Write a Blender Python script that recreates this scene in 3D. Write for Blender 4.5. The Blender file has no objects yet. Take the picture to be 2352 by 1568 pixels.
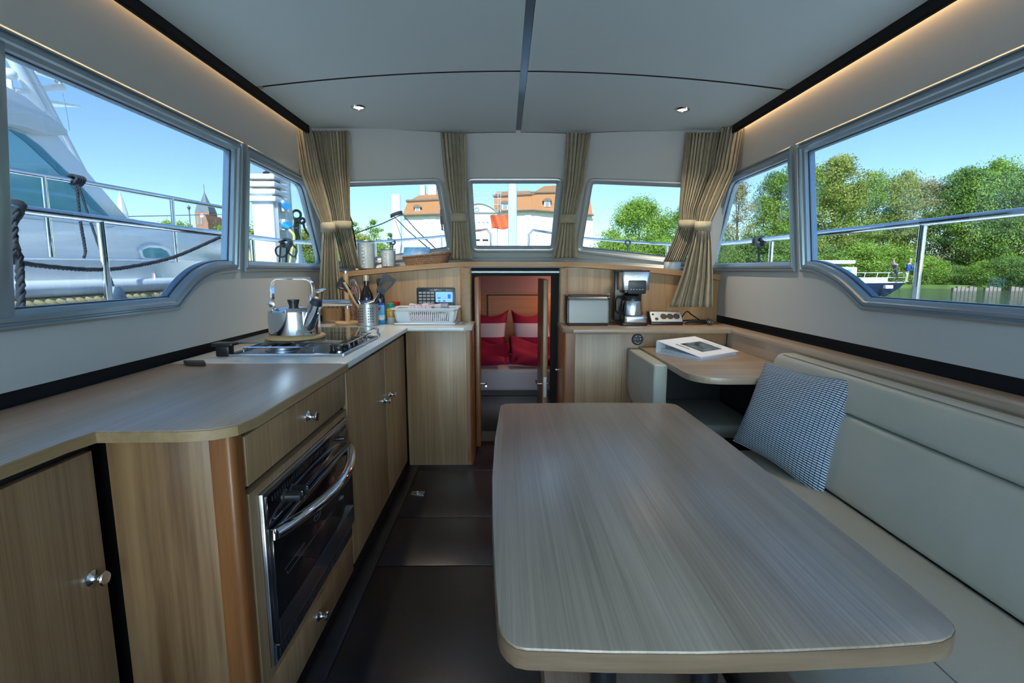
import bpy, bmesh, math, random
import numpy as np
from mathutils import Vector, Matrix
random.seed(7)
RNG = np.random.default_rng(7)
scene = bpy.context.scene
COL = scene.collection

# ------------------------------------------------------------------ camera
F, CX, CY, EYE = 1150.0, 1176.0, 784.0, 1.15
_p = math.atan(163 / F); _w = math.atan(16 / math.hypot(F, 163))
FW = np.array([math.sin(_w) * math.cos(_p), math.cos(_w) * math.cos(_p), -math.sin(_p)])
RT = np.array([math.cos(_w), -math.sin(_w), 0.0]); UP = np.cross(RT, FW)
CAMP = np.array([0, 0, EYE])
cd = bpy.data.cameras.new('camera'); cam = bpy.data.objects.new('camera', cd); COL.objects.link(cam)
cd.sensor_width = 36; cd.lens = F / 2352 * 36; cd.clip_start = 0.02; cd.clip_end = 2000
M = Matrix.Identity(4)
for i in range(3):
    M[i][0] = RT[i]; M[i][1] = UP[i]; M[i][2] = -FW[i]; M[i][3] = CAMP[i]
cam.matrix_world = M
scene.camera = cam

# ------------------------------------------------------------------ sky, sun, exposure
world = bpy.data.worlds.new('world'); scene.world = world; world.use_nodes = True
nt = world.node_tree; nt.nodes.clear()
wo = nt.nodes.new('ShaderNodeOutputWorld'); bg = nt.nodes.new('ShaderNodeBackground')
sky = nt.nodes.new('ShaderNodeTexSky'); sky.sky_type = 'NISHITA'; sky.sun_disc = False
sky.sun_elevation = math.radians(40); sky.sun_rotation = math.radians(190)
sky.air_density = 1.0; sky.dust_density = 0.35; sky.ozone_density = 2.6; sky.altitude = 0
bg.inputs['Strength'].default_value = 0.17
nt.links.new(sky.outputs[0], bg.inputs['Color']); nt.links.new(bg.outputs[0], wo.inputs[0])
sl = bpy.data.lights.new('sun', 'SUN'); sun = bpy.data.objects.new('sun', sl); COL.objects.link(sun)
sl.energy = 5.6; sl.angle = math.radians(0.6); sl.color = (1.0, 0.96, 0.91)
sun.rotation_euler = Vector((0.02, 0.80, -0.64)).to_track_quat('-Z', 'Y').to_euler()
sun.location = (-6, -30, 30)
scene.view_settings.view_transform = 'Standard'; scene.view_settings.look = 'None'
scene.view_settings.gamma = 1.0; scene.view_settings.use_curve_mapping = False
scene.view_settings.exposure = 2.6

# ------------------------------------------------------------------ geometry helpers
def A(*p): return np.array(p, float)
def ray(u, v): return FW * F + RT * (u - CX) - UP * (v - CY)
def at(u, v, x=None, y=None, z=None):
    """point of the place seen at photo position u, v on the plane x=, y= or z= given"""
    d = ray(u, v)
    t = (x - CAMP[0]) / d[0] if x is not None else (y - CAMP[1]) / d[1] if y is not None else (z - CAMP[2]) / d[2]
    return CAMP + d * t
def nrm(v): v = np.asarray(v, float); return v / (np.linalg.norm(v) + 1e-12)
def rotz(a): c, s = math.cos(a), math.sin(a); return np.array([[c, -s, 0], [s, c, 0], [0, 0, 1]])
def rotx(a): c, s = math.cos(a), math.sin(a); return np.array([[1, 0, 0], [0, c, -s], [0, s, c]])
def roty(a): c, s = math.cos(a), math.sin(a); return np.array([[c, 0, s], [0, 1, 0], [-s, 0, c]])
def basis(d):
    d = nrm(d); a = A(0, 0, 1) if abs(d[2]) < 0.9 else A(1, 0, 0)
    x = nrm(np.cross(a, d)); return x, np.cross(d, x), d

class Plane:
    """a flat wall: origin, two in-plane axes, normal into the room"""
    def __init__(s, o, e1, e2, n=None):
        s.o = A(*o); s.e1 = nrm(e1); e2 = np.asarray(e2, float); e2 = e2 - s.e1 * (e2 @ s.e1); s.e2 = nrm(e2)
        s.n = np.cross(s.e1, s.e2)
        if n is not None and s.n @ np.asarray(n, float) < 0: s.n = -s.n
    def p(s, a, b, h=0.0): return s.o + s.e1 * a + s.e2 * b + s.n * h
    def px(s, u, v):
        d = ray(u, v); t = ((s.o - CAMP) @ s.n) / (d @ s.n); q = CAMP + d * t - s.o
        return (q @ s.e1, q @ s.e2)
    def uv(s, q): q = np.asarray(q, float) - s.o; return (q @ s.e1, q @ s.e2)

def poly_area(p): return 0.5 * sum(p[i][0] * p[(i + 1) % len(p)][1] - p[(i + 1) % len(p)][0] * p[i][1] for i in range(len(p)))
def ccw(p): return list(p) if poly_area(p) > 0 else list(p)[::-1]
def inset(p, d):
    """mitred inward offset of a ccw outline"""
    n = len(p); out = []
    for i in range(n):
        a, b, c = np.array(p[i - 1]), np.array(p[i]), np.array(p[(i + 1) % n])
        e0 = b - a; e1 = c - b; e0 = e0 / (np.linalg.norm(e0) + 1e-9); e1 = e1 / (np.linalg.norm(e1) + 1e-9)
        n0 = np.array([-e0[1], e0[0]]); n1 = np.array([-e1[1], e1[0]])
        m = n0 + n1; m = m / (np.linalg.norm(m) + 1e-9); k = max(0.35, m @ n0)
        out.append(tuple(b + m * d / k))
    return out
def round_poly(p, r, seg=5):
    """round the corners of an outline; r is one radius or one per corner"""
    n = len(p); out = []
    for i in range(n):
        rr = r[i] if hasattr(r, '__len__') else r
        a, b, c = np.array(p[i - 1], float), np.array(p[i], float), np.array(p[(i + 1) % n], float)
        if rr <= 0: out.append(tuple(b)); continue
        d0 = a - b; d1 = c - b; l0 = np.linalg.norm(d0); l1 = np.linalg.norm(d1)
        k = min(rr, l0 * 0.49, l1 * 0.49); p0 = b + d0 / l0 * k; p1 = b + d1 / l1 * k
        for j in range(seg + 1):
            t = j / seg; out.append(tuple((1 - t) ** 2 * p0 + 2 * t * (1 - t) * b + t * t * p1))
    return out
def smooth_pts(pts, n=6):
    """Catmull-Rom through the points"""
    P = [np.array(q, float) for q in pts]; P = [2 * P[0] - P[1]] + P + [2 * P[-1] - P[-2]]; out = []
    for i in range(1, len(P) - 2):
        for j in range(n):
            t = j / n; a, b, c, d = P[i - 1], P[i], P[i + 1], P[i + 2]
            out.append(0.5 * (2 * b + (c - a) * t + (2 * a - 5 * b + 4 * c - d) * t * t + (3 * b - a - 3 * c + d) * t ** 3))
    out.append(P[-2]); return out

class MB:
    """collects shapes (in place coordinates) and links them as ONE mesh object"""
    def __init__(s): s.v = []; s.f = []; s.uv = None
    def add(s, vs, fs):
        o = len(s.v); s.v += [tuple(float(c) for c in q) for q in vs]; s.f += [tuple(o + i for i in f) for f in fs]; return s
    def box(s, c, d, R=None):
        c = np.asarray(c, float); d = np.asarray(d, float) / 2; R = np.eye(3) if R is None else R
        vs = [c + R @ (d * A(i, j, k)) for i in (-1, 1) for j in (-1, 1) for k in (-1, 1)]
        return s.add(vs, [(0, 1, 3, 2), (4, 6, 7, 5), (0, 4, 5, 1), (2, 3, 7, 6), (0, 2, 6, 4), (1, 5, 7, 3)])
    def bx(s, x0, x1, y0, y1, z0, z1): return s.box(((x0 + x1) / 2, (y0 + y1) / 2, (z0 + z1) / 2), (abs(x1 - x0), abs(y1 - y0), abs(z1 - z0)))
    def cyl(s, p0, p1, r0, r1=None, n=16):
        r1 = r0 if r1 is None else r1; p0, p1 = np.asarray(p0, float), np.asarray(p1, float); x, y, d = basis(p1 - p0)
        vs = []
        for P, r in ((p0, r0), (p1, r1)):
            vs += [P + (x * math.cos(2 * math.pi * i / n) + y * math.sin(2 * math.pi * i / n)) * r for i in range(n)]
        fs = [(i, (i + 1) % n, n + (i + 1) % n, n + i) for i in range(n)] + [tuple(range(n))[::-1], tuple(range(n, 2 * n))]
        return s.add(vs, fs)
    def tube(s, pts, r, n=8, closed=False, cap=True):
        P = [np.asarray(q, float) for q in pts]; m = len(P)
        R = r if hasattr(r, '__len__') else [r] * m
        T = []
        for i in range(m):
            a = P[i - 1] if (i > 0 or closed) else P[i]; b = P[(i + 1) % m] if (i < m - 1 or closed) else P[i]
            T.append(nrm(b - a))
        x, _, _ = basis(T[0]); vs = []
        for i in range(m):
            x = nrm(x - T[i] * (x @ T[i])); y = np.cross(T[i], x)
            vs += [P[i] + (x * math.cos(2 * math.pi * k / n) + y * math.sin(2 * math.pi * k / n)) * R[i] for k in range(n)]
        fs = []
        for i in range(m if closed else m - 1):
            j = (i + 1) % m
            fs += [(i * n + k, i * n + (k + 1) % n, j * n + (k + 1) % n, j * n + k) for k in range(n)]
        if not closed and cap: fs += [tuple(range(n))[::-1], tuple(range((m - 1) * n, m * n))]
        return s.add(vs, fs)
    def lathe(s, prof, c=(0, 0, 0), n=24, R=None, sc=(1, 1)):
        c = np.asarray(c, float); R = np.eye(3) if R is None else R; vs = []
        for r, z in prof:
            vs += [c + R @ A(r * math.cos(2 * math.pi * k / n) * sc[0], r * math.sin(2 * math.pi * k / n) * sc[1], z) for k in range(n)]
        fs = [(i * n + k, i * n + (k + 1) % n, (i + 1) * n + (k + 1) % n, (i + 1) * n + k) for i in range(len(prof) - 1) for k in range(n)]
        if prof[0][0] > 1e-6: fs.append(tuple(range(n))[::-1])
        if prof[-1][0] > 1e-6: fs.append(tuple(range((len(prof) - 1) * n, len(prof) * n)))
        return s.add(vs, fs)
    def prism(s, pts, z0, z1):
        pts = ccw(pts); n = len(pts)
        vs = [(x, y, z0) for x, y in pts] + [(x, y, z1) for x, y in pts]
        return s.add(vs, [tuple(range(n))[::-1], tuple(range(n, 2 * n))] + [(i, (i + 1) % n, n + (i + 1) % n, n + i) for i in range(n)])
    def slab(s, pl, pts, h0, h1):
        """outline on a Plane given thickness from h0 to h1 along its normal"""
        n = len(pts); vs = [pl.p(a, b, h0) for a, b in pts] + [pl.p(a, b, h1) for a, b in pts]
        return s.add(vs, [tuple(range(n))[::-1], tuple(range(n, 2 * n))] + [(i, (i + 1) % n, n + (i + 1) % n, n + i) for i in range(n)])
    def frame(s, pl, pts, prof):
        """a moulding swept round an outline: prof = [(inset, height), ...]"""
        pts = ccw(pts); n = len(pts); m = len(prof); vs = []
        for d, h in prof: vs += [pl.p(a, b, h) for a, b in inset(pts, d)]
        return s.add(vs, [(j * n + i, j * n + (i + 1) % n, (j + 1) % m * n + (i + 1) % n, (j + 1) % m * n + i) for j in range(m) for i in range(n)])
    def grid(s, P, closed_u=False):
        nu = len(P); nv = len(P[0]); vs = [q for row in P for q in row]
        return s.add(vs, [(i * nv + j, ((i + 1) % nu) * nv + j, ((i + 1) % nu) * nv + j + 1, i * nv + j + 1)
                          for i in range(nu if closed_u else nu - 1) for j in range(nv - 1)])
    def ball(s, c, r, nu=16, nv=10, R=None):
        r = r if hasattr(r, '__len__') else (r, r, r); c = np.asarray(c, float); R = np.eye(3) if R is None else R
        return s.add([c + R @ (A(math.sin(math.pi * j / nv) * math.cos(2 * math.pi * i / nu), math.sin(math.pi * j / nv) * math.sin(2 * math.pi * i / nu), math.cos(math.pi * j / nv)) * A(*r)) for j in range(nv + 1) for i in range(nu)],
                     [(j * nu + i, (j + 1) * nu + i, (j + 1) * nu + (i + 1) % nu, j * nu + (i + 1) % nu) for j in range(nv) for i in range(nu)])
    def build(s, name, mat, parent=None, origin=None, bev=0.0, seg=2, smooth=35, thick=0.0, subd=0):
        o = np.zeros(3)
        if parent is not None: o = np.array(parent['_o'])
        elif origin is not None: o = np.asarray(origin, float)
        me = bpy.data.meshes.new(name)
        V = np.asarray(s.v, float) - o
        me.from_pydata([tuple(q) for q in V], [], s.f)
        bm = bmesh.new(); bm.from_mesh(me)
        bmesh.ops.remove_doubles(bm, verts=bm.verts, dist=1e-6)
        bmesh.ops.recalc_face_normals(bm, faces=bm.faces)
        if bev > 0:
            es = [e for e in bm.edges if len(e.link_faces) == 2 and e.calc_face_angle(0) > 0.5]
            bmesh.ops.bevel(bm, geom=es, offset=bev, segments=seg, profile=0.5, affect='EDGES', clamp_overlap=True)
        bm.to_mesh(me); bm.free()
        if smooth:
            me.polygons.foreach_set('use_smooth', [True] * len(me.polygons))
            me.set_sharp_from_angle(angle=math.radians(smooth))
        me.materials.append(MAT(mat))
        ob = bpy.data.objects.new(name, me); COL.objects.link(ob)
        if thick:
            m = ob.modifiers.new('thickness', 'SOLIDIFY'); m.thickness = thick; m.offset = 0
        if subd:
            m = ob.modifiers.new('subdivision', 'SUBSURF'); m.levels = subd; m.render_levels = subd
        ob['_o'] = [float(c) for c in o]
        if parent is not None: ob.parent = parent
        else: ob.location = o
        return ob

def thing(name, loc, label, cat, group=None):
    e = bpy.data.objects.new(name, None); COL.objects.link(e); e.location = loc; e.empty_display_size = 0.05
    e['_o'] = [float(c) for c in loc]; e['label'] = label; e['category'] = cat
    if group: e['group'] = group
    return e
def tag(o, label, cat, group=None):
    o['label'] = label; o['category'] = cat
    if group: o['group'] = group
    return o
def struct(o, label=None):
    o['kind'] = 'structure'
    if label: o['label'] = label
    return o
def copy_tree(o, parent=None):
    c = o.copy(); COL.objects.link(c); c.parent = parent
    for ch in list(o.children): copy_tree(ch, c)
    return c
def wall_mesh(pl, outline, holes, thick):
    """flat wall with openings: front face on the plane, `thick` deep behind it"""
    bm = bmesh.new(); es = []
    for loop in [outline] + holes:
        vs = [bm.verts.new(tuple(pl.p(a, b))) for a, b in loop]
        es += [bm.edges.new((vs[i], vs[(i + 1) % len(vs)])) for i in range(len(vs))]
    bmesh.ops.triangle_fill(bm, use_beauty=True, use_dissolve=False, edges=es, normal=tuple(pl.n))
    bm.verts.index_update()
    V = [np.array(v.co) for v in bm.verts]; Fs = [[v.index for v in f.verts] for f in bm.faces]
    B = [(e.verts[0].index, e.verts[1].index) for e in bm.edges if len(e.link_faces) == 1]
    bm.free(); n = len(V); mb = MB()
    mb.add(V + [q - pl.n * thick for q in V], Fs + [[n + i for i in f][::-1] for f in Fs] + [(a, b, n + b, n + a) for a, b in B])
    return mb

# ------------------------------------------------------------------ materials
_M = {}; _SPEC = {}
def spec(name, **k): _SPEC[name] = k
def MAT(name):
    if name in _M: return _M[name]
    m = bpy.data.materials.new(name); m.use_nodes = True; _M[name] = m
    k = _SPEC[name]; (k.get('fn') or mat_plain)(m, **{a: b for a, b in k.items() if a != 'fn'}); return m
def N(nt, t, **kw):
    n = nt.nodes.new(t)
    for a, b in kw.items():
        if a in n.inputs.keys(): n.inputs[a].default_value = b
        else: setattr(n, a, b)
    return n
def ramp(nt, stops, interp='LINEAR'):
    r = nt.nodes.new('ShaderNodeValToRGB'); e = r.color_ramp.elements; r.color_ramp.interpolation = interp
    while len(e) < len(stops): e.new(0.5)
    for i, (p, c) in enumerate(stops): e[i].position = p; e[i].color = (*c, 1)
    return r
def principled(m, color, rough, metal=0, coat=0, emit=None, es=0, specular=0.5, cior=1.5):
    b = m.node_tree.nodes['Principled BSDF']
    b.inputs['Base Color'].default_value = (*color, 1); b.inputs['Roughness'].default_value = rough
    b.inputs['Metallic'].default_value = metal; b.inputs['Coat Weight'].default_value = coat
    b.inputs['Coat Roughness'].default_value = 0.12; b.inputs['Specular IOR Level'].default_value = specular
    if emit: b.inputs['Emission Color'].default_value = (*emit, 1); b.inputs['Emission Strength'].default_value = es
    return b
def coords(nt, scale=(1, 1, 1), rot=(0, 0, 0), src='Object'):
    tc = nt.nodes.new('ShaderNodeTexCoord'); mp = nt.nodes.new('ShaderNodeMapping')
    mp.inputs['Scale'].default_value = scale; mp.inputs['Rotation'].default_value = rot
    nt.links.new(tc.outputs[src], mp.inputs['Vector']); return mp.outputs[0]
def mat_plain(m, color=(0.5, 0.5, 0.5), rough=0.5, crough=None, cior=1.5, metal=0, coat=0, var=0.0, vscale=8, bump=0.0, bscale=60, emit=None, es=0, specular=0.5):
    nt = m.node_tree; b = principled(m, color, rough, metal, coat, emit, es, specular)
    if crough is not None: b.inputs['Coat Roughness'].default_value = crough; b.inputs['Coat IOR'].default_value = cior
    if var or bump:
        v = coords(nt)
    if var:
        n = N(nt, 'ShaderNodeTexNoise', Scale=vscale, Detail=4.0); nt.links.new(v, n.inputs['Vector'])
        r = ramp(nt, [(0.3, tuple(c * (1 - var) for c in color)), (0.7, tuple(min(1, c * (1 + var)) for c in color))])
        nt.links.new(n.outputs['Fac'], r.inputs[0]); nt.links.new(r.outputs[0], b.inputs['Base Color'])
    if bump:
        n = N(nt, 'ShaderNodeTexNoise', Scale=bscale, Detail=3.0); nt.links.new(v, n.inputs['Vector'])
        bp = N(nt, 'ShaderNodeBump', Strength=bump, Distance=0.002); nt.links.new(n.outputs['Fac'], bp.inputs['Height'])
        nt.links.new(bp.outputs[0], b.inputs['Normal'])
def mat_wood(m, c1=(0.3, 0.2, 0.1), c2=(0.5, 0.35, 0.2), axis=2, rough=0.4, coat=0.0, fine=1.0, figure=1.0, bump=0.1, crough=0.2, cior=1.5):
    nt = m.node_tree; b = principled(m, c1, rough, 0, coat); b.inputs['Coat Roughness'].default_value = crough; b.inputs['Coat IOR'].default_value = cior
    sc = [26 * fine] * 3; sc[axis] = 0.9
    n1 = N(nt, 'ShaderNodeTexNoise', Scale=1.6, Detail=8.0, Roughness=0.66, Distortion=0.3); nt.links.new(coords(nt, sc), n1.inputs['Vector'])
    sc2 = [4.2 * figure] * 3; sc2[axis] = 0.35
    n2 = N(nt, 'ShaderNodeTexNoise', Scale=1.3, Detail=3.0, Distortion=0.9); nt.links.new(coords(nt, sc2), n2.inputs['Vector'])
    mx = N(nt, 'ShaderNodeMath', operation='MULTIPLY_ADD'); mx.inputs[1].default_value = 0.55
    mu = N(nt, 'ShaderNodeMath', operation='MULTIPLY'); mu.inputs[1].default_value = 0.45
    nt.links.new(n2.outputs['Fac'], mu.inputs[0]); nt.links.new(n1.outputs['Fac'], mx.inputs[0]); nt.links.new(mu.outputs[0], mx.inputs[2])
    r = ramp(nt, [(0.36, c1), (0.5, tuple((a + d) / 2 for a, d in zip(c1, c2))), (0.64, c2)])
    nt.links.new(mx.outputs[0], r.inputs[0]); nt.links.new(r.outputs[0], b.inputs['Base Color'])
    bp = N(nt, 'ShaderNodeBump', Strength=bump, Distance=0.001); nt.links.new(n1.outputs['Fac'], bp.inputs['Height']); nt.links.new(bp.outputs[0], b.inputs['Normal'])
def mat_glass(m, tint=(0.9, 0.95, 0.95), refl=0.06, rough=0.0):
    nt = m.node_tree; nt.nodes.clear(); o = nt.nodes.new('ShaderNodeOutputMaterial')
    t = N(nt, 'ShaderNodeBsdfTransparent'); t.inputs[0].default_value = (*tint, 1)
    g = N(nt, 'ShaderNodeBsdfGlossy', Roughness=rough); lw = N(nt, 'ShaderNodeLayerWeight', Blend=0.5)
    pw = N(nt, 'ShaderNodeMath', operation='POWER'); pw.inputs[1].default_value = 4.5; nt.links.new(lw.outputs['Facing'], pw.inputs[0])
    fr = N(nt, 'ShaderNodeMath', operation='MULTIPLY_ADD'); fr.inputs[1].default_value = 0.8; fr.inputs[2].default_value = refl * 0.5; nt.links.new(pw.outputs[0], fr.inputs[0])
    mx = nt.nodes.new('ShaderNodeMixShader'); nt.links.new(fr.outputs[0], mx.inputs[0]); nt.links.new(t.outputs[0], mx.inputs[1]); nt.links.new(g.outputs[0], mx.inputs[2])
    nt.links.new(mx.outputs[0], o.inputs[0])
def mat_emit(m, color=(1, 1, 1), strength=1.0):
    principled(m, color, 0.4, emit=color, es=strength)
def mat_bands(m, axis=2, bands=(), rough=0.7, jitter=0.0, src='Object'):
    """flat dyed or printed bands across one axis: bands = [(position in metres, colour), ...]"""
    nt = m.node_tree; b = principled(m, (0.5, 0.5, 0.5), rough)
    lo = bands[0][0]; hi = bands[-1][0] + 1e-3
    sx = N(nt, 'ShaderNodeSeparateXYZ'); nt.links.new(coords(nt, src=src), sx.inputs[0])
    mr = N(nt, 'ShaderNodeMapRange'); mr.inputs['From Min'].default_value = lo; mr.inputs['From Max'].default_value = hi
    nt.links.new(sx.outputs[axis], mr.inputs['Value'])
    r = ramp(nt, [((p - lo) / (hi - lo), c) for p, c in bands], 'CONSTANT'); nt.links.new(mr.outputs[0], r.inputs[0]); nt.links.new(r.outputs[0], b.inputs['Base Color'])
def mat_weave(m, c1=(0.015, 0.03, 0.07), c2=(0.50, 0.62, 0.70), nu=26, nv=52):
    """ribbed cloth: pale ribs between dark lines, on the cloth's own uv"""
    nt = m.node_tree; b = principled(m, c2, 0.85, specular=0.2)
    uv = nt.nodes.new('ShaderNodeUVMap'); sx = N(nt, 'ShaderNodeSeparateXYZ'); nt.links.new(uv.outputs[0], sx.inputs[0])
    outs = []
    for ax, n, lo, hi in ((1, nv, 0.30, 0.62), (0, nu, 0.04, 0.14)):
        w = N(nt, 'ShaderNodeMath', operation='MULTIPLY'); w.inputs[1].default_value = n; nt.links.new(sx.outputs[ax], w.inputs[0])
        fr = N(nt, 'ShaderNodeMath', operation='PINGPONG'); fr.inputs[1].default_value = 0.5; nt.links.new(w.outputs[0], fr.inputs[0])
        mr = N(nt, 'ShaderNodeMapRange', interpolation_type='SMOOTHSTEP'); mr.inputs['From Min'].default_value = lo / 2; mr.inputs['From Max'].default_value = hi / 2
        nt.links.new(fr.outputs[0], mr.inputs['Value']); outs.append(mr.outputs[0])
    mu = N(nt, 'ShaderNodeMath', operation='MULTIPLY'); nt.links.new(outs[0], mu.inputs[0]); nt.links.new(outs[1], mu.inputs[1])
    r = ramp(nt, [(0.0, c1), (1.0, c2)]); nt.links.new(mu.outputs[0], r.inputs[0]); nt.links.new(r.outputs[0], b.inputs['Base Color'])
    bp = N(nt, 'ShaderNodeBump', Strength=0.7, Distance=0.004); nt.links.new(mu.outputs[0], bp.inputs['Height']); nt.links.new(bp.outputs[0], b.inputs['Normal'])
def mat_leaf(m, c1=(0.05, 0.12, 0.02), c2=(0.2, 0.35, 0.05), scale=0.6):
    nt = m.node_tree; nt.nodes.clear(); o = nt.nodes.new('ShaderNodeOutputMaterial')
    d = nt.nodes.new('ShaderNodeBsdfDiffuse'); t = nt.nodes.new('ShaderNodeBsdfTranslucent'); mx = nt.nodes.new('ShaderNodeMixShader'); mx.inputs[0].default_value = 0.35
    n = N(nt, 'ShaderNodeTexNoise', Scale=scale, Detail=5.0, Roughness=0.7); nt.links.new(coords(nt), n.inputs['Vector'])
    r = ramp(nt, [(0.32, c1), (0.68, c2)]); nt.links.new(n.outputs['Fac'], r.inputs[0])
    nt.links.new(r.outputs[0], d.inputs[0]); nt.links.new(r.outputs[0], t.inputs[0])
    nt.links.new(d.outputs[0], mx.inputs[1]); nt.links.new(t.outputs[0], mx.inputs[2]); nt.links.new(mx.outputs[0], o.inputs[0])
def mat_brick(m, c1=(0.5, 0.2, 0.1), c2=(0.4, 0.15, 0.08), mortar=(0.6, 0.55, 0.5), scale=6.0, rough=0.8):
    nt = m.node_tree; b = principled(m, c1, rough)
    t = N(nt, 'ShaderNodeTexBrick', Scale=scale); t.inputs['Color1'].default_value = (*c1, 1); t.inputs['Color2'].default_value = (*c2, 1); t.inputs['Mortar'].default_value = (*mortar, 1)
    nt.links.new(coords(nt, rot=(math.pi / 2, 0, 0)), t.inputs['Vector']); nt.links.new(t.outputs[0], b.inputs['Base Color'])
def mat_check(m, cols=((0.8, 0.8, 0.82), (0.35, 0.36, 0.42), (0.55, 0.45, 0.55)), s=18):
    nt = m.node_tree; b = principled(m, cols[0], 0.9)
    c = N(nt, 'ShaderNodeTexChecker', Scale=s); c.inputs['Color1'].default_value = (*cols[0], 1); c.inputs['Color2'].default_value = (*cols[1], 1)
    nt.links.new(coords(nt), c.inputs['Vector']); nt.links.new(c.outputs[0], b.inputs['Base Color'])
def mat_water(m, color=(0.06, 0.08, 0.06)):
    nt = m.node_tree; b = principled(m, color, 0.06)
    n = N(nt, 'ShaderNodeTexNoise', Scale=1.4, Detail=4.0); nt.links.new(coords(nt, (1, 1, 1)), n.inputs['Vector'])
    bp = N(nt, 'ShaderNodeBump', Strength=0.8, Distance=0.5); nt.links.new(n.outputs['Fac'], bp.inputs['Height']); nt.links.new(bp.outputs[0], b.inputs['Normal'])

OAK1, OAK2 = (0.215, 0.118, 0.053), (0.43, 0.27, 0.135)
spec('oak_upright', fn=mat_wood, c1=OAK1, c2=OAK2, axis=2, rough=0.38, coat=0.15, fine=3.4, figure=1.6)
spec('oak_cross', fn=mat_wood, c1=(0.25, 0.185, 0.125), c2=(0.42, 0.325, 0.235), axis=0, rough=0.35, coat=0.3, fine=3.2)
spec('oak_along', fn=mat_wood, c1=(0.29, 0.215, 0.15), c2=(0.47, 0.37, 0.275), axis=1, fine=3.4, rough=0.40, coat=0.9, crough=0.32, cior=1.7)
spec('walnut_end', fn=mat_wood, c1=(0.125, 0.055, 0.02), c2=(0.33, 0.185, 0.085), axis=2, rough=0.36, coat=0.3, figure=1.4)
spec('cherry', fn=mat_wood, c1=(0.15, 0.045, 0.011), c2=(0.29, 0.11, 0.032), axis=2, rough=0.35, coat=0.3)
spec('table_oak', fn=mat_wood, c1=(0.225, 0.165, 0.115), c2=(0.45, 0.36, 0.27), axis=1, rough=0.42, coat=1.0, fine=3.8, figure=2.2, crough=0.34, cior=1.75)
spec('edge_oak', fn=mat_wood, c1=(0.22, 0.135, 0.06), c2=(0.36, 0.24, 0.12), axis=1, rough=0.4)
spec('edge_oak_cross', fn=mat_wood, c1=(0.25, 0.135, 0.055), c2=(0.40, 0.24, 0.11), axis=0, rough=0.4)
spec('table_edge', fn=mat_wood, c1=(0.14, 0.09, 0.05), c2=(0.27, 0.185, 0.115), axis=0, rough=0.4)
spec('cabin_wood', fn=mat_wood, c1=(0.34, 0.12, 0.035), c2=(0.48, 0.2, 0.07), axis=0, rough=0.4)
spec('dowel_wood', fn=mat_wood, c1=(0.5, 0.33, 0.16), c2=(0.65, 0.46, 0.26), axis=2, rough=0.5)
spec('vinyl', color=(0.455, 0.475, 0.48), rough=0.55, bump=0.12, bscale=90, specular=0.35)
spec('ceiling_vinyl', color=(0.58, 0.68, 0.72), rough=0.6, bump=0.12, bscale=110, specular=0.3)
spec('shadow_black', color=(0.012, 0.012, 0.013), rough=0.7, specular=0.2)
spec('strip_metal', color=(0.10, 0.14, 0.17), rough=0.25, metal=0.6)
spec('alu', color=(0.34, 0.43, 0.50), rough=0.30, metal=0.7)
spec('alu_pale', color=(0.50, 0.53, 0.54), rough=0.35, metal=0.5)
spec('gasket', color=(0.03, 0.035, 0.04), rough=0.5)
spec('window_glass', fn=mat_glass, tint=(0.38, 0.43, 0.455))
spec('aft_fill_glass', fn=mat_glass, tint=(0.90, 0.97, 1.0))  # clearer than the other panes, so the added aft window gives more fill
spec('clear_glass', fn=mat_glass, tint=(0.93, 0.96, 0.95))
spec('ribbed_glass', fn=mat_glass, tint=(0.94, 0.96, 0.97), rough=0.08)
spec('lid_glass', fn=mat_glass, tint=(0.72, 0.80, 0.82), refl=0.12)
spec('hob_steel', color=(0.22, 0.27, 0.33), rough=0.18, metal=0.9)
spec('curtain', color=(0.345, 0.315, 0.24), rough=0.9, bump=0.25, bscale=500, specular=0.1, var=0.08, vscale=30)
spec('floor_dark', color=(0.009, 0.010, 0.015), rough=0.40, var=0.3, vscale=40, bump=0.2, bscale=200, coat=0.7, crough=0.30, cior=1.55, specular=0.15)
spec('toe_black', color=(0.012, 0.011, 0.011), rough=0.45)
spec('worktop_white', color=(0.63, 0.66, 0.65), rough=0.25, coat=0.4, var=0.06, vscale=120)
spec('chrome', color=(0.82, 0.83, 0.85), rough=0.06, metal=1.0)
spec('steel', color=(0.62, 0.63, 0.64), rough=0.22, metal=1.0)
spec('steel_soft', color=(0.55, 0.57, 0.59), rough=0.34, metal=1.0)
spec('black_glass', color=(0.006, 0.006, 0.008), rough=0.05, coat=0.5)
spec('black_plastic', color=(0.015, 0.015, 0.017), rough=0.3)
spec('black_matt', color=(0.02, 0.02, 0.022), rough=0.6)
spec('blue_black', color=(0.02, 0.027, 0.04), rough=0.35)
spec('leather', color=(0.40, 0.405, 0.345), rough=0.42, bump=0.2, bscale=350, var=0.04, vscale=5)
spec('seam', color=(0.16, 0.15, 0.125), rough=0.6)
spec('pillow_weave', fn=mat_weave)
spec('toaster_steel', color=(0.17, 0.17, 0.17), rough=0.40, metal=1.0)
spec('smoked_mirror', color=(0.16, 0.21, 0.26), rough=0.10, metal=0.9)
spec('print_dim', color=(0.10, 0.10, 0.12), rough=0.4)
spec('cork', color=(0.55, 0.36, 0.17), rough=0.85, var=0.15, vscale=200)
spec('white_plastic', color=(0.72, 0.78, 0.82), rough=0.35)
spec('white_paint', color=(0.82, 0.84, 0.85), rough=0.3, coat=0.3)
spec('paper', color=(0.75, 0.80, 0.86), rough=0.6)
spec('ink', color=(0.03, 0.03, 0.04), rough=0.6)
spec('screen_blue', fn=mat_emit, color=(0.13, 0.33, 1.0), strength=0.23)
spec('screen_deep', fn=mat_emit, color=(0.0, 0.07, 1.0), strength=0.2)
spec('lamp_glow', fn=mat_emit, color=(1.0, 0.82, 0.55), strength=9.0)
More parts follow.
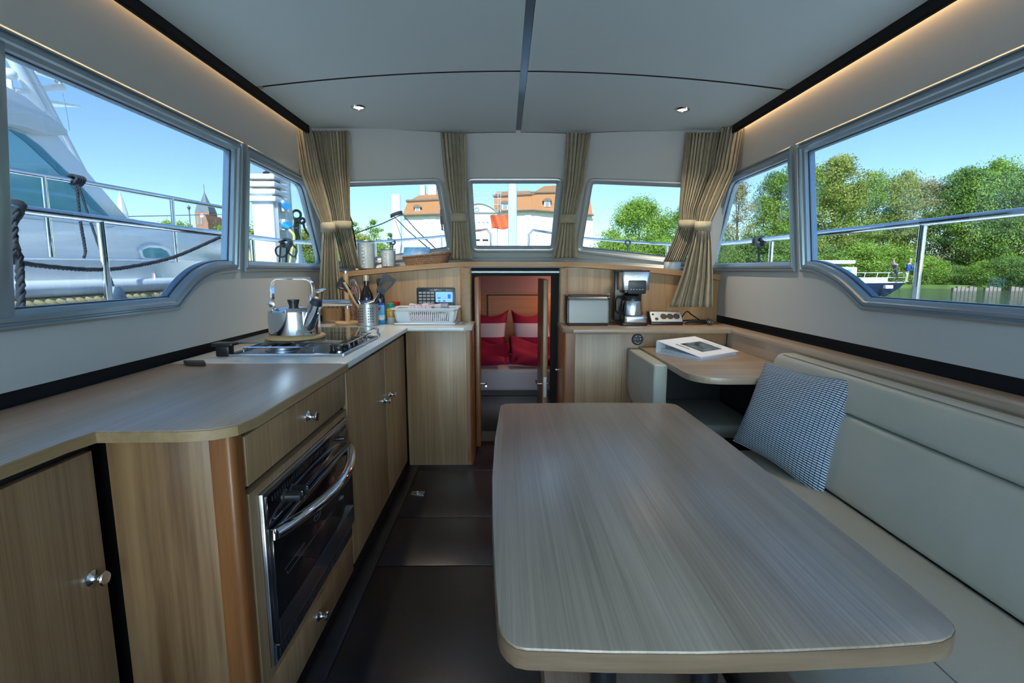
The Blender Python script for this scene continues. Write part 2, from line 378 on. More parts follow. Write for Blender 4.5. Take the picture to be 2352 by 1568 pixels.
spec('button_grey', color=(0.30, 0.33, 0.35), rough=0.5)
spec('wicker', color=(0.23, 0.13, 0.07), rough=0.7, var=0.5, vscale=140, bump=0.8, bscale=180)
spec('booklet_blue', color=(0.12, 0.38, 0.75), rough=0.4, var=0.35, vscale=30)
spec('rope_dark', color=(0.025, 0.032, 0.045), rough=0.8, bump=0.8, bscale=120)
spec('rope_tan', color=(0.46, 0.38, 0.2), rough=0.9, bump=0.6, bscale=90)
spec('red_cloth', color=(0.36, 0.006, 0.05), rough=0.85, var=0.25, vscale=9)
spec('sheet', color=(0.72, 0.62, 0.62), rough=0.85)
spec('pillow_band', fn=mat_bands, axis=2, bands=[(-0.4, (0.34, 0.006, 0.05)), (-0.09, (0.72, 0.68, 0.74)), (0.055, (0.34, 0.006, 0.05)), (0.5, (0.34, 0.006, 0.05))])
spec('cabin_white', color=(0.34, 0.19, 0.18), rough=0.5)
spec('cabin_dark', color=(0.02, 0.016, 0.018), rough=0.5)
spec('sticker_red', color=(0.6, 0.02, 0.02), rough=0.4)
spec('brown_dimple', color=(0.20, 0.10, 0.06), rough=0.25, var=0.6, vscale=90, bump=1.0, bscale=110)
spec('bottle_black', color=(0.012, 0.010, 0.012), rough=0.06, coat=0.5)
spec('label_blue', fn=mat_bands, axis=2, bands=[(0.0, (0.5, 0.6, 0.7)), (0.10, (0.03, 0.10, 0.4)), (0.14, (0.6, 0.68, 0.75)), (0.3, (0.6, 0.68, 0.75))], rough=0.4)
spec('cap_gold', color=(0.55, 0.52, 0.36), rough=0.35, metal=0.4)
spec('carton_print', fn=mat_bands, axis=2, bands=[(0.0, (0.02, 0.35, 0.75)), (0.03, (0.55, 0.72, 0.85)), (0.055, (0.05, 0.42, 0.8)), (0.115, (0.03, 0.03, 0.35)), (0.14, (0.03, 0.03, 0.35))], rough=0.4)
spec('print_red', color=(0.6, 0.02, 0.02), rough=0.4); spec('print_white', color=(0.85, 0.88, 0.9), rough=0.4)
spec('spice_fill', fn=mat_bands, axis=2, bands=[(0.0, (0.55, 0.56, 0.55)), (0.038, (0.60, 0.34, 0.06)), (0.085, (0.55, 0.5, 0.35)), (0.2, (0.5, 0.5, 0.4))], rough=0.2)
spec('spice_red', fn=mat_bands, axis=2, bands=[(0.0, (0.35, 0.2, 0.12)), (0.05, (0.7, 0.68, 0.62)), (0.09, (0.5, 0.3, 0.2)), (0.2, (0.5, 0.3, 0.2))], rough=0.25)
spec('lid_green', color=(0.01, 0.30, 0.16), rough=0.4); spec('lid_red', color=(0.60, 0.02, 0.015), rough=0.4)
spec('towel_check', fn=mat_check, s=26, cols=((0.55, 0.54, 0.60), (0.27, 0.28, 0.36)))
spec('towel_stripe', fn=mat_check, s=90, cols=((0.62, 0.56, 0.66), (0.48, 0.34, 0.45)))
spec('print_grey', color=(0.5, 0.53, 0.55), rough=0.5)
spec('frosted', color=(0.66, 0.72, 0.75), rough=0.4, var=0.10, vscale=60)
spec('photo_print', color=(0.10, 0.15, 0.19), rough=0.35, var=0.9, vscale=26)
spec('water', fn=mat_water)
spec('grass', color=(0.12, 0.19, 0.04), rough=0.9, var=0.4, vscale=0.5)
spec('quay', color=(0.45, 0.44, 0.41), rough=0.9, var=0.15, vscale=2)
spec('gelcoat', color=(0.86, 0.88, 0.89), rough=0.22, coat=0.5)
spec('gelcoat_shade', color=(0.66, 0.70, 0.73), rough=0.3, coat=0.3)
spec('yacht_glass', color=(0.12, 0.42, 0.52), rough=0.04, coat=1.0, specular=1.0)
spec('blind', color=(0.10, 0.30, 0.40), rough=0.6)
spec('pole_metal', color=(0.62, 0.68, 0.72), rough=0.35, metal=0.5)
spec('pole_white', color=(0.80, 0.82, 0.82), rough=0.4)
spec('plug_blue', color=(0.02, 0.30, 0.75), rough=0.35)
spec('cable_yellow', color=(0.75, 0.62, 0.18), rough=0.5)
spec('win_pale', color=(0.62, 0.63, 0.63), rough=0.3)
spec('facade', color=(0.92, 0.91, 0.90), rough=0.8, var=0.03, vscale=0.3)
spec('roof_tile', fn=mat_brick, c1=(0.52, 0.22, 0.085), c2=(0.46, 0.19, 0.07), mortar=(0.38, 0.16, 0.06), scale=1.4)
spec('roof_edge', color=(0.22, 0.15, 0.11), rough=0.7)
spec('slate', color=(0.16, 0.19, 0.22), rough=0.6)
spec('church_brick', fn=mat_brick, c1=(0.48, 0.20, 0.12), c2=(0.40, 0.16, 0.09), mortar=(0.45, 0.3, 0.22), scale=1.0)
spec('win_dark', color=(0.30, 0.33, 0.36), rough=0.2)
spec('flag_orange', color=(0.62, 0.10, 0.03), rough=0.7, var=0.5, vscale=3)
spec('navy', color=(0.015, 0.03, 0.085), rough=0.25, coat=0.5)
spec('copper', color=(0.6, 0.3, 0.08), rough=0.4)
spec('fender_grey', color=(0.22, 0.30, 0.38), rough=0.5)
spec('pile_grey', color=(0.30, 0.24, 0.20), rough=0.8, var=0.2, vscale=2)
spec('bark', color=(0.12, 0.09, 0.06), rough=0.95, var=0.3, vscale=6)
spec('leaf_bright', fn=mat_leaf, c1=(0.15, 0.27, 0.04), c2=(0.46, 0.62, 0.12))
spec('leaf_yellow', fn=mat_leaf, c1=(0.22, 0.27, 0.06), c2=(0.56, 0.58, 0.16))
spec('leaf_deep', fn=mat_leaf, c1=(0.08, 0.17, 0.05), c2=(0.33, 0.47, 0.13))
spec('leaf_rusty', fn=mat_leaf, c1=(0.32, 0.28, 0.12), c2=(0.62, 0.54, 0.30))
spec('scaffold', color=(0.6, 0.62, 0.64), rough=0.4, metal=0.4)
spec('person_dark', fn=mat_bands, axis=2, bands=[(-0.1, (0.06, 0.06, 0.07)), (0.82, (0.10, 0.09, 0.09)), (1.30, (0.55, 0.33, 0.24)), (2.0, (0.55, 0.33, 0.24))])
spec('person_blue', fn=mat_bands, axis=2, bands=[(-0.1, (0.55, 0.50, 0.38)), (0.82, (0.03, 0.09, 0.32)), (1.36, (0.6, 0.38, 0.28)), (2.0, (0.6, 0.38, 0.28))])
spec('hair_grey', color=(0.5, 0.45, 0.4), rough=0.8); spec('hair_fair', color=(0.35, 0.22, 0.12), rough=0.8)
# ================================================================== THE SALOON SHELL
XL, XR, XC = -1.185, 1.385, 0.088
YB = -2.0                      # aft bulkhead
WL = Plane((XL, 0, 1.05), (0, 1, 0), (0.025, 0, 1), (1, 0, 0))
WR = Plane((XR, 0, 1.05), (0, 1, 0), (-0.025, 0, 1), (-1, 0, 0))
ZT = 1.985                     # top of the side panels
def yz(pl, y, z): return (y, (z - 1.05) / pl.e2[2])

# ---- window outlines (outer edge of each frame), on the wall planes
def pxs(pl, pts): return [pl.px(u, v) for u, v in pts]
o1 = pxs(WL, [(200, 737), (405, 712)]) + [tuple(q) for q in smooth_pts(pxs(WL, [(405, 712), (426, 683), (452, 654), (476, 637), (500, 628), (524, 625), (545, 624)]), 3)[1:]] + pxs(WL, [(552, 327)])
zb = o1[0][1]; zt = o1[-1][1]
WIN_L1 = ccw([(-1.55, zb)] + o1 + [(-1.55, zt)])
WIN_L2 = ccw(round_poly(pxs(WL, [(556, 624), (752, 624), (744, 580), (703, 408), (560, 331)]), [0, 0.02, 0.02, 0.09, 0]))
o2 = pxs(WR, [(2352, 749), (1985, 711)]) + [tuple(q) for q in smooth_pts(pxs(WR, [(1985, 711), (1961, 686), (1928, 656), (1895, 636), (1866, 625), (1842, 624)]), 3)[1:]] + pxs(WR, [(1834, 330)])
WIN_R1 = ccw([(-1.55, o2[0][1])] + o2 + [(-1.55, o2[-1][1])])
WIN_R2 = ccw(round_poly(pxs(WR, [(1831, 624), (1622, 623), (1628, 580), (1676, 402), (1823, 335)]), [0, 0.02, 0.02, 0.09, 0]))

YFT, YFB = 3.08, 3.42          # windscreen meets the side walls: top, bottom (raked)
def side_wall(pl, name, holes, lab):
    out = [yz(pl, YB, 0.862), yz(pl, 3.56, 0.862), yz(pl, 3.56, 1.10), yz(pl, YFT + 0.10, ZT), yz(pl, YB, ZT)]
    w = wall_mesh(pl, out, [inset(h, 0.012) for h in holes], 0.045).build(name, 'vinyl', origin=(pl.o[0], 0, 0.86)); return struct(w, lab)
wall_l = side_wall(WL, 'wall_left', [WIN_L1, WIN_L2], 'pale vinyl clad port side wall with window cut-outs')
wall_r = side_wall(WR, 'wall_right', [WIN_R1, WIN_R2], 'pale vinyl clad starboard side wall with window cut-outs')

FPROF = [(0, -0.045), (0, 0.012), (0.006, 0.016), (0.011, 0.016), (0.013, 0.008), (0.017, 0.008), (0.020, 0.014), (0.030, 0.014), (0.034, 0.006), (0.046, 0.002), (0.050, -0.02), (0.050, -0.045)]
def window(n, pl, outline, mat, lab, prof=FPROF, glass='window_glass', gi=0.046, split=None):
    c = np.mean([pl.p(a, b) for a, b in outline], axis=0)
    e = bpy.data.objects.new('window_%d' % n, None); COL.objects.link(e); e.location = c; e['_o'] = [float(q) for q in c]; struct(e, lab); e.empty_display_size = 0.05
    MB().frame(pl, outline, prof).build('window_frame', mat, e, smooth=25)
    MB().frame(pl, inset(outline, gi - 0.001), [(0, -0.019), (0, -0.013), (0.006, -0.013), (0.006, -0.019)]).build('gasket', 'gasket', e)
    if split is None: MB().slab(pl, inset(outline, gi), -0.026, -0.020).build('pane', glass, e, smooth=0)
    else:       # fixed forward pane and sliding pane aft of the mullion
        q = inset(outline, gi); f = [p for p in q if p[0] > split]; ab = [p for p in q if p[0] <= split]; zlo = min(p[1] for p in ab); zhi = max(p[1] for p in q)
        i = max(range(len(f)), key=lambda k: 0); zs = sorted(p[1] for p in f if p[0] == min(x[0] for x in f))
        fwd = sorted([k for k in range(len(q)) if q[k][0] > split]); ring = [q[k] for k in fwd]
        # keep the cyclic order: start after the aft corners
        st = next(k for k in range(len(q)) if q[k][0] > split and q[k - 1][0] <= split); ring = []
        k = st
        while q[k % len(q)][0] > split: ring.append(q[k % len(q)]); k += 1
        ring = [(split + 0.02, ring[0][1])] + ring + [(split + 0.02, ring[-1][1])]
        MB().slab(pl, ring, -0.026, -0.020).build('pane', glass, e, smooth=0)
        MB().slab(pl, [(min(p[0] for p in q), zlo), (split + 0.02, zlo), (split + 0.02, zhi), (min(p[0] for p in q), zhi)], -0.034, -0.029).build('sliding_pane', glass, e, smooth=0)
    return e
w1 = window(1, WL, WIN_L1, 'alu', 'long port side window with a stepped lower edge and aluminium frame', split=1.16)
MB().slab(WL, [yz(WL, y, z) for y, z in ((1.175, 1.03), (1.219, 1.03), (1.272, 1.71), (1.228, 1.71))], -0.03, 0.006).build('mullion', 'alu', w1, bev=0.003)
w2 = window(2, WL, WIN_L2, 'alu', 'small port quarter window with raked front edge, half behind the curtain')
w3 = window(3, WR, WIN_R1, 'alu', 'long starboard window with a stepped lower edge and aluminium frame', split=1.16)
w4 = window(4, WR, WIN_R2, 'alu', 'small starboard quarter window with raked front edge beside the curtain')

# ---- windscreen: three flat facets, raked
ZSL = lambda x: 1.205 - 0.08 * max(0.0, (abs(x - XC) - 0.32) / 0.95) ** 1.3      # cambered shelf height
FA, FB_ = -0.285, 0.455
TOPZ = 2.045
PC = Plane((0.085, 3.42, TOPZ), (1, 0, 0), (0, -0.28, 0.84), (0, -1, 0))
PLf = Plane((FA, 3.42, TOPZ), (FA - (XL + 0.05), 3.42 - YFT, TOPZ - ZT), (0, -0.28, 0.84), (0, -1, 0))
PRf = Plane((FB_, 3.42, TOPZ), ((XR - 0.05) - FB_, YFT - 3.42, ZT - TOPZ), (0, -0.28, 0.84), (0, -1, 0))
WIN_FC = round_poly(ccw(pxs(PC, [(1070, 408), (1294, 408), (1277, 580), (1082, 580)])), 0.05)
WIN_FL = round_poly(ccw(pxs(PLf, [(740, 416), (1016, 408), (1044, 580), (830, 612), (765, 618)])), [0.06] * 5)
WIN_FR = round_poly(ccw(pxs(PRf, [(1348, 408), (1625, 418), (1600, 612), (1540, 606), (1320, 580)])), [0.06] * 5)
mbw = MB()
for pl, hole, c0, c1, e0, e1 in ((PC, WIN_FC, FA, FB_, 0, 0), (PLf, WIN_FL, XL + 0.0, FA, 1, 0), (PRf, WIN_FR, FB_, XR - 0.0, 0, 1)):
    def on(x, z):       # point of the facet at place x and height z
        a0 = pl.uv((x, 0, z))[0]
        # solve a,b so that p.x = x and p.z = z
        Mx = np.array([[pl.e1[0], pl.e2[0]], [pl.e1[2], pl.e2[2]]]); r = np.linalg.solve(Mx, np.array([x - pl.o[0], z - pl.o[2]])); return (r[0], r[1])
    zb0, zb1 = ZSL(c0) - 0.02, ZSL(c1) - 0.02
    w = wall_mesh(pl, [on(c0, zb0), on(c1, zb1), on(c1, 2.07), on(c0, 2.07)], [inset(hole, 0.012) if poly_area(hole) > 0 else inset(ccw(hole), 0.012)], 0.04)
    mbw.add(w.v, w.f)
struct(mbw.build('wall_front', 'vinyl', origin=(0.09, 3.4, 1.2)), 'pale faceted windscreen wall with three window openings')
FP2 = [(0, -0.04), (0, 0.006), (0.005, 0.012), (0.014, 0.013), (0.020, 0.006), (0.026, 0.004), (0.034, -0.004), (0.040, -0.012), (0.040, -0.04)]
window(5, PLf, WIN_FL, 'alu_pale', 'left windscreen pane with rounded corners behind the jars and wicker basket', FP2, gi=0.036)
window(6, PC, WIN_FC, 'alu_pale', 'centre windscreen pane with rounded corners above the cabin door', FP2, gi=0.036)
window(7, PRf, WIN_FR, 'alu_pale', 'right windscreen pane with rounded corners above the coffee maker', FP2, gi=0.036)
# small handle stay on the left windscreen frame
t = at(1012, 482, y=3.47); b = at(1016, 528, y=3.53)
tag(MB().tube([t + A(0.02, 0, 0), t, b, b + A(0.02, 0, 0)], 0.006, 8).tube([t * 0.75 + b * 0.25, t * 0.3 + b * 0.7], 0.010, 8).build('window_stay', 'steel_soft', origin=b), 'slim grey stay bar on the right edge of the left windscreen frame', 'window stay')

# ---- ceiling: black carrier with four cambered panels and a centre strip
def camber(x): return 1.972 + 0.073 * (1 - ((x - XC) / 1.2) ** 2)
def yfront(x):
    if x < FA: return YFT + 0.02 + (3.39 - YFT) * (x - (-1.11)) / (FA + 1.11)
    if x > FB_: return YFT + 0.02 + (3.39 - YFT) * (1.29 - x) / (1.29 - FB_)
    return 3.41
carrier = MB()
xs = np.linspace(-1.26, 1.46, 15)
carrier.grid([[(x, -2.6, camber(x) + 0.085 + 0.0), (x, yfront(max(-1.11, min(1.29, x))) + 0.10, camber(x) + 0.085)] for x in xs])
carrier.grid([[(x, -2.6, camber(x) + 0.125), (x, yfront(max(-1.11, min(1.29, x))) + 0.10, camber(x) + 0.125)] for x in xs])
ceil = struct(carrier.build('ceiling', 'shadow_black', origin=(XC, 0, 2.0)), 'dark ceiling carrier behind the pale panels')
def ceiling_panel(x0, x1, y0, y1):
    xs = np.linspace(x0, x1, 17); top = []; mb = MB()
    for dz, rev in ((0.0, 0), (0.018, 1)):
        mb.grid([[(x, y0, camber(x) + dz), (x, (y1 if y1 is not None else yfront(x)), camber(x) + dz)] for x in xs])
    n = len(xs)
    ends = [(x0, 0), (x1, 0)]
    for x in (x0, x1):
        ya, yb = y0, (y1 if y1 is not None else yfront(x)); z = camber(x); mb.add([(x, ya, z), (x, yb, z), (x, yb, z + 0.018), (x, ya, z + 0.018)], [(0, 1, 2, 3)])
    for w in (0, 1):
        mb.grid([[(x, (y0, (y1 if y1 is not None else yfront(x)))[w], camber(x)), (x, (y0, (y1 if y1 is not None else yfront(x)))[w], camber(x) + 0.018)] for x in xs])
    return mb.build('ceiling_panel', 'ceiling_vinyl', ceil, smooth=30)
XS = 0.088
for x0, x1 in ((-1.12, XS - 0.017), (XS + 0.017, 1.30)):
    ceiling_panel(x0, x1, -1.95, 2.413); ceiling_panel(x0, x1, 2.431, None)
MB().bx(XS - 0.016, XS + 0.016, -1.95, 3.40, camber(XS) + 0.006, camber(XS) + 0.02).build('centre_strip', 'strip_metal', ceil)
for x, s in ((-1.118, -1), (1.298, 1)):
    MB().box((x - s * 0.012, 2.422, camber(x) + 0.000), (0.02, 0.012, 0.006)).build('panel_clip', 'edge_oak', ceil)
for x, sg in ((-1.121, -1), (1.301, 1)):
    MB().bx(x, x + sg * 0.022, -1.95, 3.06, 1.934, 1.990).bx(x + sg * 0.006, x + sg * 0.016, -1.95, 3.06, 1.928, 1.934).build('curtain_rail', 'shadow_black', ceil)
for xa, xb in ((-1.12, XS - 0.017), (XS + 0.017, 1.30)):
    xs_ = np.linspace(xa, xb, 17); g = MB()
    g.grid([[(x, 2.4125, camber(x) + 0.0005), (x, 2.4315, camber(x) + 0.0005)] for x in xs_]); g.grid([[(x, 2.4125, camber(x) + 0.017), (x, 2.4315, camber(x) + 0.017)] for x in xs_])
    g.build('panel_joint', 'shadow_black', ceil)
    xs_ = np.linspace(xa, xb, 33); g = MB(); g.grid([[(x, yfront(x) + 0.001, camber(x) - 0.004), (x, yfront(x) + 0.03, camber(x) - 0.006)] for x in xs_]); g.grid([[(x, yfront(x) + 0.001, camber(x) + 0.02), (x, yfront(x) + 0.03, camber(x) + 0.02)] for x in xs_])
    g.build('front_gap', 'shadow_black', ceil)
# black trims: over the side panels, and the shadow gap above the worktops
for k, (x, s) in enumerate(((XL, 1), (XR, -1))):
    xt = x + s * 0.022
    struct(MB().bx(xt - s * 0.03, xt + s * 0.0, YB, 3.12, ZT - 0.002, 2.08).build('trim_%d' % (k + 1), 'shadow_black', origin=(xt, 0, ZT)), 'black shadow gap between ceiling and side panel')
    struct(MB().bx(x - s * 0.05, x - s * 0.02, YB, 3.5, 0.0, 0.875).build('trim_%d' % (k + 3), 'shadow_black', origin=(x, 0, 0)), 'black shadow gap along the foot of the side panel')
# unseen aft bulkhead; wide window added for fill light, canopy added against sun
PB = Plane((0.1, YB, 0), (1, 0, 0), (0, 0, 1), (0, 1, 0))
AFT = [(-1.22, 0.32), (1.22, 0.32), (1.22, 1.95), (-1.22, 1.95)]
struct(wall_mesh(PB, [(-1.34, 0), (1.34, 0), (1.34, 2.08), (-1.34, 2.08)], [AFT], 0.05).build('wall_back', 'vinyl', origin=(0.1, YB, 0)), 'pale unseen aft bulkhead with a wide opening added for fill light')
window(8, PB, [(-1.24, 0.30), (1.24, 0.30), (1.24, 1.97), (-1.24, 1.97)], 'alu', 'wide unseen aft window added to let in fill daylight', glass='aft_fill_glass')
struct(MB().bx(-1.3, 1.5, -3.1, -2.55, 2.12, 2.16).build('trim_5', 'white_paint', origin=(0.1, -3.2, 2.12)), 'unseen canopy added behind the saloon to limit the sun')  # out of view, added to hold back sun at the aft window
# downlights in the two forward panels
for (u, v), lab in (((823, 246), 'round recessed ceiling downlight with chrome rim, left of the centre strip'), ((1568, 251), 'round recessed ceiling downlight with chrome rim, right of the centre strip')):
    q = at(u, v, z=1.99)
    for _ in range(4): q = at(u, v, z=camber(q[0]))
    t = thing('downlight', q, lab, 'ceiling light', 'recessed downlights in the forward ceiling panels')
    MB().lathe([(0.026, -0.001), (0.028, -0.006), (0.036, -0.006), (0.041, 0.0), (0.026, 0.004)], q, 28).build('rim', 'chrome', t)
    MB().lathe([(0.0001, -0.003), (0.018, -0.004), (0.0262, -0.001), (0.0262, 0.002)], q, 24).build('lens', 'lamp_glow', t)
    l = bpy.data.lights.new('downlight_beam', 'SPOT'); l.energy = 6; l.color = (1.0, 0.82, 0.6); l.spot_size = math.radians(115); l.spot_blend = 0.8; l.shadow_soft_size = 0.025
    lo = bpy.data.objects.new('downlight_beam', l); COL.objects.link(lo); lo.location = q + A(0, 0, -0.012)
# warm LED strips hidden above the panel edges, washing the side panels
for x, s in ((-1.152, -1), (1.342, 1)):
    l = bpy.data.lights.new('cove_strip', 'AREA'); l.shape = 'RECTANGLE'; l.size = 3.9; l.size_y = 0.006; l.energy = 0.7; l.color = (1.0, 0.62, 0.30)
    lo = bpy.data.objects.new('cove_strip', l); COL.objects.link(lo); lo.location = (x, 1.1, 1.985)
    z = -Vector((s * 0.25, 0, -0.97)); xx = Vector((0, 1, 0)); yy = z.cross(xx)
    lo.matrix_world = Matrix(((xx.x, yy.x, z.x, x), (xx.y, yy.y, z.y, 1.1), (xx.z, yy.z, z.z, 1.985), (0, 0, 0, 1)))

# ---- floor: dark hatch panels on a black base
fl = struct(MB().bx(-1.24, 1.44, YB, 3.3, -0.05, -0.006).build('floor', 'toe_black', origin=(0, 0, 0)), 'dark saloon floor')
for (x0, x1, y0, y1) in ((-0.575, -0.512, 0.3, 2.86), (-0.508, 0.40, 1.834, 2.223), (-0.508, 0.40, 2.228, 2.78), (-0.508, 0.40, 2.784, 3.2), (-0.508, 1.30, 0.62, 1.828), (-0.508, 1.30, -0.6, 0.616), (-0.508, 1.30, -1.95, -0.604), (-0.84, -0.512, -1.95, 0.29)):
    MB().bx(x0, x1, y0, y1, -0.006, 0.0).build('floor_panel', 'floor_dark', fl, bev=0.0015)
q = at(960, 1133, z=0.0)
fr = thing('floor_ring', q, 'small brass flush lifting ring set in the dark floor hatch', 'lifting ring')
MB().prism(round_poly([(q[0] - 0.034, q[1] - 0.022), (q[0] + 0.034, q[1] - 0.022), (q[0] + 0.034, q[1] + 0.022), (q[0] - 0.034, q[1] + 0.022)], 0.005), 0.0, 0.003).build('plate', 'steel', fr)
MB().tube([q + A(0.014 * math.cos(a), 0.014 * math.sin(a), 0.005) for a in np.linspace(0, 6.28, 17)[:-1]], 0.003, 6, closed=True).build('ring', 'chrome', fr)

# ---- forward bulkhead: oak boards either side of the cabin door, cambered shelf on top
YBH = 3.25
def board(x0, x1, z0, zf, y0, y1, mat, name, lab):
    xs = np.linspace(x0, x1, 9); mb = MB(); n = 9
    vs = [(x, y, z) for y in (y0, y1) for x in xs for z in (z0, zf(x))]
    fs = []
    for k in range(n - 1):
        a = 2 * k; b = 2 * n + 2 * k
        fs += [(a, a + 2, a + 3, a + 1), (b, b + 1, b + 3, b + 2), (a + 1, a + 3, b + 3, b + 1), (a, b, b + 2, a + 2)]
    fs += [(0, 1, 2 * n + 1, 2 * n), (2 * n - 2, 4 * n - 2, 4 * n - 1, 2 * n - 1)]
    return struct(mb.add(vs, fs).build(name, mat, origin=((x0 + x1) / 2, y0, z0)), lab)
board(XL, -0.245, 0.0, lambda x: ZSL(x) - 0.035, YBH, YBH + 0.02, 'oak_upright', 'wall_front_left', 'oak veneer bulkhead board behind the white worktop')
board(0.375, XR, 0.0, lambda x: ZSL(x) - 0.035, YBH, YBH + 0.02, 'oak_upright', 'wall_front_right', 'oak veneer bulkhead board behind toaster and coffee maker')
MB_sh = MB(); xs = np.linspace(XL, XR, 41)
def shelf_front(x): return YBH - 0.03 - (0.02 if -0.235 < x < 0.365 else 0.0)
ring = [[(x, shelf_front(x), ZSL(x) - 0.032), (x, shelf_front(x), ZSL(x)), (x, (3.72 if FA < x < FB_ else 3.72 - 0.33 * (((FA - x) / (FA - XL)) if x <= FA else ((x - FB_) / (XR - FB_)))) + 0.02, ZSL(x)), (x, 3.74 - 0.3 * (0 if FA < x < FB_ else 1), ZSL(x) - 0.032)] for x in xs]
MB_sh.grid([r + [r[0]] for r in ring]).add([tuple(q) for q in ring[0]], [(0, 1, 2, 3)]).add([tuple(q) for q in ring[-1]], [(0, 1, 2, 3)])
struct(MB_sh.build('trim_6', 'edge_oak_cross', origin=(XC, YBH, 1.2)), 'cambered oak shelf under the windscreen')
# dark sill slats between shelf and glass
for k, (pl, c0, c1) in enumerate(((PLf, XL + 0.03, FA), (PC, FA, FB_), (PRf, FB_, XR - 0.03))):
    p0 = A(c0, 3.72 if k else 3.40, 0); p1 = A(c1, 3.72 if k < 2 else 3.40, 0)
    if k == 2: p0[1] = 3.72
    if k == 0: p1[1] = 3.72
    mb = MB()
    for j in range(3):
        off = A(0, -0.05 - 0.035 * j, 0)
        a = p0 + off; b = p1 + off; a[2] = ZSL(c0) + 0.03 - 0.008 * j; b[2] = ZSL(c1) + 0.03 - 0.008 * j
        mb.tube([a, b], 0.010, 8)
    struct(mb.build('trim_%d' % (7 + k), 'alu_pale', origin=(p0 + p1) / 2), 'ribbed alloy sill at the foot of the windscreen')
# door posts and head
for n, (x0, x1, lab) in enumerate(((-0.285, -0.212, 'oak door post left of the cabin opening'), (0.345, 0.40, 'oak door post right of the cabin opening'))):
    struct(MB().bx(x0, x1, 3.20, 3.30, 0.0, 1.168).build('trim_%d' % (10 + n), 'edge_oak', origin=(x0, 3.2, 0), bev=0.012, seg=3), lab)
struct(MB().bx(-0.212, 0.345, 3.225, 3.30, 1.115, 1.168).build('trim_12', 'shadow_black', origin=(0.07, 3.23, 1.115)), 'black head of the cabin doorway')
struct(MB().bx(-0.212, 0.345, 3.215, 3.226, 1.135, 1.146).build('trim_13', 'strip_metal', origin=(0.07, 3.23, 1.13)), 'narrow dark rail across the doorway head')
struct(MB().bx(-0.212, -0.192, 3.235, 3.30, 0.0, 1.115).bx(0.30, 0.345, 3.235, 3.30, 0.0, 1.115).build('trim_14', 'shadow_black', origin=(0.07, 3.25, 0)), 'black door jambs of the cabin doorway')
# the two open door leaves
d1 = thing('door_leaf', (-0.16, 3.3, 0), 'narrow oak door leaf standing open at the left of the cabin doorway', 'door')
MB().bx(-0.190, -0.158, 3.12, 3.225, 0.02, 1.11).build('leaf', 'cherry', d1, bev=0.006)
MB().cyl((-0.158, 3.15, 0.43), (-0.118, 3.15, 0.43), 0.006, n=10).tube([(-0.126, 3.15, 0.43), (-0.12, 3.135, 0.43), (-0.12, 3.06, 0.435)], 0.006, 8).build('handle', 'chrome', d1)
d2 = thing('door_leaf', (0.24, 3.3, 0), 'oak door leaf with lock plate standing open at the right of the cabin doorway', 'door')
MB().bx(0.252, 0.284, 3.30, 3.86, -0.1, 1.09).build('leaf', 'oak_upright', d2, bev=0.003)
MB().bx(0.259, 0.277, 3.297, 3.301, 0.30, 0.44).build('lock_plate', 'steel', d2)
for s, x in ((-1, 0.252), (1, 0.284)):
    MB().cyl((x, 3.34, 0.385), (x + s * 0.035, 3.34, 0.385), 0.006, n=10).tube([(x + s * 0.03, 3.34, 0.385), (x + s * 0.036, 3.355, 0.385), (x + s * 0.036, 3.42, 0.39)], 0.006, 8).build('handle', 'chrome', d2)

# ---- fore cabin seen through the doorway
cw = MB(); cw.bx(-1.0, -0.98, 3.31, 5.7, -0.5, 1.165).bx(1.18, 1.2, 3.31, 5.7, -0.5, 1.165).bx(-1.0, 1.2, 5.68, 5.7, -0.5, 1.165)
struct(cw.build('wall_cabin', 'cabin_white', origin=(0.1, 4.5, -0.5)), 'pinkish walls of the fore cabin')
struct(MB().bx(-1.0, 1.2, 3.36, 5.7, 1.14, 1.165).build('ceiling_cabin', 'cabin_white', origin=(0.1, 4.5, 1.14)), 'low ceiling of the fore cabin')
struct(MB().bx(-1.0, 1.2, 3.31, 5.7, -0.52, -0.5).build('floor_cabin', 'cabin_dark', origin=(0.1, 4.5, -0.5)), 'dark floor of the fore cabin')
hb = thing('headboard', (0.1, 5.66, 0.1), 'warm red-brown wooden headboard panel with dark frame behind the pillows', 'headboard')
MB().bx(-0.9, 1.1, 5.64, 5.68, 0.0, 0.90).build('panel', 'cabin_wood', hb)
MB().bx(-0.205, -0.19, 5.63, 5.645, 0.1, 0.885).bx(0.395, 0.41, 5.63, 5.645, 0.1, 0.885).bx(-0.205, 0.41, 5.63, 5.645, 0.87, 0.885).build('frame', 'cabin_dark', hb)
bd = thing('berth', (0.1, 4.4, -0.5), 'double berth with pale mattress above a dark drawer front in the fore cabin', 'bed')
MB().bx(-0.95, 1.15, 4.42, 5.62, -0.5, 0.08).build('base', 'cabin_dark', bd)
MB().bx(-0.5, 0.7, 4.405, 4.42, -0.30, 0.03).build('drawer', 'cabin_dark', bd, bev=0.004)
MB().ball((0.09, 4.40, -0.05), 0.009, 10, 6).build('knob', 'chrome', bd)
MB().bx(-0.95, 1.15, 4.36, 5.62, 0.085, 0.285).build('mattress', 'sheet', bd, bev=0.035, seg=4)
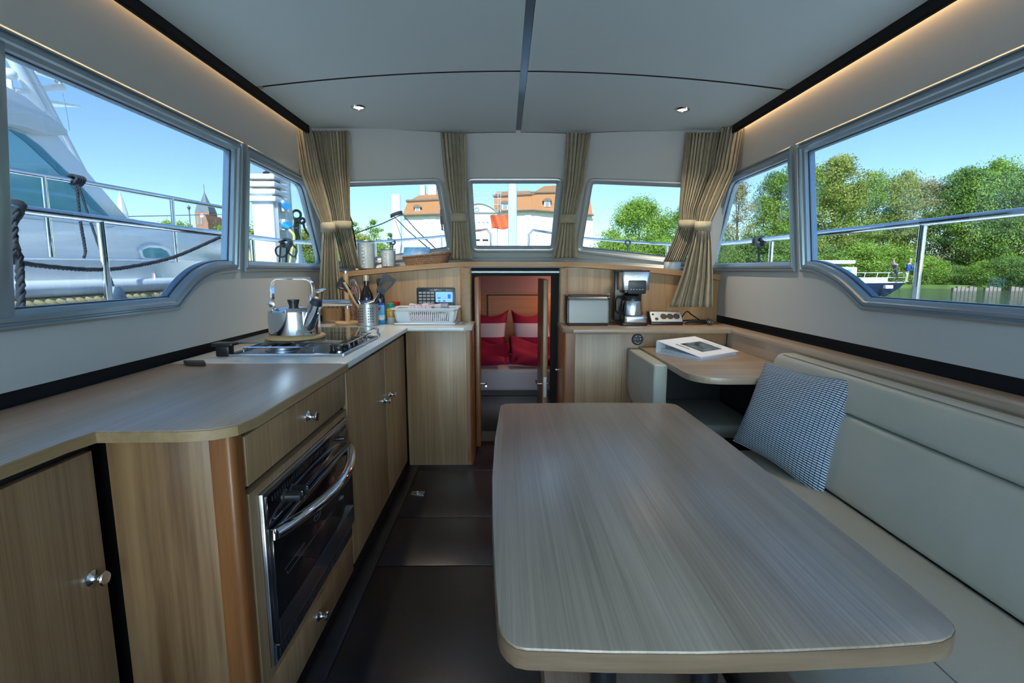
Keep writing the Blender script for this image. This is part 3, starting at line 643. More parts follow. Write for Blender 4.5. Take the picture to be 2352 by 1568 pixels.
def cushion_mesh(c, w, h, t, R, nu=18, nv=18, sag=0.0, seed=0, pinch=0.06):
    """a stuffed square cushion: two bulging faces meeting in a seam"""
    r = np.random.default_rng(seed); mb = MB(); uvs = []
    k = r.uniform(-1, 1, 8)
    for s in (1, -1):
        P = []
        for i in range(nu + 1):
            row = []
            for j in range(nv + 1):
                u, v = -1 + 2 * i / nu, -1 + 2 * j / nv
                e = (1 - abs(u) ** 2.6) * (1 - abs(v) ** 2.6)
                d = t / 2 * max(e, 0) ** 0.42 * (1 + 0.10 * math.sin(3 * u + k[0] * 3) * math.cos(2.5 * v + k[1] * 3))
                x = u * w / 2 * (1 - pinch * (1 - abs(v) ** 2) * abs(u) ** 3); z = v * h / 2 * (1 - pinch * (1 - abs(u) ** 2) * abs(v) ** 3) - sag * (1 - u * u) * (v > 0) * v * v
                row.append(np.asarray(c) + R @ A(x, s * d * -1, z))
            P.append(row)
        mb.grid(P)
    return mb
for (x, tilt, lab) in ((-0.185, 0.10, 'red and white pillow leaning on the headboard, left one'), (0.285, -0.10, 'red and white pillow leaning on the headboard, right one')):
    c = A(x, 5.42, 0.53); R = rotx(-0.35) @ roty(tilt)
    p = cushion_mesh(c, 0.40, 0.46, 0.16, R, sag=0.10, seed=3).build('bed_pillow', 'pillow_band', origin=c, smooth=60)
    tag(p, lab, 'pillow', 'pillows on the berth')
for (x, lab, sd) in ((-0.22, 'crumpled crimson duvet folded on the berth, left half', 1), (0.30, 'crumpled crimson duvet folded on the berth, right half', 2)):
    mb = MB(); r = np.random.default_rng(sd); P = []
    for i in range(25):
        row = []
        for j in range(29):
            u, v = i / 24, j / 28; a = v * math.pi
            rad = 0.11 + 0.02 * math.sin(9 * u + sd) + 0.018 * math.sin(5 * v + 7 * u)
            row.append((x + (u - 0.5) * 0.50 + 0.01 * math.sin(6 * v), 4.88 - 0.30 * math.cos(a) * (1 + 0.05 * math.sin(8 * u)), 0.292 + max(0, math.sin(a)) * (0.15 + 0.05 * math.sin(5 * u + sd) * math.sin(a) + 0.035 * math.sin(12 * v + 3 * u))))
        P.append(row)
    d = mb.grid(P).build('duvet', 'red_cloth', origin=(x, 4.86, 0.285), smooth=80, thick=0.01); tag(d, lab, 'duvet', 'duvets on the berth')
    mb = MB(); P = []
    c = tag(cushion_mesh((x * 1.02, 4.455, 0.345), 0.46, 0.15, 0.085, rotx(-1.45), seed=sd + 5).build('duvet_roll', 'red_cloth', origin=(x, 4.45, 0.30), smooth=70), lab.replace('crumpled crimson duvet folded', 'rolled crimson blanket edge lying'), 'blanket', 'rolled blankets on the berth')
l = bpy.data.lights.new('cabin_fill', 'POINT'); l.energy = 0.9; l.color = (1.0, 0.72, 0.72); l.shadow_soft_size = 0.06  # unseen fill light added to brighten the fore cabin
lo = bpy.data.objects.new('cabin_fill', l); COL.objects.link(lo); lo.location = (0.75, 4.5, 1.0)
l = bpy.data.lights.new('cabin_fill', 'POINT'); l.energy = 0.55; l.color = (1.0, 0.6, 0.42); l.shadow_soft_size = 0.05  # second added fill, warmer, close to the headboard
lo = bpy.data.objects.new('cabin_fill', l); COL.objects.link(lo); lo.location = (0.6, 5.35, 0.9)
# ================================================================== GALLEY, PORT SIDE
XG = -0.579                     # plane of the door fronts
ZW = 0.829
# worktops
tag(MB().prism([(XL + 0.012, 1.732), (-0.556, 1.732), (-0.556, 2.838), (-0.235, 2.838), (-0.192, 2.885), (-0.192, 3.198), (-0.287, 3.198), (-0.287, YBH - 0.002), (XL + 0.012, YBH - 0.002)], 0.806, ZW).build('white_worktop', 'worktop_white', origin=(-0.9, 2.5, 0.806), bev=0.003), 'white L-shaped galley worktop with the hob in it', 'worktop')
wo = [(XL + 0.012, -1.9), (-0.842, -1.9), (-0.842, 0.80), (-0.838, 0.93), (-0.826, 0.985), (-0.66, 0.988), (-0.600, 0.999), (-0.566, 1.028), (-0.553, 1.085), (-0.553, 1.7315), (XL + 0.012, 1.7315)]
wt = thing('wood_worktop', (-0.9, 1.2, 0.805), 'grey-brown oak laminate worktop with a rounded corner in the near left', 'worktop')
MB().prism(wo, 0.806, ZW).build('top', 'oak_along', wt, bev=0.002)
# edging band proud of the laminate
front = wo[1:10]; mb = MB()
for i in range(len(front) - 1):
    a, b = np.array(front[i]), np.array(front[i + 1]); d = (b - a) / np.linalg.norm(b - a); n = np.array([d[1], -d[0]])
    if i: pass
pts = [np.array(q) for q in front]; outp = []
for i, q in enumerate(pts):
    d0 = pts[i] - pts[i - 1] if i else pts[1] - pts[0]; d1 = pts[i + 1] - pts[i] if i < len(pts) - 1 else d0
    d0 = d0 / np.linalg.norm(d0); d1 = d1 / np.linalg.norm(d1); n = np.array([d0[1] + d1[1], -d0[0] - d1[0]]); n /= np.linalg.norm(n); outp.append(q + n * 0.003)
mb.grid([[(q[0], q[1], 0.8055), (o[0], o[1], 0.8055), (o[0], o[1], ZW - 0.003), (q[0], q[1], ZW - 0.001)] for q, o in zip(pts, outp)])
mb.build('edging', 'edge_oak', wt)

def knob(parent, y, z, x=XG, mat='chrome'):
    R = roty(math.pi / 2)
    return MB().lathe([(0.0165, 0.0), (0.0165, 0.003), (0.011, 0.007), (0.0075, 0.014), (0.008, 0.018), (0.0135, 0.024), (0.0145, 0.028), (0.0125, 0.031), (0.0001, 0.032)], (x, y, z), 20, R).build('knob', mat, parent)
# two-door unit
c2 = thing('galley_cabinet', (-0.88, 2.3, 0), 'tall two-door oak galley cabinet under the white worktop', 'cabinet')
MB().bx(XL + 0.02, XG - 0.022, 1.786, 2.838, 0.0, 0.805).build('carcass', 'toe_black', c2)
for y0, y1, ky in ((1.791, 2.372, 2.335), (2.380, 2.846, 2.455)):
    d = MB().bx(XG - 0.018, XG, y0, y1, 0.036, 0.783).build('door', 'oak_upright', c2, bev=0.0015); knob(d, ky, 0.535)
d = c2.children[-1]
q = at(888, 803, x=XG)
MB().bx(XG, XG + 0.001, q[1] - 0.02, q[1] + 0.035, 0.758, 0.772).build('sticker', 'sticker_red', d)
# oven unit: drawer, oven, lower drawer, pilaster and end panel
c1 = thing('oven_cabinet', (-0.88, 1.4, 0), 'oak galley cabinet with drawers above and below the built-in oven', 'cabinet')
MB().bx(XL + 0.02, XG - 0.022, 1.075, 1.782, 0.0, 0.805).build('carcass', 'toe_black', c1)
d = MB().bx(XG - 0.02, XG, 1.078, 1.768, 0.668, 0.785).build('drawer', 'oak_upright', c1, bev=0.0015); knob(d, 1.425, 0.728)
d = MB().bx(XG - 0.02, XG, 1.078, 1.776, 0.02, 0.142).build('drawer', 'oak_upright', c1, bev=0.0015); knob(d, 1.42, 0.095)
sur = MB(); sur.bx(XG - 0.02, XG, 1.078, 1.118, 0.152, 0.650).bx(XG - 0.02, XG, 1.752, 1.774, 0.152, 0.650).bx(XG - 0.02, XG, 1.118, 1.752, 0.630, 0.650).bx(XG - 0.02, XG, 1.118, 1.752, 0.152, 0.178)
sur.build('oven_surround', 'oak_upright', c1)
MB().prism(round_poly([(XG - 0.05, 1.03), (XG + 0.0, 1.03), (XG + 0.0, 1.066), (XG - 0.05, 1.066)], [0, 0.022, 0, 0]), 0.0, 0.8045).build('pilaster', 'cherry', c1)
MB().bx(-0.846, XG - 0.0505, 1.03, 1.048, 0.0, 0.8045).build('end_panel', 'walnut_end', c1, bev=0.001)
# near cabinet (its door faces the passage)
c0 = thing('near_cabinet', (-1.0, 0.3, 0), 'oak cabinet with a round knob at the left edge, nearest the viewer', 'cabinet')
MB().bx(XL + 0.02, -0.876, -1.9, 1.022, 0.0, 0.8045).build('carcass', 'toe_black', c0)
d = MB().bx(-0.874, -0.856, 0.38, 1.006, 0.03, 0.782).build('door', 'oak_upright', c0, bev=0.0015); knob(d, 0.967, 0.521, x=-0.856)
d = MB().bx(-0.874, -0.856, -0.25, 0.374, 0.03, 0.782).build('door', 'oak_upright', c0, bev=0.0015)
# return cabinet at the forward end
c3 = thing('return_cabinet', (-0.4, 3.05, 0), 'oak end cabinet under the dish rack beside the cabin door', 'cabinet')
MB().bx(-0.572, -0.225, 2.8635, 3.247, 0.0, 0.805).build('panel', 'oak_upright', c3, bev=0.001)
MB().prism(round_poly([(-0.2245, 2.8625), (-0.192, 2.8625), (-0.192, 3.198), (-0.2245, 3.198)], [0, 0.026, 0, 0]), 0.0, 0.805).build('corner_post', 'cherry', c3)
# ---- oven
ov = thing('oven', (-0.62, 1.435, 0.18), 'built-in black glass oven with a bowed chrome handle', 'oven')
X0 = XG + 0.001
MB().bx(XG - 0.022, X0 + 0.008, 1.120, 1.750, 0.180, 0.628).build('trim_frame', 'steel', ov, bev=0.002)
MB().bx(X0 + 0.008, X0 + 0.014, 1.128, 1.742, 0.545, 0.620).build('control_panel', 'black_glass', ov, bev=0.001)
dr = MB().bx(X0 + 0.008, X0 + 0.022, 1.128, 1.742, 0.238, 0.538).build('oven_door', 'black_glass', ov, bev=0.002)
MB().bx(X0 + 0.0215, X0 + 0.0228, 1.130, 1.740, 0.242, 0.300).build('lower_panel', 'smoked_mirror', dr)
gr = MB().bx(X0 + 0.008, X0 + 0.011, 1.128, 1.742, 0.184, 0.232).build('vent_panel', 'smoked_mirror', ov)
MB().bx(X0 + 0.0105, X0 + 0.020, 1.128, 1.742, 0.2325, 0.2365).build('vent_lip', 'chrome', gr)
mb = MB()
for k in range(34): mb.bx(X0 + 0.0105, X0 + 0.0116, 1.142 + k * 0.0175, 1.149 + k * 0.0175, 0.190, 0.214)
mb.build('slots', 'black_matt', gr)
mb = MB()
for k in range(40): mb.bx(X0 + 0.0135, X0 + 0.0145, 1.15 + k * 0.0145, 1.156 + k * 0.0145, 0.598, 0.612)
mb.build('slots', 'black_matt', ov)
H = [(X0 + 0.022 + 0.062 * math.sin(math.pi * t) ** 0.9, 1.138 + 0.594 * t, 0.520) for t in np.linspace(0, 1, 25)]
MB().tube([A(*q) for q in H], [0.0155] * 25, 12).build('handle', 'chrome', dr)
MB().bx(X0 + 0.0215, X0 + 0.026, 1.135, 1.735, 0.522, 0.535).build('handle_bar', 'steel', dr, bev=0.002)
q = at(656, 1134, x=X0 + 0.03)
for yy, zz, rr, ll in ((1.215, 0.582, 0.018, 0.045), (1.255, 0.578, 0.018, 0.042), (1.655, 0.582, 0.009, 0.014)):
    k = MB().lathe([(rr, 0), (rr, 0.004), (rr * 0.8, 0.008), (rr * 0.72, ll), (rr * 0.6, ll + 0.002)], (X0 + 0.014, yy, zz), 20, roty(math.pi / 2)).build('knob', 'black_plastic', ov)
    if rr > 0.01: MB().box((X0 + 0.014 + ll + 0.002, yy, zz + 0.008), (0.003, 0.003, 0.012)).build('pointer', 'chrome', k)
MB().bx(X0 + 0.0141, X0 + 0.020, 1.150, 1.19, 0.553, 0.556).build('vent_pin', 'steel', ov)
# printed oval emblem and inner window lines on the door glass
c = A(X0 + 0.0222, 1.40, 0.435)
MB().tube([c + A(0.0004, 0.026 * math.cos(a), 0.013 * math.sin(a)) for a in np.linspace(0, 6.283, 29)[:-1]], 0.0009, 4, closed=True).build('emblem', 'print_dim', dr)
def marks(pl, x, y, h, n, mat, parent, name='small_print', w=None, z0=0.0, z1=0.0004):
    """a line of print too small to read: a row of short strokes on a Plane"""
    mb = MB(); x0 = x
    for k in range(n):
        ww = h * (0.55 + 0.25 * ((k * 7) % 3)); hh = h * (1.0 if k == 0 or k % 4 == 2 else 0.7)
        mb.slab(pl, [(x0, y), (x0 + ww, y), (x0 + ww, y + hh), (x0, y + hh)], z0, z1); x0 += ww + h * 0.28
    return mb.build(name, mat, parent, smooth=0)
marks(Plane(c, (0, 1, 0), (0, 0, 1), (1, 0, 0)), -0.017, -0.003, 0.0055, 6, 'print_dim', dr, z0=0.0002, z1=0.0006)
MB().tube([A(X0 + 0.0225, 1.175, 0.405), A(X0 + 0.0225, 1.30, 0.405)], 0.0007, 4).tube([A(X0 + 0.0225, 1.19, 0.385), A(X0 + 0.0225, 1.52, 0.385)], 0.0007, 4).tube([A(X0 + 0.0225, 1.19, 0.385), A(X0 + 0.0225, 1.185, 0.395)], 0.0007, 4).build('shelf_lines', 'print_dim', dr)

# ---- hob let into the white worktop, glass lid standing on rails above it
hb = thing('gas_hob', (-0.83, 2.13, ZW), 'gas hob with wire pan supports under a raised glass lid', 'hob')
HX0, HX1, HY0, HY1 = -1.045, -0.612, 1.872, 2.400
MB().bx(HX0, HX1, HY0, HY1, ZW, ZW + 0.003).build('tray', 'hob_steel', hb)
rim = MB()
for a, b in (((HX0, HY0), (HX1, HY0)), ((HX1, HY0), (HX1, HY1)), ((HX1, HY1), (HX0, HY1)), ((HX0, HY1), (HX0, HY0))):
    rim.tube([(a[0], a[1], ZW + 0.006), (b[0], b[1], ZW + 0.006)], 0.006, 8)
rim.build('rim', 'steel', hb)
for (x, y, r) in ((-0.90, 2.02, 0.05), (-0.90, 2.27, 0.04)):
    b = MB().lathe([(r * 1.35, ZW + 0.003), (r * 1.35, ZW + 0.006), (r, ZW + 0.008), (r, ZW + 0.018), (r * 0.3, ZW + 0.022), (0.0001, ZW + 0.022)], (x, y, 0), 28).build('burner', 'steel_soft', hb)
    MB().lathe([(r * 0.86, ZW + 0.018), (r * 0.86, ZW + 0.025), (0.0001, ZW + 0.027)], (x, y, 0), 24).build('burner_cap', 'black_matt', b)
def wire(mb, x0, x1, y0, y1, z):
    mb.tube([(x0, y0, ZW + 0.004), (x0, y0, z), (x1, y0, z), (x1, y0, ZW + 0.004)], 0.0035, 6).tube([(x0, y1, ZW + 0.004), (x0, y1, z), (x1, y1, z), (x1, y1, ZW + 0.004)], 0.0035, 6)
ws = MB(); wire(ws, -1.00, -0.735, 1.905, 2.365, ZW + 0.030)
for k in range(6): ws.tube([(-0.98 + 0.047 * k, 1.905, ZW + 0.030), (-0.98 + 0.047 * k, 2.365, ZW + 0.030)], 0.003, 6)
for x in (-0.70, -0.635):
    ws.tube([(x, 1.99, ZW + 0.030), (x, 2.365, ZW + 0.030)], 0.0035, 6)
for k in range(6): ws.tube([(-0.70, 2.02 + 0.066 * k, ZW + 0.030), (-0.635, 2.02 + 0.066 * k, ZW + 0.030), (-0.635, 2.02 + 0.066 * k, ZW + 0.004)], 0.003, 6)
ws.build('pan_support', 'chrome', hb)
for k, (x, y) in enumerate(((-0.665, 1.93), (-0.665, 2.06), (-0.665, 2.19))):
    MB().lathe([(0.017, 0), (0.017, 0.006), (0.013, 0.010), (0.012, 0.028), (0.0001, 0.029)], (x, y, ZW + 0.003), 18).build('knob', 'black_plastic', hb)
MB().lathe([(0.012, 0), (0.010, 0.014), (0.0001, 0.015)], (-0.635, 1.90, ZW + 0.003), 14).build('igniter', 'chrome', hb)
lid = MB().prism(round_poly([(-1.05, 1.90), (-0.628, 1.90), (-0.628, 2.425), (-1.05, 2.425)], 0.012), ZW + 0.044, ZW + 0.050).build('glass_lid', 'lid_glass', hb)
hin = MB(); hin.bx(-1.085, -1.035, 1.865, 1.905, ZW + 0.001, ZW + 0.040).bx(-1.100, -1.02, 1.862, 1.912, ZW + 0.040, ZW + 0.052)
hin.build('hinge_block', 'black_plastic', hb, bev=0.004)
hin = MB(); hin.bx(-0.665, -0.615, 1.885, 1.93, ZW + 0.036, ZW + 0.0435).bx(-0.655, -0.63, 1.895, 1.92, ZW + 0.020, ZW + 0.036).build('lid_rest', 'black_plastic', hb, bev=0.003)
MB().tube([(-0.626, 2.405, ZW + 0.048), (-0.612, 2.40, ZW + 0.040), (-0.612, 2.395, ZW + 0.026), (-0.604, 2.392, ZW + 0.018), (-0.606, 2.39, ZW + 0.006)], 0.006, 8).build('lid_hook', 'steel', hb)
# flat black box at the back of the wooden worktop
tag(MB().prism([(-1.081, 1.688), (-1.012, 1.680), (-1.046, 1.728), (-1.118, 1.728)], ZW + 0.0005, ZW + 0.013).build('flush_socket', 'black_matt', origin=(-1.07, 1.71, ZW), bev=0.002), 'small flat black socket cover on the wood worktop near the hob', 'socket cover')

# ---- trivet and kettle on the lid
ZL = ZW + 0.0503; kc = A(-0.852, 2.03, ZL)
tag(MB().lathe([(0.108, 0.0), (0.114, 0.003), (0.115, 0.011), (0.110, 0.014), (0.0001, 0.014)], kc, 40).build('trivet', 'cork', origin=kc), 'round cork trivet under the kettle', 'trivet')
k0 = kc + A(0, 0, 0.0143)
ke = thing('kettle', k0, 'polished steel kettle with tall square handle on the cork trivet', 'kettle')
MB().lathe([(0.0001, 0.0), (0.090, 0.0), (0.097, 0.006), (0.0985, 0.05), (0.098, 0.096), (0.094, 0.101), (0.070, 0.103), (0.0001, 0.104)], k0, 48).build('body', 'chrome', ke)
ld = MB().lathe([(0.072, 0.103), (0.074, 0.107), (0.066, 0.110), (0.0001, 0.113)], k0, 40).build('lid', 'chrome', ke)
MB().lathe([(0.017, 0.112), (0.0175, 0.116), (0.0235, 0.138), (0.023, 0.141), (0.0001, 0.141)], k0, 24).build('lid_knob', 'black_plastic', ld)
# flat-band handle arching over the lid
path = [(-0.078, 0.100)] + round_poly([(-0.082, 0.115), (-0.082, 0.222), (0.082, 0.222), (0.082, 0.115)], [0, 0.035, 0.035, 0], 6) + [(0.078, 0.100)]
P = []
for i, (x, z) in enumerate(path):
    a = np.array(path[max(0, i - 1)]); b = np.array(path[min(len(path) - 1, i + 1)]); d = (b - a) / np.linalg.norm(b - a); n = np.array([-d[1], d[0]])
    w = 0.013
    P.append([k0 + A(x + n[0] * h, s * w, z + n[1] * h) for s, h in ((-1, -0.002), (1, -0.002), (1, 0.002), (-1, 0.002), (-1, -0.002))])
hd = MB().grid(P).build('handle', 'chrome', ke, smooth=30)
for s in (-1, 1):
    MB().lathe([(0.0125, -0.002), (0.0125, 0.002), (0.006, 0.004), (0.0001, 0.004)], k0 + A(s * 0.0815, -0.004 - 0.010, 0.122), 20, rotx(math.pi / 2)).build('rivet_plate', 'steel', hd)
s0 = k0 + A(0.070, -0.050, 0.028); s1 = k0 + A(0.122, -0.085, 0.130); dd = nrm(s1 - s0)
sp = MB().tube([s0, s0 + dd * 0.02, s1 - dd * 0.02, s1], [0.022, 0.0245, 0.0235, 0.024], 24).build('spout', 'chrome', ke)
MB().tube([s1, s1 + dd * 0.004, s1 + dd * 0.022, s1 + dd * 0.024], [0.0235, 0.0225, 0.018, 0.012], 20).build('spout_cap', 'blue_black', sp)
# ---- mixer tap
tp = A(-1.005, 2.62, ZW)
ta = thing('mixer_tap', tp, 'chrome mixer tap with lever and long spout behind the kettle', 'tap')
MB().lathe([(0.032, 0), (0.032, 0.006), (0.024, 0.012), (0.022, 0.14), (0.026, 0.145), (0.026, 0.185), (0.020, 0.195), (0.0001, 0.197)], tp, 24).build('column', 'chrome', ta)
q = tp + A(0, 0, 0.155)
sp = MB().tube([q, q + A(0.06, -0.01, 0.0), q + A(0.215, -0.04, 0.003)], [0.019, 0.018, 0.017], 16).build('spout', 'chrome', ta)
MB().cyl(q + A(0.195, -0.037, -0.012), q + A(0.195, -0.037, -0.028), 0.011, n=14).build('aerator', 'steel', sp)
MB().tube([tp + A(0.0, 0, 0.190), tp + A(0.02, -0.004, 0.212), tp + A(0.085, -0.015, 0.228)], [0.012, 0.010, 0.007], 10).build('lever', 'chrome', ta)

# ---- paper towel holder, dimpled brown jar, utensils, bottles, cartons
pc = A(-0.955, 3.04, ZW)
ph = thing('towel_roll_holder', pc, 'wooden upright paper towel holder with round base and chrome tip', 'towel holder')
MB().lathe([(0.070, 0), (0.074, 0.004), (0.074, 0.011), (0.067, 0.015), (0.0001, 0.016)], pc, 36).build('base', 'dowel_wood', ph)
MB().cyl(pc + A(0, 0, 0.016), pc + A(0, 0, 0.306), 0.0145, n=18).build('dowel', 'dowel_wood', ph)
MB().lathe([(0.0155, 0.306), (0.0155, 0.318), (0.010, 0.322), (0.0001, 0.322)], pc, 18).build('tip', 'chrome', ph)
jc = A(-0.965, 3.183, ZW)
tag(MB().lathe([(0.048, 0), (0.062, 0.01), (0.066, 0.1), (0.062, 0.19), (0.050, 0.225), (0.046, 0.225), (0.056, 0.19), (0.058, 0.1), (0.05, 0.02), (0.0001, 0.015)], jc, 32).build('dimpled_jar', 'brown_dimple', origin=jc), 'brown dimpled jar standing behind the wooden towel holder', 'jar')
uc = A(-0.808, 2.955, ZW)
uh = thing('utensil_holder', uc, 'perforated steel cylinder holding kitchen utensils', 'utensil holder')
MB().lathe([(0.057, 0), (0.060, 0.003), (0.060, 0.128), (0.0575, 0.128), (0.0575, 0.006), (0.0001, 0.006)], uc, 40).build('cylinder', 'steel_soft', uh)
for gx in (-1, 1):
    for i in range(3):
        ang = -math.pi / 2 + gx * 0.52 + (i - 1) * 0.22
        for j in range(6):
            q = uc + A(0.0602 * math.cos(ang), 0.0602 * math.sin(ang), 0.026 + 0.0155 * j); d = A(math.cos(ang), math.sin(ang), 0)
            MB().cyl(q - d * 0.001, q + d * 0.0006, 0.0034, n=8).build('perforation', 'black_matt', uh)
def stick(base, tip, r0, r1, name, mat, parent): return MB().tube([base, (base + tip) / 2, tip], [r0, (r0 + r1) / 2, r1], 8).build(name, mat, parent)
UB = uc + A(0, 0, 0.02)
def spatula(label, u0, v0, u1, v1, wid, y, slots, mat='blue_black'):
    """slotted turner: the blade lies between two points of the photo, its stem runs into the holder"""
    a = at(u0, v0, y=y); b = at(u1, v1, y=y); d = nrm(b - a); s = nrm(np.cross(d, A(0, 1, 0))); L = np.linalg.norm(b - a)
    t = thing('slotted_turner', UB, label, 'turner', 'utensils in the steel holder')
    pl = Plane(a, d, s); w0 = wid * 0.32; w1 = wid * 0.5
    out = [(0, -w0), (L * 0.25, -w0 * 1.1), (L * 0.7, -w1), (L, -w1 * 0.95), (L * 0.97, w1), (L * 0.68, w1), (L * 0.25, w0 * 1.1), (0, w0)]
    holes = []
    for k in range(slots):
        o = (-0.5 + (k + 0.5) / slots) * wid * 0.72; holes.append([(L * 0.28, o * 0.75 - 0.0022), (L * 0.78, o - 0.0028), (L * 0.78, o + 0.0028), (L * 0.28, o * 0.75 + 0.0022)])
    wall_mesh(pl, out, holes, 0.003).build('blade', mat, t)
    stick(UB + A(0, 0, 0), a + d * 0.01, 0.005, 0.0045, 'stem', mat, t); return t
spatula('dark slotted turner leaning right out of the steel utensil holder', 872, 672, 897, 634, 0.082, 2.98, 4)
spatula('black perforated turner leaning left out of the steel utensil holder', 803, 668, 776, 645, 0.055, 2.92, 2, 'black_plastic')
t = thing('whisk', UB, 'wire whisk standing in the steel utensil holder', 'whisk', 'utensils in the steel holder')
wb = at(823, 690, y=2.95); wtp = at(808, 640, y=2.97); d = nrm(wtp - wb); x, y_, _ = basis(d); L = np.linalg.norm(wtp - wb); mb = MB()
for k in range(6):
    a = math.pi * k / 6; e = x * math.cos(a) + y_ * math.sin(a)
    mb.tube([wb + d * (L * (0.5 - 0.5 * math.cos(math.pi * min(1, abs(1 - abs(2 * q - 1)) * 1.0)))) + e * 0.030 * math.sin(2 * math.pi * q) * (0.55 + 0.45 * (1 - abs(2 * q - 1))) for q in np.linspace(0, 1, 21)], 0.0011, 5)
mb.build('wires', 'steel', t); stick(UB, wb, 0.007, 0.006, 'stem', 'steel', t)
t = thing('ladle', UB, 'dark plastic ladle leaning left out of the steel utensil holder', 'ladle', 'utensils in the steel holder')
a = at(810, 676, y=2.93); MB().ball(at(786, 662, y=2.90), (0.036, 0.030, 0.010), 16, 8, roty(0.35)).build('bowl', 'blue_black', t); stick(UB, a, 0.005, 0.006, 'stem', 'blue_black', t)
t = thing('wooden_spoon', UB, 'pale wooden spoon handle leaning left out of the steel holder', 'spoon', 'utensils in the steel holder')
a = at(790, 648, y=2.90); MB().tube([UB + A(0.01, -0.02, 0), (UB + a) / 2 + A(0, -0.02, 0), a], [0.006, 0.006, 0.009], 10).build('handle', 'dowel_wood', t)
t = thing('tongs', UB, 'shiny steel tongs sticking out of the utensil holder', 'tongs', 'utensils in the steel holder')
a = at(856, 690, y=2.93); b = at(866, 672, y=2.96); MB().tube([UB, at(830, 695, y=2.92), a, b], 0.004, 8).tube([UB + A(0.01, 0, 0), at(838, 697, y=2.91), a + A(0.004, 0, -0.008), b + A(0.01, 0, 0)], 0.004, 8).build('arms', 'steel', t)
# bottles
def bottle(c, r, h, neck, cap, label, body, capmat, lab=None):
    t = thing('bottle', c, label, 'bottle', 'bottles behind the utensil holder')
    MB().lathe([(r * 0.9, 0), (r, 0.006), (r, h * 0.52), (r * 0.86, h * 0.62), (neck * 1.15, h * 0.74), (neck, h * 0.78), (neck, h * 0.9), (0.0001, h * 0.9)], c, 24).build('body', body, t)
    MB().lathe([(neck * 1.2, h * 0.88), (neck * 1.25, h * 0.90), (neck * 1.2, h), (0.0001, h)], c, 20).build('cap', capmat, t)
    if lab: MB().lathe([(r * 1.008, h * 0.2), (r * 1.01, h * 0.22), (r * 1.01, h * 0.46), (r * 1.008, h * 0.48)], c, 24).build('label', lab, t)
bottle(A(-0.860, 3.135, ZW), 0.040, 0.292, 0.015, 0, 'dark bottle with gold cap and pale blue label behind the utensils', 'bottle_black', 'cap_gold', 'label_blue')
bottle(A(-0.782, 3.15, ZW), 0.031, 0.272, 0.014, 0, 'slim black bottle with black cap behind the utensils', 'bottle_black', 'black_matt')
# carton, spice jars
cc = A(-0.748, 3.04, ZW); t = thing('milk_carton', cc, 'small blue and white coffee milk carton beside the utensil holder', 'carton')
MB().bx(cc[0] - 0.021, cc[0] + 0.021, cc[1] - 0.02, cc[1] + 0.02, ZW + 0.0005, ZW + 0.127).build('pack', 'carton_print', t, bev=0.002)
pl = Plane(cc + A(0, -0.0202, 0), (1, 0, 0), (0, 0, 1), (0, -1, 0))
MB().slab(pl, [(-0.017, 0.098), (0.004, 0.108), (-0.002, 0.090), (-0.014, 0.078)], 0.0002, 0.0007).build('emblem', 'print_red', t)
MB().slab(pl, [(0.016 * math.cos(a) + 0.003, 0.034 + 0.011 * math.sin(a)) for a in np.linspace(0, 6.28, 19)[:-1]], 0.0002, 0.0007).build('cup_print', 'print_white', t)
def spice(c, label, capm, fill, h=0.125, r=0.0245):
    t = thing('spice_jar', c, label, 'spice jar', 'spice jars on the white worktop')
    MB().lathe([(r * 0.9, 0), (r, 0.004), (r, h * 0.70), (r * 0.8, h * 0.78), (r * 0.8, h * 0.82), (0.0001, h * 0.82)], c, 24).build('jar', fill, t)
    MB().lathe([(r * 0.98, h * 0.79), (r, h * 0.80), (r, h * 0.985), (r * 0.9, h), (0.0001, h)], c, 24).build('lid', capm, t)
spice(A(-0.694, 3.05, ZW), 'small spice jar with green lid next to the dish rack', 'lid_green', 'spice_fill')
spice(A(-0.698, 3.222, ZW), 'small spice jar with red lid behind the dish rack corner', 'lid_red', 'spice_red', h=0.125, r=0.022)
# ---- white dish rack on its tray, with folded tea towels
rc = A(-0.478, 3.072, ZW)
dk = thing('dish_rack', rc, 'white slotted plastic dish rack on a drip tray on the white worktop', 'dish rack')
def rect(cx, cy, w, d, r=0.02): return round_poly([(cx - w / 2, cy - d / 2), (cx + w / 2, cy - d / 2), (cx + w / 2, cy + d / 2), (cx - w / 2, cy + d / 2)], r, 4)
PLr = Plane(rc, (1, 0, 0), (0, 1, 0), (0, 0, 1))
MB().prism(rect(rc[0], rc[1], 0.356, 0.215), ZW + 0.0005, ZW + 0.004).frame(PLr, rect(0, 0, 0.372, 0.235), [(0, 0.010), (0.003, 0.013), (0.010, 0.004), (0.008, 0.001)]).build('drip_tray', 'white_plastic', dk)
bs = MB(); LV = [(0.325, 0.18, 0.010), (0.335, 0.19, 0.022)]
def ringz(w, d, z): return [A(rc[0] + a, rc[1] + b, ZW + z) for a, b in rect(0, 0, w, d, 0.025)]
bs.prism(rect(rc[0], rc[1], 0.328, 0.182), ZW + 0.006, ZW + 0.010)
for (w0, d0, z0), (w1, d1, z1) in (((0.328, 0.182, 0.006), (0.334, 0.188, 0.022)), ((0.356, 0.206, 0.080), (0.362, 0.212, 0.094)), ((0.362, 0.212, 0.094), (0.398, 0.240, 0.099)), ((0.398, 0.240, 0.099), (0.402, 0.244, 0.092))):
    bs.grid([list(q) for q in zip(ringz(w0, d0, z0), ringz(w1, d1, z1))] , closed_u=True)
bs.build('basket_body', 'white_plastic', dk, thick=0.003)
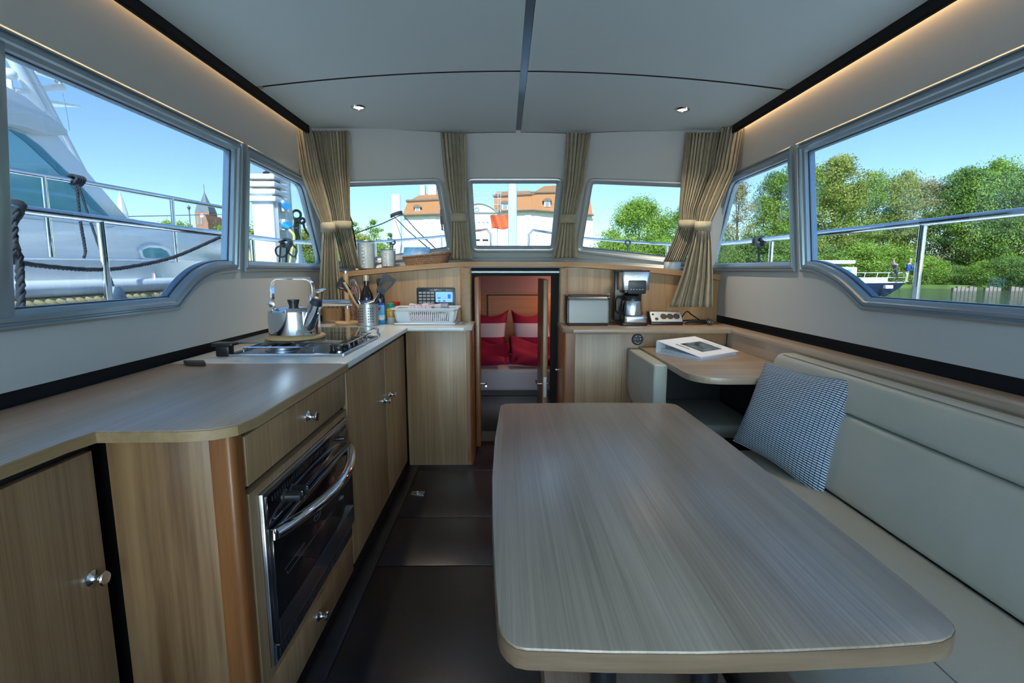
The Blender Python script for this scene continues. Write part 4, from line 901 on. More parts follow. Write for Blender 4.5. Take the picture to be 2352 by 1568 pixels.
# ribs between the slots, each its own piece
def rib(u0, side):
    if side in 'fb':
        s = -1 if side == 'f' else 1; a = A(rc[0] + u0 * 0.334 / 2, rc[1] + s * 0.094, ZW + 0.021); b = A(rc[0] + u0 * 0.356 / 2, rc[1] + s * 0.103, ZW + 0.081)
        return a, b, A(1, 0, 0)
    s = -1 if side == 'l' else 1; a = A(rc[0] + s * 0.167, rc[1] + u0 * 0.094, ZW + 0.021); b = A(rc[0] + s * 0.178, rc[1] + u0 * 0.103, ZW + 0.081); return a, b, A(0, 1, 0)
for side, n in (('f', 28), ('b', 28), ('l', 10), ('r', 10)):
    for k in range(n):
        u0 = -0.93 + 1.86 * k / (n - 1); a, b, e = rib(u0, side)
        wdt = 0.0032 if 0 < k < n - 1 else 0.012
        if side == 'f' and u0 < -0.55: wdt = 0.0075
        o = np.cross(nrm(b - a), e) * 0.0013; e = e * wdt
        MB().add([a - e - o, a + e - o, a + e + o, a - e + o, b - e - o, b + e - o, b + e + o, b - e + o], [(0, 1, 2, 3), (4, 5, 6, 7), (0, 1, 5, 4), (1, 2, 6, 5), (2, 3, 7, 6), (3, 0, 4, 7)]).build('rib', 'white_plastic', dk, smooth=0)
def folded(c, w, d, h, mat, name, label, seed):
    r = np.random.default_rng(seed); mb = MB(); P = []
    for i in range(17):
        x = -w / 2 + w * i / 16; row = []
        for a in np.linspace(0, 2 * math.pi, 17)[:-1]:
            row.append(c + A(x, d / 2 * math.copysign(abs(math.cos(a)) ** 0.6, math.cos(a)), h / 2 * math.copysign(abs(math.sin(a)) ** 0.7, math.sin(a)) + 0.003 * math.sin(14 * x / w + a + seed)))
        P.append(row + [row[0]])
    mb.grid(P); mb.add(P[0][:-1], [tuple(range(16))]); mb.add(P[-1][:-1], [tuple(range(16))])
    return tag(mb.build(name, mat, origin=c - A(0, 0, h / 2), smooth=60), label, 'tea towel', 'tea towels in the dish rack')
folded(A(-0.470, 3.105, ZW + 0.096), 0.235, 0.085, 0.045, 'towel_check', 'tea_towel', 'grey checked tea towel folded in the dish rack', 1)
folded(A(-0.515, 3.030, ZW + 0.090), 0.145, 0.050, 0.040, 'towel_stripe', 'tea_towel', 'fine pink-striped tea towel folded in front in the dish rack', 2)
MB().bx(-0.60, -0.36, 3.04, 3.15, ZW + 0.011, ZW + 0.060).build('folded_layer', 'towel_check', bpy.data.objects['tea_towel'], bev=0.008)
MB().bx(-0.59, -0.44, 3.005, 3.035, ZW + 0.011, ZW + 0.060).build('folded_layer', 'towel_stripe', bpy.data.objects['tea_towel.001'], bev=0.006)
# ---- control panel on the bulkhead
p0 = at(957, 660, y=YBH); p1 = at(1046, 712, y=YBH); cx = (p0[0] + p1[0]) / 2; ztop = p0[2]; W = p1[0] - p0[0]; Hh = 0.188
pc = thing('control_panel', (cx, YBH, ztop - Hh), 'black tank and battery monitor panel with keypad and blue display on the bulkhead', 'control panel')
PP = Plane((p0[0], YBH - 0.001, ztop), (1, 0, 0), (0, 0, 1), (0, -1, 0))
MB().slab(PP, round_poly([(0, -Hh), (W, -Hh), (W, 0), (0, 0)], 0.010), 0.0, 0.008).build('plate', 'blue_black', pc, bev=0.001)
for i in range(4):
    for j in range(5):
        MB().slab(PP, round_poly([(W * (0.055 + 0.105 * i), -0.040 - 0.0205 * j), (W * (0.055 + 0.105 * i) + W * 0.085, -0.040 - 0.0205 * j), (W * (0.055 + 0.105 * i) + W * 0.085, -0.027 - 0.0205 * j), (W * (0.055 + 0.105 * i), -0.027 - 0.0205 * j)], 0.003, 3), 0.0075, 0.0098).build('button', 'button_grey', pc)
scn = MB().slab(PP, round_poly([(W * 0.495, -0.094), (W * 0.935, -0.094), (W * 0.935, -0.028), (W * 0.495, -0.028)], 0.005, 3), 0.0078, 0.0088).build('display', 'screen_blue', pc)
for k, (f, full) in enumerate(((0.30, 0), (0.0, 0), (1.0, 1))):
    x0 = W * (0.545 + 0.132 * k); w = W * 0.078
    MB().frame(PP, [(x0, -0.071), (x0 + w, -0.071), (x0 + w, -0.043), (x0, -0.043)], [(0, 0.0087), (0, 0.0092), (0.0009, 0.0092), (0.0009, 0.0087)]).build('tank_outline', 'screen_deep', scn)
    if f: MB().slab(PP, [(x0, -0.071), (x0 + w, -0.071), (x0 + w, -0.071 + 0.028 * f), (x0, -0.071 + 0.028 * f)], 0.0088, 0.0093).build('tank_level', 'screen_deep', scn)
    if k < 2: MB().slab(PP, [(x0 + w * 0.15, -0.089), (x0 + w * 0.9, -0.089), (x0 + w * 0.9, -0.083), (x0 + w * 0.15, -0.083)], 0.0088, 0.0093).build('reading', 'ink', scn)
marks(PP, W * 0.345, -0.018, 0.0042, 6, 'print_grey', pc, z0=0.0079, z1=0.0084)
MB().slab(PP, [(W * 0.465, -0.0135), (W * 0.478, -0.010), (W * 0.492, -0.010), (W * 0.478, -0.0145), (W * 0.492, -0.021), (W * 0.478, -0.021)], 0.0079, 0.0085).slab(PP, [(W * 0.497, -0.020), (W * 0.507, -0.020), (W * 0.532, -0.0095), (W * 0.518, -0.0095)], 0.0079, 0.0085).build('emblem', 'print_white', pc)
marks(PP, W * 0.54, -0.018, 0.0042, 6, 'print_grey', pc, z0=0.0079, z1=0.0084)
marks(PP, W * 0.765, -0.018, 0.0042, 7, 'print_grey', pc, z0=0.0079, z1=0.0084)
MB().tube([PP.p(W * 0.925 + 0.003 * math.cos(a), -0.0155 + 0.003 * math.sin(a), 0.0085) for a in np.linspace(0, 6.28, 13)[:-1]], 0.0004, 4, closed=True).build('power_mark', 'print_grey', pc)
for k in range(3):
    MB().tube([PP.p(W * (0.535 + 0.155 * k) + 0.0035 * math.cos(a), -0.108 + 0.0035 * math.sin(a), 0.0085) for a in np.linspace(0, 6.28, 13)[:-1]], 0.0005, 4, closed=True).build('key_ring', 'print_grey', pc)
    MB().slab(PP, [(W * (0.56 + 0.155 * k), -0.109), (W * (0.62 + 0.155 * k), -0.109), (W * (0.62 + 0.155 * k), -0.106), (W * (0.56 + 0.155 * k), -0.106)], 0.0079, 0.0084).build('key_print', 'print_grey', pc)
# ---- jars and basket on the shelf
def onshelf(x, y): return A(x, y, ZSL(x))
def glass_jar(c, r, h, label):
    t = thing('glass_canister', c, label, 'canister', 'glass canisters on the windscreen shelf')
    MB().lathe([(0.0001, 0.0), (r * 0.84, 0), (r * 0.88, 0.004), (r, h * 0.97), (r * 0.97, h), (r * 0.94, h * 0.985), (r * 0.84, 0.010), (0.0001, 0.008)], c, 36).build('glass', 'ribbed_glass', t)
    MB().lathe([(0.0001, 0.009), (r * 0.82, 0.010), (r * 0.90, h * 0.93), (0.0001, h * 0.93)], c, 30).build('contents', 'frosted', t)
    for j in range(7):
        q = c + A(r * 0.93 * math.cos(-1.75 + 0.1 * (j % 2)), r * 0.93 * math.sin(-1.75 + 0.1 * (j % 2)), h * (0.14 + 0.11 * j)); MB().ball(q, (0.006, 0.003, 0.004), 8, 6).build('glass_bead', 'print_white', t)
    MB().lathe([(r * 1.0, h * 0.985), (r * 1.02, h * 0.99), (r * 1.0, h * 1.01), (r * 0.92, h * 1.0)], c, 36).build('rim', 'steel_soft', t)
glass_jar(onshelf(-0.905, 3.33), 0.060, 0.185, 'larger frosted glass canister on the windscreen shelf beside the curtain')
glass_jar(onshelf(-0.770, 3.36), 0.052, 0.122, 'smaller frosted glass canister on the windscreen shelf, next to the wicker basket')
b0 = onshelf(-0.515, 3.37); b0[2] = ZSL(-0.62) + 0.008
wb = thing('wicker_basket', b0, 'oblong brown wicker basket on the windscreen shelf', 'basket')
mb = MB()
def brect(w, d, z, r=0.03): return [A(b0[0] + a, b0[1] + b, b0[2] + z + 0.028 * (a / 0.3)) for a, b in rect(0, 0, w, d, r)]
rows = 9
for k in range(rows):
    f = k / (rows - 1); pts = brect(0.255 + 0.035 * f, 0.14 + 0.02 * f, 0.006 + 0.050 * f); n = len(pts)
    P2 = []
    for i in range(n):
        for q in range(4):
            a = pts[i] * (1 - q / 4) + pts[(i + 1) % n] * (q / 4); out = nrm(a - b0 - A(0, 0, a[2] - b0[2])); P2.append(a + out * 0.0022 * (1 if (len(P2) + k) % 2 else -1))
    mb.tube(P2, 0.0052, 6, closed=True)
mb.build('weave', 'wicker', wb, smooth=60)
MB().tube(brect(0.296, 0.166, 0.060), 0.0065, 8, closed=True).build('rim', 'wicker', wb, smooth=60)
MB().add(brect(0.255, 0.14, 0.006), [tuple(range(20))]).build('base', 'wicker', wb)
bk = A(-0.585, 3.375, ZSL(-0.62) + 0.086)
tag(MB().box(bk, (0.175, 0.012, 0.080), rotz(-0.05) @ rotx(-0.5)).build('booklet', 'booklet_blue', origin=bk - A(0, 0, 0.04), bev=0.001), 'blue booklet standing in the wicker basket', 'booklet')
# ================================================================== STARBOARD SIDE
ZR = 0.82
ct = thing('oak_sideboard_top', (1.0, 2.9, 0.796), 'oak laminate counter with toaster and coffee maker, running aft as a narrow ledge', 'worktop')
MB().prism([(0.335, 2.855), (0.385, 2.80), (1.279, 2.80), (XR - 0.012, 2.80), (XR - 0.012, YBH - 0.002), (0.402, YBH - 0.002), (0.402, 3.198), (0.335, 3.198)], 0.7965, ZR).build('counter', 'oak_cross', ct, bev=0.002)
MB().prism([(1.278, 2.7995), (1.278, -1.9), (XR - 0.012, -1.9), (XR - 0.012, 2.7995)], 0.7965, ZR).build('ledge', 'oak_along', ct, bev=0.002)
c4 = thing('sideboard', (0.85, 3.0, 0), 'oak fronted sideboard under the toaster and coffee maker', 'cabinet')
MB().bx(0.405, 1.285, 2.863, 3.245, 0.0, 0.796).build('front', 'oak_upright', c4, bev=0.001)
MB().prism(round_poly([(0.337, 2.863), (0.4045, 2.863), (0.4045, 3.198), (0.337, 3.198)], [0.02, 0, 0, 0]), 0.0, 0.796).build('corner_post', 'cherry', c4)
MB().cyl((0.337, 3.0, 0.55), (0.318, 3.0, 0.55), 0.006, n=10).ball((0.312, 3.0, 0.55), 0.010, 12, 8).build('latch', 'chrome', c4)
sb = thing('ledge_board', (1.3, 0.6, 0.68), 'oak upright board below the narrow ledge on the starboard side', 'side board')
MB().bx(1.288, 1.306, -1.9, 2.8625, 0.40, 0.796).build('board', 'oak_along', sb)
# round remote dial under the counter edge
q = at(1464, 779, y=2.8625)
rd = thing('round_remote', q, 'round black stereo remote with white symbols on the oak sideboard', 'remote control')
MB().lathe([(0.033, 0.0), (0.033, 0.006), (0.030, 0.010), (0.0001, 0.011)], q, 32, rotx(math.pi / 2)).build('body', 'blue_black', rd)
PQ = Plane(q + A(0, -0.0108, 0), (1, 0, 0), (0, 0, 1), (0, -1, 0))
def bars(pl, lst, mat, parent, name, h1=0.0006):
    mb = MB()
    for x, y, w, h in lst: mb.slab(pl, [(x - w / 2, y - h / 2), (x + w / 2, y - h / 2), (x + w / 2, y + h / 2), (x - w / 2, y + h / 2)], -0.001, h1)
    return mb.build(name, mat, parent, smooth=0)
bars(PQ, [(-0.009, 0.018, 0.009, 0.003), (0.0115, 0.018, 0.009, 0.003), (-0.014, 0.003, 0.010, 0.0025), (0.015, 0.003, 0.009, 0.0025), (0.015, 0.003, 0.0025, 0.009), (0.001, 0.001, 0.001, 0.013), (-0.014, -0.014, 0.0045, 0.0045), (0.012, -0.014, 0.009, 0.0015), (0.0, -0.021, 0.018, 0.0025)], 'print_white', rd, 'symbols')

# ---- toaster
tx0, tx1, ty0, ty1 = 0.372, 0.628, 2.985, 3.155; tz = ZR
to = thing('toaster', ((tx0 + tx1) / 2, 3.07, tz), 'polished steel two-slot toaster with black ends on the oak counter', 'toaster')
PT = Plane((0, 3.07, tz), (0, 1, 0), (0, 0, 1), (1, 0, 0))
sec = round_poly([(-0.080, 0.012), (0.080, 0.012), (0.070, 0.178), (-0.070, 0.178)], [0.008, 0.008, 0.03, 0.03], 5)
def xsec(mb, sc, x0, x1): return mb.add([(x, 3.07 + a * sc, tz + 0.012 + (b - 0.012) * sc) for x in (x0, x1) for a, b in sec], [tuple(range(len(sec)))[::-1], tuple(range(len(sec), 2 * len(sec)))] + [(i, (i + 1) % len(sec), len(sec) + (i + 1) % len(sec), len(sec) + i) for i in range(len(sec))])
xsec(MB(), 1.0, tx0 + 0.012, tx1 - 0.012).build('shell', 'toaster_steel', to, smooth=50)
for a, b in ((tx0, tx0 + 0.0125), (tx1 - 0.0125, tx1)): xsec(MB(), 1.012, a, b).build('end_cap', 'black_plastic', to, bev=0.002)
MB().bx(tx0 + 0.008, tx1 - 0.008, 2.995, 3.145, tz + 0.0005, tz + 0.013).build('foot', 'black_matt', to, bev=0.003)
MB().bx(tx0 + 0.02, tx1 - 0.02, 3.02, 3.12, tz + 0.172, tz + 0.1835).build('top_panel', 'blue_black', to, bev=0.003)
for y in (3.045, 3.095): MB().bx(tx0 + 0.035, tx1 - 0.035, y - 0.011, y + 0.011, tz + 0.1832, tz + 0.1842).build('slot', 'black_matt', to)
for x, s in ((tx0, -1), (tx1, 1)): MB().cyl((x - s * 0.01, 3.07, tz + 0.187), (x + s * 0.012, 3.07, tz + 0.187), 0.003, n=8).ball((x + s * 0.012, 3.07, tz + 0.187), 0.005, 10, 6).build('rack_pin', 'chrome', to)
MB().cyl((tx1, 3.05, tz + 0.045), (tx1 + 0.009, 3.05, tz + 0.045), 0.007, n=12).build('lever', 'chrome', to)

# ---- coffee maker
mx0, mx1, my0, my1 = 0.668, 0.868, 2.985, 3.20
cm = thing('coffee_maker', ((mx0 + mx1) / 2, 3.09, ZR), 'steel and black filter coffee maker with thermal jug on the oak counter', 'coffee maker')
MB().prism(rect((mx0 + mx1) / 2 + 0.012, 3.085, 0.165, 0.20, 0.025), ZR + 0.0005, ZR + 0.018).build('foot', 'black_plastic', cm, bev=0.003)
MB().prism(rect((mx0 + mx1) / 2 + 0.018, 3.07, 0.145, 0.175, 0.03), ZR + 0.018, ZR + 0.058).build('hotplate_band', 'steel', cm, bev=0.004)
MB().bx(mx0 + 0.016, mx1 - 0.012, 3.13, 3.205, ZR + 0.018, ZR + 0.335).build('column', 'black_plastic', cm, bev=0.006)
hd = MB().prism(rect((mx0 + mx1) / 2 + 0.012, 3.085, 0.166, 0.20, 0.018), ZR + 0.212, ZR + 0.324).build('filter_housing', 'steel', cm, bev=0.003)
MB().prism(rect((mx0 + mx1) / 2 + 0.006, 3.085, 0.180, 0.205, 0.018), ZR + 0.324, ZR + 0.331).build('lid', 'black_plastic', cm, bev=0.002)
PM = Plane(((mx0 + mx1) / 2 + 0.015, 2.9845, ZR), (1, 0, 0), (0, 0, 1), (0, -1, 0))
fp = MB().slab(PM, round_poly([(-0.050, 0.192), (0.056, 0.192), (0.056, 0.272), (-0.050, 0.272)], 0.010), -0.002, 0.003).build('front_panel', 'blue_black', cm, bev=0.001)
bars(PM, [(-0.034 + 0.0175 * k, 0.218, 0.008, 0.0025) for k in range(5)], 'print_white', fp, 'key_marks', 0.0036)
marks(PM, -0.028, 0.288, 0.008, 5, 'steel_soft', hd, z0=-0.001, z1=0.0006)
MB().bx(mx0 + 0.05, mx1 - 0.03, 3.01, 3.13, ZR + 0.195, ZR + 0.212).build('drip_stop', 'black_plastic', cm, bev=0.004)
jc = A((mx0 + mx1) / 2 + 0.008, 3.055, ZR + 0.0585)
jg = thing('thermal_jug', jc, 'steel thermal coffee jug with black lid and handle standing in the coffee maker', 'jug')
MB().lathe([(0.0001, 0), (0.060, 0), (0.064, 0.006), (0.062, 0.05), (0.056, 0.085), (0.053, 0.092)], jc, 32).build('body', 'steel', jg)
MB().lathe([(0.055, 0.090), (0.055, 0.098), (0.048, 0.120), (0.030, 0.132), (0.0001, 0.134)], jc, 32).build('lid', 'black_plastic', jg)
MB().tube([jc + A(-0.050, -0.005, 0.108), jc + A(-0.085, -0.015, 0.112), jc + A(-0.098, -0.018, 0.098), jc + A(-0.098, -0.018, 0.03), jc + A(-0.085, -0.015, 0.016), jc + A(-0.058, -0.008, 0.020)], 0.0095, 10).build('handle', 'black_plastic', jg)
# ---- power strip, cables and plug
sx0, sx1 = 0.888, 1.085
ps = thing('power_strip', ((sx0 + sx1) / 2, 3.08, ZR), 'silver and black power strip with three sockets and usb ports beside the coffee maker', 'power strip')
pr = [(3.02, 0.0005), (3.13, 0.0005), (3.13, 0.078), (3.075, 0.078), (3.02, 0.018)]
MB().add([(x, y, ZR + z) for x in (sx0, sx1) for y, z in pr], [(4, 3, 2, 1, 0), (5, 6, 7, 8, 9)] + [(i, (i + 1) % 5, 5 + (i + 1) % 5, 5 + i) for i in range(5)]).build('housing', 'black_plastic', ps, bev=0.003)
PS = Plane((sx0, 3.0195, ZR + 0.0185), (1, 0, 0), (0, 0.055, 0.060), (0, -1, 0.6))
LS = math.hypot(0.055, 0.06); WS = sx1 - sx0
fc = MB().slab(PS, round_poly([(0.006, 0.003), (WS - 0.004, 0.003), (WS - 0.004, LS - 0.002), (0.006, LS - 0.002)], 0.004), 0.0, 0.002).build('face', 'alu', ps)
for k in range(3):
    c = PS.p(WS * (0.42 + 0.20 * k), LS * 0.52, 0.0); R = np.stack([PS.e1, PS.e2, PS.n], axis=1)
    so = MB().lathe([(0.0205, 0.0), (0.0205, 0.0036), (0.0175, 0.0038), (0.0165, 0.0026), (0.0001, 0.0026)], c, 24, R).build('socket', 'black_plastic', fc)
    MB().ball(c + PS.e1 * 0.006 + PS.n * 0.0022, 0.0022, 8, 6).ball(c - PS.e1 * 0.006 + PS.n * 0.0022, 0.0022, 8, 6).build('contact', 'black_matt', so)
for (a, b, r) in ((0.10, 0.72, 0.0075), (0.19, 0.30, 0.0105)):
    MB().lathe([(r, 0.0), (r, 0.0032), (r * 0.8, 0.0034), (0.0001, 0.0034)], PS.p(WS * a, LS * b, 0), 20, np.stack([PS.e1, PS.e2, PS.n], axis=1)).build('switch', 'black_matt', fc)
def cable(name, pts, r, label, mat='black_plastic'):
    P = smooth_pts(pts, 6); return tag(MB().tube(P, r, 8).build(name, mat, origin=P[0], smooth=60), label, 'cable', 'cables on the oak counter')
zc = ZR + 0.006
cable('cable', [A(1.087, 3.09, zc + 0.02), A(1.13, 3.10, zc + 0.07), A(1.17, 3.12, zc + 0.05), A(1.24, 3.12, zc + 0.002), A(1.20, 3.05, zc), A(1.12, 3.06, zc), A(1.15, 3.14, zc), A(1.25, 3.15, zc), A(1.28, 3.08, zc)], 0.004, 'black cable looping up behind the power strip end')
cable('cable', [A(1.10, 3.03, zc), A(1.18, 3.02, zc + 0.002), A(1.25, 3.05, zc + 0.004), A(1.29, 3.11, zc + 0.01), A(1.22, 3.17, zc + 0.01), A(1.13, 3.17, zc + 0.006), A(1.10, 3.13, zc + 0.004)], 0.0045, 'coiled black cable lying right of the power strip')
cable('cable', [A(0.64, 3.13, zc), A(0.655, 3.17, zc + 0.012), A(0.66, 3.22, zc + 0.015)], 0.0035, 'short black cable between toaster and coffee maker')
q = A(1.245, 3.03, ZR)
pg = thing('mains_plug', q, 'round black mains plug with two pins lying by the side wall', 'plug')
MB().cyl(q + A(0.0, -0.02, 0.020), q + A(0.004, 0.012, 0.021), 0.0185, n=20).cyl(q + A(0.004, 0.012, 0.021), q + A(0.01, 0.05, 0.014), 0.012, 0.006, n=14).build('body', 'black_plastic', pg)
MB().cyl(q + A(-0.008, -0.02, 0.022), q + A(-0.010, -0.038, 0.022), 0.0024, n=8).cyl(q + A(0.008, -0.02, 0.022), q + A(0.006, -0.038, 0.022), 0.0024, n=8).build('pins', 'chrome', pg)
# white tub on the shelf
wq = A(1.105, 3.33, ZSL(1.105))
tag(MB().lathe([(0.050, 0.0), (0.054, 0.006), (0.054, 0.045), (0.050, 0.058), (0.030, 0.062), (0.0001, 0.063)], wq, 30).build('white_tub', 'white_plastic', origin=wq), 'squat white plastic tub on the shelf under the right front curtain', 'tub')

# ---- desk, binder, bolster
ZD = 0.715
dk = thing('chart_desk', (1.0, 2.5, ZD - 0.03), 'small oak desk top with rounded corner beside the sideboard', 'desk')
MB().prism(round_poly([(0.774, 2.862), (0.774, 1.992), (1.140, 1.992), (1.140, 2.162), (1.286, 2.162), (1.286, 2.862)], [0, 0.15, 0, 0, 0, 0], 7), ZD - 0.028, ZD).build('top', 'oak_cross', dk, bev=0.002)
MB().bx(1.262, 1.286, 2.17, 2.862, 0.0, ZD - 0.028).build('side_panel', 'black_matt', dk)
bn = at(1510, 806, z=ZD); bo = A(0.805, 2.625, ZD)
bi = thing('ring_binder', bo, 'open white ring binder of papers on the small oak desk', 'binder')
u1 = nrm(A(0.144, -0.239, 0)); u2 = nrm(A(0.27, 0.176, 0))
Lb, Wb = 0.279, 0.322
def bp(a, b, z): return bo + u1 * a * Lb + u2 * b * Wb + A(0, 0, z)
def sheet_slab(corners, th):
    up = A(0, 0, th); return MB().add(list(corners) + [c + up for c in corners], [(0, 1, 2, 3), (4, 5, 6, 7), (0, 1, 5, 4), (1, 2, 6, 5), (2, 3, 7, 6), (3, 0, 4, 7)])
sheet_slab([bp(0, 0, 0.0006), bp(1, 0, 0.0006), bp(1, 1, 0.0006), bp(0, 1, 0.0006)], 0.003).build('back_cover', 'paper', bi)
sheet_slab([bp(0, 0, 0.0036), bp(0, 1, 0.0036), bp(-0.005, 1, 0.0036), bp(-0.005, 0, 0.0036)], 0.060).build('spine', 'paper', bi)
cv = [bp(0, 0, 0.064), bp(1.0, 0, 0.016), bp(1.0, 1, 0.016), bp(0, 1, 0.064)]
fcv = sheet_slab(cv, 0.0025).build('front_cover', 'paper', bi)
for k in range(4):
    sheet_slab([bp(0.06, 0.04, 0.005 + 0.006 * k), bp(0.97, 0.04, 0.005 + 0.0022 * k), bp(0.97, 0.96, 0.005 + 0.0022 * k), bp(0.06, 0.96, 0.005 + 0.006 * k)], 0.002).build('sheet', 'paper', bi)
for b in (0.18, 0.5): MB().tube([bp(0.03, b, 0.006) + A(0, 0, 0) + u1 * 0.012 * math.sin(t) + A(0, 0, 0.045 * (1 - math.cos(t)) / 2) for t in np.linspace(0, math.pi, 10)], 0.0013, 6).build('ring', 'black_plastic', bi)
PBc = Plane(cv[0] + A(0, 0, 0.0026), u2, cv[1] - cv[0], (0, 0, 1)); Lc = np.linalg.norm(cv[1] - cv[0])
def cover(b, a): return PBc.uv(cv[0] + (cv[3] - cv[0]) * b + (cv[1] - cv[0]) * a)
MB().slab(PBc, [cover(b, a) for b, a in ((0.27, 0.30), (0.80, 0.30), (0.80, 0.80), (0.27, 0.80))], 0.0002, 0.0006).build('cover_photo', 'photo_print', fcv, smooth=0)
# handwritten title: a wavy pen stroke that cannot be read
MB().tube([cv[0] + (cv[3] - cv[0]) * (0.17 + 0.022 * math.sin(k * 1.9)) + (cv[1] - cv[0]) * (0.30 + 0.0125 * k) + A(0, 0, 0.0032) for k in range(26)], 0.0011, 4).build('title_stroke', 'ink', fcv)
for b in (0.86, 0.90): MB().tube([cv[0] + (cv[3] - cv[0]) * b + (cv[1] - cv[0]) * a + A(0, 0, 0.003) for a in (0.3, 0.72)], 0.0006, 4).build('print_line', 'button_grey', fcv)
# padded bolster: upright cushion at the desk
bl = thing('bolster_backrest', (0.72, 2.6, 0.42), 'upright padded leather backrest panel beside the small desk', 'backrest')
PBo = Plane((0.735, 2.32, 0.425), (0, 1, 0), (0, 0, 1), (-1, 0, 0))
ot = round_poly([(0.0, 0.0), (0.42, 0.0), (0.535, 0.07), (0.535, 0.282), (0.0, 0.282)], [0.03, 0.05, 0.05, 0.012, 0.02], 4)
MB().slab(PBo, ot, -0.036, 0.030).build('pad', 'leather', bl, bev=0.014, seg=3)
MB().tube([PBo.p(a, b, 0.017) for a, b in ((0.004, 0.01), (0.004, 0.276), (0.53, 0.278))], 0.0016, 6).tube([PBo.p(a, b, -0.022) for a, b in ((0.002, 0.01), (0.002, 0.276))], 0.0016, 6).build('piping', 'seam', bl)
# forward seat under the desk
fs = thing('forward_seat', (1.0, 2.5, 0), 'low leather seat cushion in the dark recess under the small desk', 'seat')
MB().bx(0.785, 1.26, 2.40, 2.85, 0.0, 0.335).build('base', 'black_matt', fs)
MB().bx(0.775, 1.26, 2.851, 2.862, 0.0, 0.66).build('recess_shade', 'black_matt', fs)  # black sheet added behind the seat in place of the recess's shade
MB().bx(0.782, 1.255, 2.33, 2.85, 0.3355, 0.405).build('cushion', 'leather', fs, bev=0.025, seg=4)

# ---- settee along the starboard side
st = thing('settee', (1.0, 1.0, 0), 'long beige leather settee along the starboard wall', 'settee')
SY0, SY1 = -1.5, 2.10
MB().bx(0.64, 1.27, SY0, 1.98, 0.0, 0.315).build('base', 'oak_along', st, bev=0.004)
MB().bx(0.575, 1.10, SY0, 1.98, 0.316, 0.420).build('seat_cushion', 'leather', st, bev=0.03, seg=4)
MB().tube([(0.806, SY0, 0.4203), (0.806, 1.97, 0.4203)], 0.0016, 6).build('seat_seam', 'seam', st)
def pad(pts, y0, y1, name, rnd):
    sec = round_poly(pts, rnd, 5); n = len(sec)
    return MB().add([(x, y, z) for y in (y0, y1) for x, z in sec], [tuple(range(n)), tuple(range(n, 2 * n))[::-1]] + [(i, (i + 1) % n, n + (i + 1) % n, n + i) for i in range(n)]).build(name, 'leather', st, smooth=50)
pad([(1.062, 0.4215), (1.155, 0.664), (1.282, 0.664), (1.282, 0.4215)], SY0, 2.10, 'backrest', [0.03, 0.022, 0, 0])
pad([(1.152, 0.667), (1.195, 0.792), (1.282, 0.792), (1.282, 0.667)], SY0, 2.150, 'head_roll', [0.022, 0.03, 0.02, 0])
MB().tube([(1.203, SY0, 0.790), (1.203, 2.12, 0.790)], 0.0013, 6).build('seam', 'seam', st)
# ---- ribbed cushion
TLc, TRc, BRc, BLc = at(1757, 830, y=2.02), at(1983, 872, y=1.66), at(1888, 1150, y=1.56), at(1682, 1012, y=1.95)
cm_ = MB(); uvl = []; nu = nv = 30; ctr = (TLc + TRc + BRc + BLc) / 4
nn = nrm(np.cross(TRc - TLc, BLc - TLc)); 
if nn @ (CAMP - ctr) < 0: nn = -nn
for s in (1, -1):
    P = []
    for i in range(nu + 1):
        row = []
        for j in range(nv + 1):
            u, v = i / nu, j / nv; U, V = 2 * u - 1, 2 * v - 1
            q = (1 - v) * ((1 - u) * TLc + u * TRc) + v * ((1 - u) * BLc + u * BRc)
            e = max(0.0, (1 - abs(U) ** 2.4) * (1 - abs(V) ** 2.4)) ** 0.5
            pin = nrm(ctr - q) * 0.018 * ((1 - U * U) * abs(V) ** 4 + (1 - V * V) * abs(U) ** 4)
            wr = 0.004 * math.sin(9 * u + 5 * v) * (1 - abs(V)) + 0.006 * math.sin(14 * u) * max(0, V - 0.55)
            row.append(q + pin + nn * s * (0.062 * e + wr * e)); uvl.append((u, v))
        P.append(row)
    cm_.grid(P)
pc0 = cm_.v[:]
me_o = cm_
pil = bpy.data.meshes.new('scatter_cushion'); oo = A(ctr[0], ctr[1], 0.42)
pil.from_pydata([tuple(np.array(q) - oo) for q in cm_.v], [], cm_.f)
uvm = pil.uv_layers.new(name='UVMap')
for lp in pil.loops: uvm.data[lp.index].uv = uvl[lp.vertex_index]
pil.polygons.foreach_set('use_smooth', [True] * len(pil.polygons)); pil.materials.append(MAT('pillow_weave'))
po = bpy.data.objects.new('scatter_cushion', pil); COL.objects.link(po); po.location = oo; po['_o'] = list(oo)
tag(po, 'square blue and white ribbed scatter cushion leaning on the settee back', 'cushion')

# ---- table
ZTB = 0.62
tb = thing('saloon_table', (0.32, 1.3, 0), 'large pale oak dining table with rounded corners in the foreground', 'table')
tpx = [(1150, 931), (1137, 1010), (1131, 1100), (1132, 1200), (1137, 1320), (1145, 1430), (1152, 1452), (1166, 1470), (1185, 1483), (1210, 1488), (1400, 1494), (1600, 1496), (1800, 1491), (2000, 1482), (2130, 1473), (2165, 1467), (2186, 1456), (2193, 1443), (2188, 1428), (2170, 1410), (2120, 1366), (1980, 1254), (1800, 1112), (1660, 1004), (1566, 936), (1552, 928), (1530, 925), (1350, 924), (1180, 926), (1160, 927)]
tpt = [tuple(at(u, v, z=ZTB)[:2]) for u, v in tpx]
top = MB().prism(tpt, ZTB - 0.034, ZTB).build('table_top', 'table_oak', tb, bev=0.0025)
